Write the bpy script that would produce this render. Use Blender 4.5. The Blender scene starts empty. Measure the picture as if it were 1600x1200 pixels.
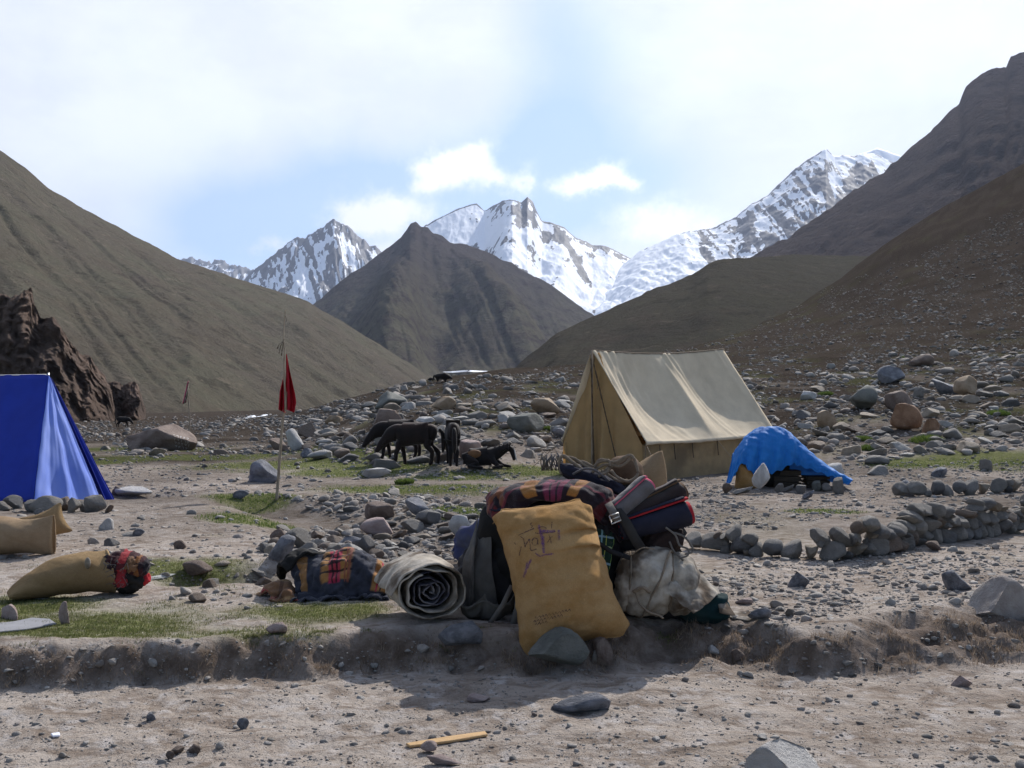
import bpy, bmesh, math, random
import numpy as np
from mathutils import Vector, Matrix, Euler
from mathutils.bvhtree import BVHTree
random.seed(11); rng = np.random.default_rng(7)
S = bpy.context.scene; COL = S.collection
PI = math.pi
# ------------------------------------------------------------------ camera, sky, sun, exposure
F = 1556.0; EYE = 1.6; PITCH = math.atan(40/F)
cam = bpy.data.objects.new('camera', bpy.data.cameras.new('camera')); COL.objects.link(cam)
cam.data.sensor_width = 36; cam.data.lens = 36*F/1600; cam.data.clip_start = .1; cam.data.clip_end = 40000
cam.location = (0, 0, EYE); cam.rotation_euler = (PI/2+PITCH, 0, 0); S.camera = cam
SUN_AZ = math.radians(26); SUN_EL = math.radians(39)          # azimuth measured from +Y towards +X
sd = Vector((math.sin(SUN_AZ)*math.cos(SUN_EL), math.cos(SUN_AZ)*math.cos(SUN_EL), math.sin(SUN_EL)))
sl = bpy.data.lights.new('sun', 'SUN'); sl.energy = 5.0; sl.angle = math.radians(.55); sl.color = (1, .955, .9)
sun = bpy.data.objects.new('sun', sl); COL.objects.link(sun); sun.rotation_euler = sd.to_track_quat('Z', 'Y').to_euler()
sun.location = (0, 0, 30)
vs = S.view_settings; vs.view_transform = 'Standard'; vs.look = 'None'; vs.exposure = .34; vs.gamma = 1; vs.use_curve_mapping = False

def ray(px, py):
    """pixel of the 1600x1200 photograph -> slopes (dx/dy, dz/dy) of its line of sight"""
    x = (np.asarray(px, float)-800)/F; y = (600-np.asarray(py, float))/F
    c, s = math.cos(PITCH), math.sin(PITCH)
    d = c-y*s
    return x/d, (s+y*c)/d
def at(px, py, Y):
    tx, tz = ray(px, py); return Vector((float(tx)*Y, Y, EYE+float(tz)*Y))

# ------------------------------------------------------------------ node helpers
class NT:
    def __init__(s, tree): s.t = tree; s.n = tree.nodes; s.l = tree.links
    def put(s, sock, v):
        if v is None: return
        if isinstance(v, bpy.types.NodeSocket): s.l.new(v, sock)
        elif isinstance(v, (int, float)):
            try: sock.default_value = v
            except Exception: sock.default_value = (v, v, v)
        else:
            v = tuple(v)
            if sock.type == 'RGBA' and len(v) == 3: v = v+(1,)
            sock.default_value = v
    def node(s, typ, ins=None, **kw):
        n = s.n.new(typ)
        for k, v in kw.items(): setattr(n, k, v)
        for k, v in (ins or {}).items(): s.put(n.inputs[k], v)
        return n
    def math(s, op, a, b=None, c=None, clamp=False):
        n = s.node('ShaderNodeMath', operation=op, use_clamp=clamp); s.put(n.inputs[0], a); s.put(n.inputs[1], b)
        if c is not None: s.put(n.inputs[2], c)
        return n.outputs[0]
    def noise(s, vec, scale, detail=4, rough=.55, dist=0, col=False, dim='3D', typ='FBM'):
        n = s.node('ShaderNodeTexNoise', {'Vector': vec, 'Scale': scale, 'Detail': detail, 'Roughness': rough, 'Distortion': dist}, noise_dimensions=dim)
        try: n.noise_type = typ
        except Exception: pass
        return n.outputs['Color' if col else 'Fac']
    def voro(s, vec, scale, feature='F1', out='Distance', rand=1):
        n = s.node('ShaderNodeTexVoronoi', {'Vector': vec, 'Scale': scale, 'Randomness': rand}, feature=feature)
        return n.outputs[out]
    def ramp(s, v, lo, hi, a=0., b=1., smooth=True):
        n = s.node('ShaderNodeMapRange', {0: v, 1: lo, 2: hi, 3: a, 4: b}, clamp=True, interpolation_type='SMOOTHSTEP' if smooth else 'LINEAR')
        return n.outputs[0]
    def mix(s, f, a, b, mode='MIX'):
        n = s.node('ShaderNodeMix', data_type='RGBA', blend_type=mode, clamp_factor=True)
        s.put(n.inputs[0], f); s.put(n.inputs[6], a); s.put(n.inputs[7], b); return n.outputs[2]
    def vec(s, v, scale=(1, 1, 1), loc=(0, 0, 0), rot=(0, 0, 0)):
        n = s.node('ShaderNodeMapping', {'Vector': v, 'Location': loc, 'Rotation': rot, 'Scale': scale}); return n.outputs[0]
    def coord(s, which='Object'): return s.node('ShaderNodeTexCoord').outputs[which]
    def pos(s): return s.node('ShaderNodeNewGeometry').outputs['Position']
    def attr(s, name, out='Fac'): return s.node('ShaderNodeAttribute', attribute_name=name).outputs[out]
    def bump(s, h, dist=.01, strength=1, normal=None):
        return s.node('ShaderNodeBump', {'Strength': strength, 'Distance': dist, 'Height': h, 'Normal': normal}).outputs[0]
def material(name, fn, rough=.9, spec=.25):
    m = bpy.data.materials.new(name); m.use_nodes = True; t = NT(m.node_tree); t.n.clear()
    out = t.node('ShaderNodeOutputMaterial')
    b = t.node('ShaderNodeBsdfPrincipled', {'Roughness': rough, 'Specular IOR Level': spec})
    r = fn(t, b)
    t.l.new(r if r is not None else b.outputs[0], out.inputs['Surface'])
    return m

# ------------------------------------------------------------------ world: Nishita sky behind a high bright veil with gaps
W = bpy.data.worlds.new('World'); S.world = W; W.use_nodes = True
t = NT(W.node_tree); t.n.clear()
sky = t.node('ShaderNodeTexSky', sky_type='NISHITA', sun_disc=False, sun_elevation=SUN_EL, sun_rotation=SUN_AZ, altitude=3800, air_density=1, dust_density=.4, ozone_density=1)
g = t.coord('Generated'); sep = t.node('ShaderNodeSeparateXYZ', {0: g})
wob = t.noise(g, 5, 6, .6, col=True)
wv = t.node('ShaderNodeVectorMath', {0: wob, 1: (.5, .5, .5)}, operation='SUBTRACT').outputs[0]
ws = t.node('ShaderNodeSeparateXYZ', {0: wv})
az0 = t.math('ARCTAN2', sep.outputs[0], sep.outputs[1]); el0 = t.math('ARCSINE', sep.outputs[2])
az = t.math('ADD', az0, t.math('MULTIPLY', ws.outputs[0], .10)); el = t.math('ADD', el0, t.math('MULTIPLY', ws.outputs[1], .07))
wob2 = t.node('ShaderNodeSeparateXYZ', {0: t.noise(g, 22, 5, .65, col=True)})
azf = t.math('ADD', az0, t.math('MULTIPLY', t.math('SUBTRACT', wob2.outputs[0], .5), .05)); elf = t.math('ADD', el0, t.math('MULTIPLY', t.math('SUBTRACT', wob2.outputs[1], .5), .04))
def blob(px, py, sx, sy, k=1, rot=0, fine=False):
    tx, tz = ray(px, py); a = math.atan(tx); e = math.atan(tz*math.cos(a))
    A, E = (azf, elf) if fine else (az, el)
    dx = t.math('SUBTRACT', A, a); dy = t.math('SUBTRACT', E, e)
    c, s_ = math.cos(rot), math.sin(rot)
    u = t.math('MULTIPLY', t.math('ADD', t.math('MULTIPLY', dx, c), t.math('MULTIPLY', dy, s_)), F/sx)
    v = t.math('MULTIPLY', t.math('SUBTRACT', t.math('MULTIPLY', dy, c), t.math('MULTIPLY', dx, s_)), F/sy)
    q = t.math('ADD', t.math('MULTIPLY', u, u), t.math('MULTIPLY', v, v))
    return t.math('MULTIPLY', t.math('EXPONENT', t.math('MULTIPLY', q, -1)), k)
gap = None
for b in [(885, 70, 75, 120, .75), (850, 235, 100, 85, 1.1), (700, 300, 170, 75, 1.0), (480, 335, 210, 60, .95), (350, 350, 110, 70, .6),
          (1010, 270, 100, 60, .8), (905, 345, 120, 40, .8), (570, 290, 120, 45, .5), (395, 395, 150, 45, .45), (980, 150, 70, 100, .3)]:
    v = blob(*b); gap = v if gap is None else t.math('ADD', gap, v)
puff = None
for b in [(690, 262, 42, 26, 1.2), (735, 248, 42, 20, 1.1, .35), (770, 275, 30, 18, .8), (665, 290, 22, 14, .7), (610, 330, 75, 26, 1.3), (560, 345, 45, 18, .8),
          (895, 282, 38, 17, 1), (945, 275, 34, 18, 1.1, .3), (985, 285, 26, 11, .8), (810, 290, 18, 24, .8), (1040, 350, 90, 34, 1.0), (640, 400, 60, 30, .9), (430, 385, 40, 14, .6)]:
    v = blob(*b, **{'fine': True}) if len(b) < 6 else blob(*b[:6], fine=True); puff = v if puff is None else t.math('ADD', puff, v)
# away from the view the veil breaks up and gives way to open sky
cover = t.ramp(t.noise(t.vec(g, (1, 1, 1.6), (3.1, .4, 2)), 1.7, 5, .55), .38, .60)
front = t.ramp(sep.outputs[1], .35, .8)
cover = t.math('MAXIMUM', t.math('MULTIPLY', cover, t.ramp(sep.outputs[1], -.5, .3, .25, 1)), front)
veil = t.math('SUBTRACT', cover, t.math('MULTIPLY', gap, .9), clamp=True)
veil = t.math('MULTIPLY', veil, t.ramp(t.noise(g, 9, 6, .6), .2, .6, .86, 1))
puffm = t.math('MULTIPLY', t.ramp(t.math('ADD', puff, t.math('MULTIPLY', t.math('SUBTRACT', t.noise(g, 55, 5, .6), .5), .9)), .05, 1.15), .97)
cosd = t.node('ShaderNodeVectorMath', {0: g, 1: tuple(sd)}, operation='DOT_PRODUCT').outputs['Value']
fwd = t.math('POWER', t.math('MAXIMUM', cosd, 0), 1.6)        # thin cloud scatters most light on forwards, round the sun
grey = t.ramp(t.noise(t.vec(g, (1, 1, 2.2), (.2, 0, .3)), 3.2, 6, .6), .36, .66)
cl_b = t.math('ADD', t.math('MULTIPLY', fwd, 1.06), .32)
cl_b = t.math('MULTIPLY', cl_b, t.ramp(grey, 0, 1, .90, 1.10, False))
cl_b = t.math('MINIMUM', cl_b, t.ramp(grey, 0, 1, .76, .90, False))
cloud = t.node('ShaderNodeVectorMath', {0: (.93, .965, 1.10), 'Scale': cl_b}, operation='SCALE').outputs[0]
cloud2 = t.node('ShaderNodeVectorMath', {0: (1.04, 1.03, 1.03), 'Scale': t.math('ADD', t.math('MULTIPLY', fwd, 1.15), .18)}, operation='SCALE').outputs[0]
skys = t.node('ShaderNodeVectorMath', {0: sky.outputs[0], 'Scale': .115}, operation='SCALE').outputs[0]
open_ = t.mix(t.math('MULTIPLY', fwd, .85), skys, (.44, .61, .92))   # even the gaps hold a little lit haze near the sun
colr = t.mix(veil, open_, cloud); colr = t.mix(puffm, colr, cloud2)
bg = t.node('ShaderNodeBackground', {'Color': colr, 'Strength': 1.0}); wo = t.node('ShaderNodeOutputWorld'); t.l.new(bg.outputs[0], wo.inputs[0])

# ------------------------------------------------------------------ numpy noise
_perm = np.random.default_rng(5).permutation(4096).astype(np.int64); _gr = np.random.default_rng(6).normal(size=(4096, 3)); _gr /= np.linalg.norm(_gr, axis=1)[:, None]
def gnoise(x, y, z=None):
    x = np.asarray(x, float); y = np.asarray(y, float); z = np.zeros_like(x) if z is None else np.asarray(z, float)
    xi = np.floor(x).astype(np.int64); yi = np.floor(y).astype(np.int64); zi = np.floor(z).astype(np.int64)
    xf, yf, zf = x-xi, y-yi, z-zi
    u, v, w = [f*f*f*(f*(f*6-15)+10) for f in (xf, yf, zf)]
    flat = not z.any()
    def g(a, b, c):
        h = _perm[(_perm[(_perm[(xi+a) & 4095]+yi+b) & 4095]+zi+c) & 4095]
        G = _gr[h]; return G[..., 0]*(xf-a)+G[..., 1]*(yf-b)+G[..., 2]*(zf-c)
    def pl(c):
        a = g(0, 0, c); b = g(1, 0, c); d = g(0, 1, c); e = g(1, 1, c)
        return (a+(b-a)*u)*(1-v)+(d+(e-d)*u)*v
    if flat: return pl(0)*1.6
    A = pl(0); return (A+(pl(1)-A)*w)*1.6
def fbm(x, y, z=None, o=4, g=.5, l=2.03):
    s = 0; a = 1
    for i in range(o): s = s+a*gnoise(x*l**i+i*7.3, y*l**i-i*3.1, None if z is None else z*l**i+i*1.7); a *= g
    return s
def ridged(x, y, z=None, o=4, g=.5, l=2.07):
    s = 0; a = 1
    for i in range(o): s = s+a*(1-2*np.abs(gnoise(x*l**i+i*5.3, y*l**i-i*9.1, None if z is None else z*l**i+i*2.7))); a *= g
    return s
def sstep(a, b, x): q = np.clip((x-a)/(b-a), 0, 1); return q*q*(3-2*q)

# ------------------------------------------------------------------ mesh helpers
def mesh_np(name, V, faces, mats=(), smooth=True, attrs=None, mi=None):
    """faces: (n,3) or (n,4) int array (or a list of lists)"""
    me = bpy.data.meshes.new(name)
    if isinstance(faces, np.ndarray):
        k = faces.shape[1]; n = len(faces)
        me.vertices.add(len(V)); me.vertices.foreach_set('co', np.asarray(V, np.float32).ravel())
        me.loops.add(n*k); me.loops.foreach_set('vertex_index', faces.astype(np.int32).ravel())
        me.polygons.add(n); me.polygons.foreach_set('loop_start', np.arange(0, n*k, k, dtype=np.int32))
        me.polygons.foreach_set('loop_total', np.full(n, k, np.int32))
        me.update(calc_edges=True)
    else:
        me.from_pydata([tuple(v) for v in V], [], faces); me.update()
    if smooth: me.polygons.foreach_set('use_smooth', np.ones(len(me.polygons), bool))
    for m in (mats if isinstance(mats, (list, tuple)) else [mats]): me.materials.append(m)
    if mi is not None: me.polygons.foreach_set('material_index', np.asarray(mi, np.int32))
    for k, a in (attrs or {}).items():
        a = np.asarray(a, np.float32)
        if a.ndim == 1:
            at_ = me.attributes.new(k, 'FLOAT', 'POINT'); at_.data.foreach_set('value', a)
        elif a.shape[1] == 2:
            uv = me.uv_layers.new(name=k); li = np.empty(len(me.loops), np.int32); me.loops.foreach_get('vertex_index', li)
            uv.data.foreach_set('uv', a[li].ravel())
        else:
            at_ = me.attributes.new(k, 'FLOAT_COLOR', 'POINT'); at_.data.foreach_set('color', np.hstack([a, np.ones((len(a), 1), np.float32)]).ravel())
    return me
def grid_faces(nr, nc, wrap=False):
    c = nc if wrap else nc-1
    i = np.arange(nr-1)[:, None]; j = np.arange(c)[None, :]; j2 = (j+1) % nc
    return np.stack([i*nc+j, i*nc+j2, (i+1)*nc+j2, (i+1)*nc+j], -1).reshape(-1, 4)
def link(name, me, parent=None, **props):
    o = bpy.data.objects.new(name, me); COL.objects.link(o)
    if parent is not None: o.parent = parent
    for k, v in props.items():
        if v: o[k] = v
    return o
def thing(name, label, cat, loc=(0, 0, 0), group=None):
    o = bpy.data.objects.new(name, None); COL.objects.link(o); o.location = loc; o.empty_display_size = .1
    o['label'] = label; o['category'] = cat
    if group: o['group'] = group
    return o
def part(name, me, parent, **props):
    """mesh given in world coordinates becomes a child of a thing (an unrotated Empty)"""
    off = Vector((0, 0, 0)); p = parent
    while p is not None: off += p.location; p = p.parent
    me.transform(Matrix.Translation(-off)); return link(name, me, parent, **props)
# ------------------------------------------------------------------ the valley floor, its terrace bank and the moraine: one sheet
_tab = {  # photo column -> (distance, height) pairs read from the photograph
 -400: [(22, 0), (60, 0), (120, .05), (260, .3), (700, 2)],
 0: [(22, 0), (60, 0), (120, .05), (260, .3), (700, 2)],
 300: [(22, 0), (60, 0), (120, .1), (260, .5), (700, 2)],
 430: [(26, 0), (45, .15), (75, .6), (100, 1.1), (180, .8), (700, 2)],
 520: [(25, 0), (35, .5), (50, 1.3), (75, 2.35), (110, 1.6), (700, 2)],
 620: [(24, 0), (32, .9), (45, 2.0), (62, 3.2), (90, 2.7), (250, 1), (700, 2)],
 720: [(23.5, 0), (30, 1.0), (42, 2.25), (62, 3.85), (95, 3.2), (250, 1), (700, 2)],
 800: [(23.5, 0), (30, 1.05), (42, 2.3), (70, 4.6), (110, 4.0), (250, 1), (700, 2)],
 900: [(25, 0), (30, .8), (42, 2.2), (60, 3.7), (82, 5.5), (130, 5), (300, 1), (700, 2)],
 1000: [(26.5, 0), (32, .9), (42, 2.2), (60, 3.8), (112, 8.0), (170, 7), (300, 1), (700, 2)],
 1100: [(26.5, 0), (32, 1.0), (42, 2.3), (60, 3.9), (100, 7.4), (150, 12), (200, 11), (350, 3), (700, 2)],
 1200: [(26, .02), (31, .95), (42, 2.4), (60, 4.2), (110, 9.5), (190, 19), (260, 18), (400, 8), (700, 4)],
 1300: [(24, .02), (29, .8), (40, 2.3), (60, 4.5), (100, 9.2), (160, 19), (230, 32), (300, 32), (450, 16), (700, 10)],
 1400: [(23, .02), (28, .7), (40, 2.4), (60, 4.8), (100, 11), (170, 28), (255, 47), (330, 48), (500, 30), (700, 20)],
 1500: [(22.5, .02), (28, .75), (40, 2.5), (60, 5.0), (100, 12.5), (170, 33), (265, 58), (340, 60), (500, 40), (700, 30)],
 1600: [(22, .02), (27, .7), (40, 2.5), (60, 5.3), (100, 14), (170, 38), (275, 71), (350, 75), (500, 60), (700, 40)],
 1900: [(22, .02), (27, .8), (40, 3), (60, 7), (100, 20), (170, 52), (280, 100), (360, 105), (700, 60)],
 2600: [(22, .02), (27, 1), (40, 4), (60, 10), (100, 30), (170, 75), (290, 140), (360, 150), (700, 90)]}
_cols = np.array(sorted(_tab)); _ly = np.linspace(math.log(1.), math.log(700), 500)
_T = np.array([np.interp(np.exp(_ly), [1, 20]+[a for a, b in _tab[c]], [0, 0]+[b for a, b in _tab[c]]) for c in _cols])
_ker = np.hanning(25); _ker /= _ker.sum()
_T = np.array([np.convolve(np.pad(r, 12, 'edge'), _ker, 'valid') for r in _T])
_cx = np.arange(-400, 2601, 10.); _T2 = np.array([np.interp(_cx, _cols, _T[:, j]) for j in range(_T.shape[1])])   # (ly, cx)
_k2 = np.hanning(13); _k2 /= _k2.sum(); _T2 = np.array([np.convolve(np.pad(r, 6, 'edge'), _k2, 'valid') for r in _T2])
def base_h(X, Y):
    Yc = np.maximum(Y, 1.01); px = 800+F*X/np.maximum(Y, 1.01)
    a = np.clip((px+400)/10, 0, len(_cx)-1.001); b = np.clip((np.log(Yc)-_ly[0])/(_ly[1]-_ly[0]), 0, len(_ly)-1.001)
    i = a.astype(int); j = b.astype(int); fa = a-i; fb = b-j
    return (_T2[j, i]*(1-fa)+_T2[j, i+1]*fa)*(1-fb)+(_T2[j+1, i]*(1-fa)+_T2[j+1, i+1]*fa)*fb
FG = -.2
_bp = np.array([-600, 0, 150, 300, 400, 500, 600, 700, 800, 900, 1000, 1060, 1150, 1210, 1260, 1330, 1400, 1500, 1600, 2200])
_bt = np.array([1000, 1010, 1018, 1015, 990, 996, 992, 985, 990, 985, 972, 962, 962, 985, 1000, 985, 958, 945, 930, 900])
_bb = np.array([1080, 1082, 1082, 1072, 1058, 1062, 1058, 1056, 1062, 1062, 1045, 1050, 1052, 1060, 1066, 1062, 1056, 1050, 1044, 1000])
_bX = []; _bY = []; _bY2 = []
for p, a, b in zip(_bp, _bt, _bb):
    tx, ta = ray(p, a); _, tb = ray(p, b); Yt = EYE/-ta; Yb = (EYE-FG)/-tb; _bX.append(float(tx)*Yt); _bY.append(float(Yt)); _bY2.append(float(Yb))
def bed_mask(X, Y):        # dry stream bed running past the blanket, in plan
    pts = [(-4.5, 17.8), (-3.1, 16.2), (-1.9, 14.2), (-.9, 12.6), (-.6, 11.2), (-1.6, 10.2), (-3.0, 9.6)]
    wid = [.9, 1.3, 1.7, 1.6, 1.25, .8, .4]
    m = np.zeros_like(X)
    for k in range(len(pts)-1):
        (ax, ay), (bx, by) = pts[k], pts[k+1]; L2 = (bx-ax)**2+(by-ay)**2
        q = np.clip(((X-ax)*(bx-ax)+(Y-ay)*(by-ay))/L2, 0, 1); d = np.hypot(X-ax-q*(bx-ax), Y-ay-q*(by-ay)); w = wid[k]+(wid[k+1]-wid[k])*q
        m = np.maximum(m, 1-sstep(.1, 1.25, d/w))
    return m
def ground_h(X, Y, fine=True):
    z = base_h(X, Y)
    wob = .22*gnoise(X*1.1+3, Y*.2)+.10*gnoise(X*3.1, Y*.6+8)
    yt = np.interp(X, _bX, _bY)+wob; yb = np.minimum(np.interp(X, _bX, _bY2)+wob*.7, yt-.12)
    q = np.clip((Y-yb)/(yt-yb), 0, 1); st = np.where(q < .5, 2.2*q**2, 1-1.8*(1-q)**2); st = np.clip(st, 0, 1)
    lip = .035*np.exp(-((Y-yt-.1)/.22)**2)
    z = z+np.where(Y < yt, FG*(1-st), 0)+lip
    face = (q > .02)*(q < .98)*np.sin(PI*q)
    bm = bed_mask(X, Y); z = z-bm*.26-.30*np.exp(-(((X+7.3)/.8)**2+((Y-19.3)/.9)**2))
    far = sstep(14, 60, Y)
    z = z+.05*gnoise(X*.5, Y*.5)*sstep(2, 8, Y)+.16*far*fbm(X*.16, Y*.16, o=3)*(1-sstep(200, 500, Y)*.2)+1.3*sstep(60, 200, Y)*fbm(X*.022, Y*.022, o=4)*sstep(-.05, .3, X/np.maximum(Y, 1))
    if fine:
        z = z+(.016*fbm(X*2.1, Y*2.1, o=4)+.007*fbm(X*9, Y*9, o=3)*(Y < 16))+.012*ridged(X*1.4, Y*2.2, o=3)*(Y < 9)+.09*face*fbm(X*4, Y*5, o=3)
        z = z+.02*np.maximum(0, fbm(X*1.0+9, Y*1.0, o=2))*(Y > yt)
    return z, face, bm
Ys = np.concatenate([np.linspace(-2.6, 2.6, 8), np.geomspace(3.0, 9.5, 215), np.geomspace(9.56, 32, 190)[0:], np.geomspace(32.5, 130, 130), np.geomspace(133, 700, 60)])
sc_ = np.concatenate([-np.geomspace(6, .62, 26), np.linspace(-.60, .60, 640), np.geomspace(.62, 6, 26)])
GX = sc_[None, :]*(Ys[:, None]+3.0); GY = np.repeat(Ys[:, None], len(sc_), 1)
GZ, GF, GB = ground_h(GX, GY)
def H(x, y):
    """height of the ground sheet at points (arrays)"""
    x = np.atleast_1d(np.asarray(x, float)); y = np.atleast_1d(np.asarray(y, float))
    j = np.clip(np.searchsorted(Ys, y)-1, 0, len(Ys)-2); fy = np.clip((y-Ys[j])/(Ys[j+1]-Ys[j]), 0, 1)
    s = x/(y+3.0); i = np.clip(np.searchsorted(sc_, s)-1, 0, len(sc_)-2); fx = np.clip((s-sc_[i])/(sc_[i+1]-sc_[i]), 0, 1)
    return (GZ[j, i]*(1-fx)+GZ[j, i+1]*fx)*(1-fy)+(GZ[j+1, i]*(1-fx)+GZ[j+1, i+1]*fx)*fy
def h1(x, y): return float(H(x, y)[0])
_mY = np.concatenate([np.geomspace(3.5, 40, 420), np.geomspace(40.3, 400, 260)])
def ground_at(px, py):
    """where the line of sight through photo pixels meets the ground (arrays) -> X, Y, Z"""
    px = np.atleast_1d(np.asarray(px, float)); py = np.atleast_1d(np.asarray(py, float)); tx, tz = ray(px, py)
    out = np.full(len(px), np.nan); prev = None
    for Y in _mY:
        d = EYE+tz*Y-H(tx*Y, np.full(len(px), Y)); hit = (d < 0) & np.isnan(out)
        if prev is not None: out[hit] = (pY+(Y-pY)*prev/(prev-d+1e-9))[hit]
        prev = d; pY = Y
    return tx*out, out, H(tx*out, np.nan_to_num(out, nan=5.))
def G(px, py):
    x, y, z = ground_at(px, py); return Vector((x[0], y[0], z[0]))

# grass where the photograph has turf (an attribute of the soil, from place and noise)
PXg = 800+F*GX/np.maximum(GY, 1); 
def ell(cx, cy, rx, ry, X=GX, Y=GY): return np.exp(-(((X-cx)/rx)**2+((Y-cy)/ry)**2))
def gspot(px, py, rpx, ry): x, y, z = G(px, py); return ell(x, y, rpx*y/F, ry)
def _flat(px, py):
    tx, tz = ray(px, py); Y = EYE/-tz; return np.array([tx*Y]), np.array([Y]), np.array([0.])
grass = np.zeros_like(GX)
for s_ in [(120, 985, 200, .75), (330, 1000, 140, .6), (30, 950, 120, .9), (480, 955, 120, .42), (560, 950, 60, .3), (300, 890, 110, .6), (210, 885, 70, .4),
           (400, 815, 70, .8), (395, 780, 60, .6), (640, 765, 120, 1.1), (500, 722, 170, 2.0), (360, 712, 170, 1.8), (220, 700, 120, 2.0), (290, 716, 160, 1.0), (720, 745, 70, .8),
           (560, 735, 110, 1.2), (1530, 716, 95, 1.3), (1420, 722, 60, .7), (700, 800, 50, .5), (1290, 800, 50, .4), (840, 735, 60, .8), (1150, 855, 40, .3), (170, 720, 60, 1.5)]:
    grass = np.maximum(grass, gspot(*s_))
nz = fbm(GX*.9, GY*.9, o=4); grass = grass*np.where(GY > 14, 1.5, 1.)
grass = np.clip(grass*1.6+nz*.42-.28, 0, 1)*(1-GF)*sstep(6.75, 7.0, GY)
up = .45*sstep(55, 90, GY)*np.exp(-((PXg-(900+(GY-75)*2.2))/260)**2)*.9*(1-sstep(190, 260, GY))
grass = np.maximum(grass, np.clip(up+fbm(GX*.15, GY*.15, o=3)*.5-.25, 0, 1))
grass = np.maximum(grass, np.clip(fbm(GX*.35+40, GY*.35, o=4)*1.2-.15, 0, .55)*sstep(24, 30, GY)*(1-.93*sstep(45, 80, GY))*(GX > -6))
damp = sstep(23, 32, GY)*np.maximum(sstep(-.32, -.12, GX/np.maximum(GY, 1)), .85)     # dark moraine earth, partly darkened for cloud shade, as against pale trampled dust
damp = np.clip(np.maximum(np.maximum(damp, .38*sstep(10.5, 15, GY)), GB*.6)+.35*fbm(GX*.3, GY*.3, o=3)*sstep(9, 20, GY), 0, 1)

damp = np.maximum(damp, .97*sstep(30, 55, GY))
def mat_ground(t, b):
    p = t.pos()
    n1 = t.noise(p, .9, 6, .6); n2 = t.noise(p, 7, 6, .65); n3 = t.noise(p, 60, 5, .7); n4 = t.noise(t.vec(p, (1, 1.6, 1)), 2.7, 7, .7, 1.0)
    dust = t.mix(t.ramp(n1, .3, .7), (.345, .292, .245), (.45, .395, .345))
    dust = t.mix(t.ramp(n4, .42, .66), dust, (.215, .17, .135)); 
    dust = t.mix(t.ramp(n2, .5, .72), dust, (.47, .43, .40)); dust = t.mix(t.ramp(t.noise(p, 24, 4, .7), .57, .72), dust, (.17, .13, .105))
    soil = t.mix(t.ramp(n2, .35, .65), (.030, .024, .019), (.062, .050, .041)); soil = t.mix(t.ramp(n3, .55, .75), soil, (.115, .10, .088))  # brown earth, with cloud shade over the slope darkened into its colour
    far = t.voro(p, 2.2); soil = t.mix(t.ramp(far, .08, .16, .5, 0), soil, (.15, .135, .12))
    c = t.mix(t.attr('damp'), dust, soil)
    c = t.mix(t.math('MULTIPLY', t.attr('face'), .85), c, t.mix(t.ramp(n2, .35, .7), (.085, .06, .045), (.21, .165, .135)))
    gm = t.math('MULTIPLY', t.attr('grass'), t.ramp(t.noise(p, 30, 5, .7), .28, .55, .25, 1))
    gc = t.mix(t.ramp(n2, .3, .7), (.085, .11, .030), (.19, .20, .075)); gc = t.mix(t.ramp(n3, .5, .75), gc, (.26, .23, .13)); gc = t.mix(t.attr('damp'), gc, t.mix(t.ramp(n2, .3, .7), (.045, .055, .02), (.10, .10, .045)))
    c = t.mix(gm, c, gc)
    t.put(b.inputs['Base Color'], c)
    h = t.math('ADD', t.math('MULTIPLY', n3, .35), t.math('ADD', t.math('MULTIPLY', t.noise(p, 18, 6, .7), 1.2), t.math('MULTIPLY', t.noise(p, 180, 3, .7), .12)))
    t.put(b.inputs['Normal'], t.bump(h, .032, 1.0))
M_ground = material('dusty_ground', mat_ground, 1., .0)
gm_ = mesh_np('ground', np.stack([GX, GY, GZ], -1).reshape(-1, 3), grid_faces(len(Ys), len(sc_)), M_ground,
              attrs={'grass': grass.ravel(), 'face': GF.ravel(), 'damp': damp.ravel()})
link('ground', gm_, kind='structure', label='pale dusty valley floor with a low eroded bank and grassy patches')

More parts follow.
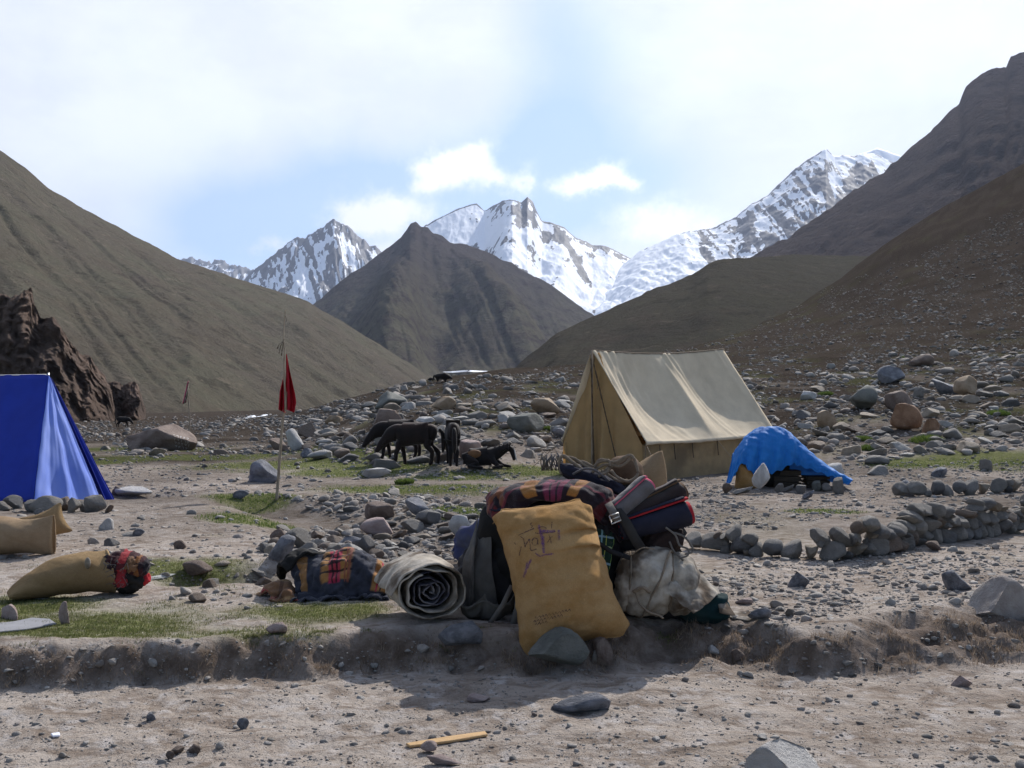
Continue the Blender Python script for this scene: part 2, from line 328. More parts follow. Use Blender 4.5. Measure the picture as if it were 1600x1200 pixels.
# ------------------------------------------------------------------ hills and mountains, each at its own distance
def hill(name, label, prof, dist, near, zn, mat, res=(260, 110), rough=(.03, 8.), shape=1.0, gully=None, thick=.35, ext=0, snow=None, bulge=0):
    """prof: crest as photo pixels; dist/near: distances of crest and foot as (px, metres) lists; real relief comes from noise in metres"""
    pp = np.array(prof, float); px = np.linspace(pp[0, 0], pp[-1, 0], res[0]); py = np.interp(px, pp[:, 0], pp[:, 1])
    tx, tz = ray(px, py); dd = np.array(dist, float); nn = np.array(near, float)
    D = np.interp(px, dd[:, 0], dd[:, 1]); N = np.interp(px, nn[:, 0], nn[:, 1]); zc = EYE+tz*D
    v = np.concatenate([np.linspace(0, 1, res[1]), 1+np.linspace(.03, 1, 26)]); V = v[:, None]
    vf = np.minimum(V, 1); vb = np.maximum(V-1, 0)
    Y = N+(D-N)*vf+vb*D*thick; X = tx*Y
    sh = vf**shape
    Z = zn+(zc-zn)*sh*(1-.85*vb)
    amp, fr = rough; A = amp*(zc.max()-zn); L = fr/(D.mean())
    env = (.25+.75*np.sin(PI*np.clip(vf, 0, 1)))*np.where(V > 1, 1.5, 1)
    r = ridged(X*L, Y*L*.45, o=6, g=.52)-1.0
    Z = Z+A*r*env+A*.35*(ridged(X*L*3.1, Y*L*1.2+7, o=4)-1.0)
    if gully:
        a, k, sc = gully; Z = Z-a*(zc.max()-zn)*np.maximum(0, ridged((px[None, :]+k*vf)/sc, vf*.8+2, o=3, g=.45)-.75)*np.sin(PI*np.clip(vf, 0, 1)**.8)
    if bulge: Z = Z+bulge(px[None, :]+0*V, vf)*(zc.max()-zn)
    Z[0] -= 8+.02*D
    at_ = {'hgt': ((Z-zn)/(zc.max()-zn)).ravel()}
    gz = np.gradient(Z, axis=0)/np.maximum(1e-3, np.gradient(Y, axis=0)); gx = np.gradient(Z, axis=1)/np.where(np.abs(np.gradient(X, axis=1)) < 1e-3, 1e-3, np.gradient(X, axis=1))
    if snow:
        cu = Z-(np.roll(Z, 3, 1)+np.roll(Z, -3, 1)+np.roll(Z, 3, 0)+np.roll(Z, -3, 0))/4
        at_['snow'] = snow(px[None, :]+0*V, vf+vb, X, Y, Z, np.hypot(gz, gx), cu/(A+1)).ravel()
    me = mesh_np(name, np.stack([X, Y, Z], -1).reshape(-1, 3), grid_faces(len(v), res[0]), mat, attrs=at_)
    return link(name, me, kind='structure', label=label)

def mat_hill(cols, sc, speck, spc=(.05, .04, .035), bump=1.0):
    def fn(t, b):
        p = t.pos(); n1 = t.noise(p, sc, 7, .6); n2 = t.noise(t.vec(p, (1, .5, 1.6), rot=(0, .35, .5)), sc*5, 6, .65); n3 = t.noise(p, sc*60, 4, .7)
        c = t.mix(t.ramp(n1, .32, .68), cols[0], cols[1]); c = t.mix(t.ramp(n2, .42, .7), c, cols[2])
        c = t.mix(t.math('MULTIPLY', t.ramp(t.attr('hgt'), .25, .85), .8), c, cols[3])
        c = t.mix(t.math('MULTIPLY', t.ramp(n3, .55, .72), speck), c, spc)
        c = t.mix(t.math('MULTIPLY', t.ramp(t.noise(p, sc*38, 4, .75), .60, .74), speck*.6), c, (.30, .27, .24))
        t.put(b.inputs['Base Color'], c)
        c = t.mix(t.math('MULTIPLY', t.ramp(t.noise(p, sc*3.2, 7, .7), .56, .62), .55), c, tuple(q*.55 for q in cols[3])); c = t.mix(t.math('MULTIPLY', t.ramp(t.noise(t.vec(p, (1, 1, 2.5), (9, 3, 1)), sc*6, 6, .7), .58, .66), .45), c, tuple(min(1, q*1.7) for q in cols[2]))
        t.put(b.inputs['Base Color'], c)
        t.put(b.inputs['Normal'], t.bump(t.math('ADD', t.math('ADD', t.noise(p, sc*25, 8, .75), t.math('MULTIPLY', n2, .6)), t.math('MULTIPLY', t.noise(p, sc*7, 7, .7), 2.)), 1.2/sc*.03*bump, 1))
    return fn
olive = (.125, .114, .088); oliveg = (.142, .134, .098); brown = (.142, .121, .098); purple = (.066, .054, .056)
M_left = material('left_slope', mat_hill([oliveg, brown, (.135, .115, .088), olive], .012, .6), 1., .0)
M_mid = material('peak_slope', mat_hill([(.125, .115, .080), (.098, .086, .066), (.072, .060, .053), purple], .006, .35), 1., .0)
M_spur = material('spur_slope', mat_hill([(.085, .078, .054), (.070, .062, .048), (.088, .072, .055), (.088, .078, .056)], .010, .4), 1., .0)
M_right = material('right_slope', mat_hill([(.090, .072, .066), (.078, .064, .062), (.098, .080, .073), (.086, .070, .073)], .005, .4), 1., .0)
def mat_snow(t, b):
    p = t.pos(); n = t.noise(t.vec(p, (1, .6, 1.3), rot=(0, .5, 0)), .0060, 9, .70); n2 = t.noise(t.vec(p, (1.6, .6, .7), rot=(0, -.6, 0)), .014, 5, .62)
    s = t.math('ADD', t.attr('snow'), t.math('MULTIPLY', t.math('SUBTRACT', t.math('ADD', n, t.math('MULTIPLY', n2, .8)), .9), .9))
    f = t.ramp(s, .46, .51)
    rock = t.mix(t.ramp(n2, .35, .65), (.032, .034, .045), (.070, .070, .082)); t.put(b.inputs['Base Color'], t.mix(f, rock, (.80, .83, .88)))
    t.put(b.inputs['Roughness'], .75)
    t.put(b.inputs['Normal'], t.bump(t.math('ADD', t.math('MULTIPLY', n2, t.math('SUBTRACT', 1.2, f)), n), 8, .35))
M_snow = material('snow_and_rock', mat_snow, .8, .2)

hill('left_hillside', 'bare olive brown hillside sloping down behind the blue tent', [(-700, -120), (-300, 60), (-60, 205), (0, 235), (40, 262), (75, 292), (130, 327), (280, 405), (380, 438), (480, 470), (560, 518), (620, 556), (665, 585), (720, 610)],
     [(-700, 900), (0, 850), (480, 950), (720, 1000)], [(-700, 230), (0, 250), (300, 300), (450, 420), (720, 700)], -4, M_left, (420, 220), (.006, 9.), 1.0, (.012, 520, 75))
hill('middle_mountain', 'dark pyramid shaped mountain in the middle of the valley', [(380, 640), (430, 560), (470, 492), (495, 470), (540, 435), (580, 408), (610, 385), (626, 372), (634, 362), (641, 352), (650, 348), (657, 355), (668, 357), (676, 366), (690, 370), (704, 380), (720, 380), (738, 386), (760, 391), (778, 403), (800, 411), (850, 440), (890, 468), (930, 492), (1000, 530), (1100, 590)],
     [(380, 2300), (650, 2700), (1100, 2300)], [(380, 1500), (560, 1150), (650, 1000), (800, 1150), (1100, 1500)], -5, M_mid, (420, 190), (.026, 9.), 1.3, (.020, 160, 42),
     bulge=lambda px, v: (.15*np.exp(-((px-(652-70*(1-v)))/48)**2)+.13*np.exp(-((px-(700+190*(1-v)))/60)**2)-.07*np.exp(-((px-(640+60*(1-v)))/34)**2)-.05*np.exp(-((px-(760+210*(1-v)))/40)**2))*np.sin(PI*np.clip(v, 0, 1))**1.2)
hill('right_spur', 'rounded olive spur below the high slope behind the canvas tent', [(740, 640), (800, 580), (830, 552), (870, 520), (915, 500), (960, 480), (1020, 452), (1080, 430), (1105, 412), (1130, 405), (1180, 402), (1240, 398), (1320, 400), (1450, 400), (1700, 380)],
     [(740, 620), (1100, 760), (1300, 820), (1700, 700)], [(740, 330), (1100, 330), (1700, 380)], -4, M_spur, (330, 130), (.012, 9.), 1.0, (.012, -150, 70))
hill('right_mountain', 'high purple brown mountain slope rising behind the spur', [(980, 470), (1100, 424), (1180, 398), (1230, 372), (1290, 330), (1350, 288), (1400, 252), (1432, 222), (1455, 205), (1480, 178), (1498, 165), (1508, 140), (1530, 118), (1550, 108), (1572, 104), (1578, 88), (1600, 80), (1660, 50), (1800, -20), (2300, -250)],
     [(980, 1300), (1600, 1700), (2300, 1700)], [(980, 760), (1600, 560), (2300, 500)], -5, M_right, (360, 200), (.010, 12.), .95, (.016, -420, 90))
def snow_a(thr, hk=0., ck=.6, sk=.2): return lambda px, v, X, Y, Z, sl, cu: np.clip(.50+thr-sk*(sl-.75)-ck*np.clip(cu, -1, 1)+hk*v, -1, 1.6)
hill('snow_mountain', 'jagged snow streaked peak beyond the end of the left hillside', [(360, 470), (385, 432), (400, 418), (425, 400), (440, 388), (460, 374), (478, 372), (490, 364), (505, 356), (512, 348), (522, 342), (532, 350), (545, 355), (560, 370), (575, 378), (590, 386), (610, 402), (650, 440), (700, 470)],
     [(360, 6500), (700, 6500)], [(360, 4700), (700, 4700)], 150, M_snow, (300, 150), (.035, 26.), 1.1, (.035, 60, 26), snow=lambda px, v, X, Y, Z, sl, cu: np.clip(.43+.34*(ridged((px+55*v)/11, v*3.5+.3*px/20, o=3)-.85)+.28*(ridged((px-70*v)/26+4, v*2.2, o=3)-.8)-.22*sstep(.8, 1, v)+.25*sstep(.35, .1, v)-.4*np.clip(cu, -1, 1), -1, 1.6))
hill('snow_ridge', 'low distant snowy ridge just above the left hillside', [(200, 400), (270, 408), (300, 404), (330, 411), (345, 409), (365, 417), (390, 420), (420, 430), (520, 450)],
     [(200, 9000), (520, 9000)], [(200, 7000), (520, 7000)], 400, M_snow, (160, 60), (.08, 40.), 1.1, None, snow=snow_a(.0))
hill('snow_mountain', 'broad snow mountain with dark rock crest rising behind the middle mountain', [(600, 400), (640, 376), (665, 351), (700, 333), (722, 324), (745, 318), (757, 328), (772, 322), (785, 314), (800, 313), (815, 316), (824, 308), (833, 316), (838, 330), (846, 345), (860, 348), (882, 356), (900, 372), (925, 382), (950, 386), (975, 398), (1000, 412), (1030, 430), (1080, 450)],
     [(600, 5600), (745, 5900), (800, 5400), (1080, 5400)], [(600, 3500), (1080, 3300)], 120, M_snow, (480, 230), (.014, 17.), 1.3, (.014, -110, 45),
     snow=lambda px, v, X, Y, Z, sl, cu: np.clip(.66+.16*(ridged((px-60*v)/20, v*5, o=3)-.9)-.5*np.clip(cu, -1, 1)-.36*np.exp(-((px-(828-26*(1-v)/.3))/13)**2)*sstep(.70, .85, v)*(.6+.8*ridged(px/9, v*9, o=2))-.42*np.exp(-((px-(880+160*(.93-v)))/9)**2)*sstep(.62, .75, v)*sstep(1, .93, v)-.30*np.exp(-((px-(860+40*(1-v)))/26)**2)*np.exp(-((v-.90)/.05)**2)
       -.36*np.exp(-((px-(715+60*(.9-v)))/40)**2)*np.exp(-((v-.66-.0*px)/.07)**2)*(.4+ridged(px/14, v*10, o=2))-.22*np.exp(-((v-.975)/.03)**2)*(.2+ridged(px/10, v*5, o=2))*sstep(840, 900, px)-.2*np.exp(-((px-790)/30)**2)*sstep(.8, .95, v)*ridged(px/8, v*11, o=2)-.55*np.exp(-((v-.16-.06*gnoise(px/30, v*0))/.035)**2)*(.3+ridged(px/22, v*14, o=2)), -1, 1.6),
     bulge=lambda px, v: .10*np.exp(-((px-(800-25*(1-v)))/30)**2)*np.sin(PI*v)+.04*np.exp(-((px-(900-90*(1-v)))/25)**2)*np.sin(PI*v))
hill('snow_mountain', 'high snow and rock mountain at the head of the right valley side', [(930, 450), (975, 412), (1000, 392), (1025, 382), (1050, 370), (1070, 362), (1095, 360), (1120, 354), (1135, 345), (1150, 340), (1170, 322), (1200, 304), (1222, 284), (1240, 266), (1262, 250), (1278, 240), (1291, 233), (1304, 245), (1318, 243), (1335, 244), (1350, 238), (1365, 240), (1390, 250), (1440, 285), (1540, 340)],
     [(930, 5200), (1540, 4600)], [(930, 3300), (1540, 3000)], 200, M_snow, (460, 220), (.012, 26.), 1.05, (.010, 190, 38),
     snow=lambda px, v, X, Y, Z, sl, cu: np.clip(.49-.09*sstep(1080, 1130, px)+.30*(ridged((px+95*v)/13, v*4.2+px/40, o=3)-.85)+.22*(ridged((px-60*v)/30+4, v*3, o=3)-.8)-.5*np.clip(cu, -1, 1)+.5*sstep(.90, 1, v)*sstep(1235, 1290, px)+.45*sstep(1110, 1050, px)-.10*sstep(1100, 1180, px)*(1-sstep(.5, .9, v)), -1, 1.6))
hill('snow_ridge', 'pale snow shoulder showing behind the high rock mountain', [(1290, 270), (1330, 250), (1355, 238), (1370, 233), (1385, 236), (1405, 244), (1450, 262), (1520, 300)],
     [(1290, 6800), (1520, 6800)], [(1290, 5600), (1520, 5600)], 900, M_snow, (90, 50), (.03, 20.), 1.1, None, snow=lambda px, v, X, Y, Z, sl, cu: 1.2+0*Z)
# ------------------------------------------------------------------ stones
def ico(sub):
    bm = bmesh.new(); bmesh.ops.create_icosphere(bm, subdivisions=sub, radius=1)
    V = np.array([v.co[:] for v in bm.verts]); Fc = np.array([[v.index for v in f.verts] for f in bm.faces]); bm.free(); return V, Fc
ICO = {k: ico(k) for k in (1, 2, 3, 4)}
ICO[0] = (ICO[1][0][:12], None)
_b = bmesh.new(); bmesh.ops.create_icosphere(_b, subdivisions=1, radius=1); _b.free()
_p = (1+5**.5)/2
ICO[0] = (np.array([(-1, _p, 0), (1, _p, 0), (-1, -_p, 0), (1, -_p, 0), (0, -1, _p), (0, 1, _p), (0, -1, -_p), (0, 1, -_p), (_p, 0, -1), (_p, 0, 1), (-_p, 0, -1), (-_p, 0, 1)])/math.sqrt(1+_p*_p),
 np.array([(0, 11, 5), (0, 5, 1), (0, 1, 7), (0, 7, 10), (0, 10, 11), (1, 5, 9), (5, 11, 4), (11, 10, 2), (10, 7, 6), (7, 1, 8), (3, 9, 4), (3, 4, 2), (3, 2, 6), (3, 6, 8), (3, 8, 9), (4, 9, 5), (2, 4, 11), (6, 2, 10), (8, 6, 7), (9, 8, 1)]))
def stone_shape(sub, rnd, cuts=9, round_=0., n=.05):
    """a stone: a ball cut by random planes into dull facets, a little noise on top; unit-ish size, flattened below"""
    V, Fc = ICO[sub]; V = V.copy()
    V += rnd.normal(size=3)*.0
    for k in range(cuts):
        d = rnd.normal(size=3); d /= np.linalg.norm(d); lim = rnd.uniform(.34, .70)+round_
        s = V@d; V -= np.maximum(0, s-lim)[:, None]*d
    o = rnd.uniform(0, 50, 3); nn = fbm(V[:, 0]*1.6+o[0], V[:, 1]*1.6+o[1], V[:, 2]*1.6+o[2], o=3 if sub > 2 else 1)
    V *= (1+n*nn)[:, None]
    V /= np.abs(V).max(0)
    return V, Fc
rr = np.random.default_rng(21)
BANK = {0: [(lambda V: (V/np.abs(V).max(0), ICO[0][1]))(ICO[0][0]*(1+rr.uniform(-.28, .2, (12, 1)))) for _ in range(14)]}
for sub, cnt in ((1, 14), (2, 18), (3, 20)):
    BANK[sub] = [stone_shape(sub, rr, cuts=int(rr.integers(8, 15)), round_=[0, 0, .06, .16][k % 4], n=.03 if sub == 1 else .05) for k in range(cnt)]
STONE_COL = {'grey': ((.20, .187, .17), (.29, .268, .24)), 'slate grey': ((.125, .122, .122), (.20, .195, .19)), 'brown': ((.17, .125, .095), (.26, .20, .155)), 'tan': ((.29, .235, .175), (.38, .32, .25)), 'pale': ((.36, .345, .32), (.48, .46, .43))}
def mat_stone(single, colr=None):
    def fn(t, b):
        if single:
            rnd = t.node('ShaderNodeObjectInfo').outputs['Random']; co = t.coord('Object'); sc = 2.2
            hue = t.math('FRACT', t.math('MULTIPLY', rnd, 7.13)); val = rnd
        else:
            co = t.pos(); s2 = t.node('ShaderNodeSeparateColor', {0: t.attr('tint', 'Color')}); hue = s2.outputs[0]; val = s2.outputs[1]; sc = 6.
        if colr: c = t.mix(hue, *colr)
        else: c = t.mix(t.ramp(hue, .1, .6), (.195, .178, .158), (.275, .235, .20)); c = c if colr else t.mix(t.ramp(hue, .82, .9), c, (.20, .135, .10)); c = c if colr else t.mix(t.ramp(hue, .93, .96), c, (.38, .36, .33))
        if not colr: c = t.mix(t.ramp(val, 0, 1, 0, .9, False), t.mix(.5, c, (.06, .055, .052)), t.mix(.45, c, (.52, .50, .47)))
        n = t.noise(co, sc, 6, .65); c = t.mix(t.ramp(n, .35, .7, 0, .6), c, t.mix(.5, c, (.07, .06, .05)))
        c = t.mix(t.ramp(t.noise(co, sc*7, 3, .7), .6, .75, 0, .5), c, (.34, .32, .29))
        up = t.node('ShaderNodeSeparateXYZ', {0: t.node('ShaderNodeNewGeometry').outputs['Normal']}).outputs[2]
        c = t.mix(t.math('MULTIPLY', t.ramp(up, .3, .9), t.ramp(t.noise(co, sc*1.7, 4, .7), .4, .65, 0, .45)), c, (.30, .27, .235))   # dust lying on top
        t.put(b.inputs['Base Color'], c)
        t.put(b.inputs['Normal'], t.bump(t.math('ADD', t.noise(co, sc*4, 6, .7), t.math('MULTIPLY', n, .8)), .05 if single else .02, .8))
    return fn
M_stones = {k: material('weathered_stone', mat_stone(True, v), .86, .3) for k, v in STONE_COL.items()}; M_stone = M_stones['grey']
M_rubble = material('rubble_stone', mat_stone(False), .88, .3)
def plain_stone(name, a, b_, sc=3.):
    return material(name, lambda t, b: (t.put(b.inputs['Base Color'], t.mix(t.ramp(t.noise(t.coord(), sc*.5, 6, .65), .35, .65), a, b_)),
                                        t.put(b.inputs['Normal'], t.bump(t.noise(t.coord(), sc*3, 7, .7), .05, .8)))[0] and None, .85, .3)
STONE_ME = {}
for sub in (2, 3):
    STONE_ME[sub] = [mesh_np('stone', V, Fc, M_stone, smooth=(k % 4 == 3)) for k, (V, Fc) in enumerate(BANK[sub])]
_sm = {}
def stone_me(sub, colr):
    k = random.randrange(len(STONE_ME[sub])); key = (sub, k, colr)
    if key not in _sm: m = STONE_ME[sub][k].copy(); m.materials[0] = M_stones[colr]; _sm[key] = m
    return _sm[key]
def set_basis(o, x, y, z, sx, sy, sz, yaw, tilt=0, roll=0):
    o.location = (x, y, z); o.rotation_euler = (tilt, roll, yaw); o.scale = (sx, sy, sz)
ZONE_TXT = {}
placed = []      # (x, y, r) of every larger stone, to keep them apart
def free(x, y, r, tol=.62):
    for (a, b, q) in placed:
        if abs(a-x) < (r+q)*tol and abs(b-y) < (r+q)*tol and (a-x)**2+(b-y)**2 < ((r+q)*tol)**2: return False
    return True
def put_stone(name, label, x, y, w, h=None, d=None, group=None, yaw=None, tilt=None, sink=.25, me=None, cat=None, z=None, sub=3, roll=0, parent=None, mat=None):
    """w, d, h: full width, depth and height in metres"""
    h = h or w*.6; d = d or w*random.uniform(.7, 1.0); yaw = random.uniform(-.5, .5)+random.choice([0, PI]) if yaw is None else yaw
    z = h1(x, y) if z is None else z
    me = me or stone_me(sub, random.choice(['grey', 'grey', 'slate grey', 'brown']))
    if mat: me = me.copy(); me.materials[0] = mat
    o = bpy.data.objects.new(name, me); COL.objects.link(o)
    zz = z+h*(.5-sink)
    if parent is not None:
        o.parent = parent; set_basis(o, x-parent.location[0], y-parent.location[1], zz-parent.location[2], w/2, d/2, h/2, yaw, tilt if tilt is not None else random.uniform(-.25, .25), roll)
    else:
        set_basis(o, x, y, zz, w/2, d/2, h/2, yaw, tilt if tilt is not None else random.uniform(-.2, .2), roll)
        o['label'] = label; o['category'] = cat or ('boulder' if name == 'boulder' else 'rock')
        if group: o['group'] = group
    placed.append((x, y, max(w, d)*.5)); return o

# ---- stones one can point at: (px, py of the foot, width px, height px, label [, options])
tan_rock = plain_stone('tan_stone', (.24, .17, .105), (.34, .26, .18)); red_rock = plain_stone('rust_stone', (.19, .105, .06), (.28, .17, .105))
green_rock = plain_stone('green_grey_stone', (.115, .12, .105), (.185, .185, .165), 2.2); pale_rock = plain_stone('pale_stone', (.42, .40, .38), (.55, .53, .50)); pink_rock = plain_stone('pink_stone', (.36, .27, .245), (.45, .36, .33))
slate_rock = plain_stone('slate_stone', (.12, .125, .14), (.25, .25, .27)); brown_rock = plain_stone('brown_stone', (.14, .10, .08), (.22, .17, .14))
BIGROCK = mesh_np('stone', *stone_shape(4, np.random.default_rng(12), cuts=8, round_=.14, n=.03), green_rock, smooth=True)
SLAB = mesh_np('stone', *stone_shape(4, np.random.default_rng(31), cuts=14, round_=.0, n=.04), pale_rock, smooth=True)
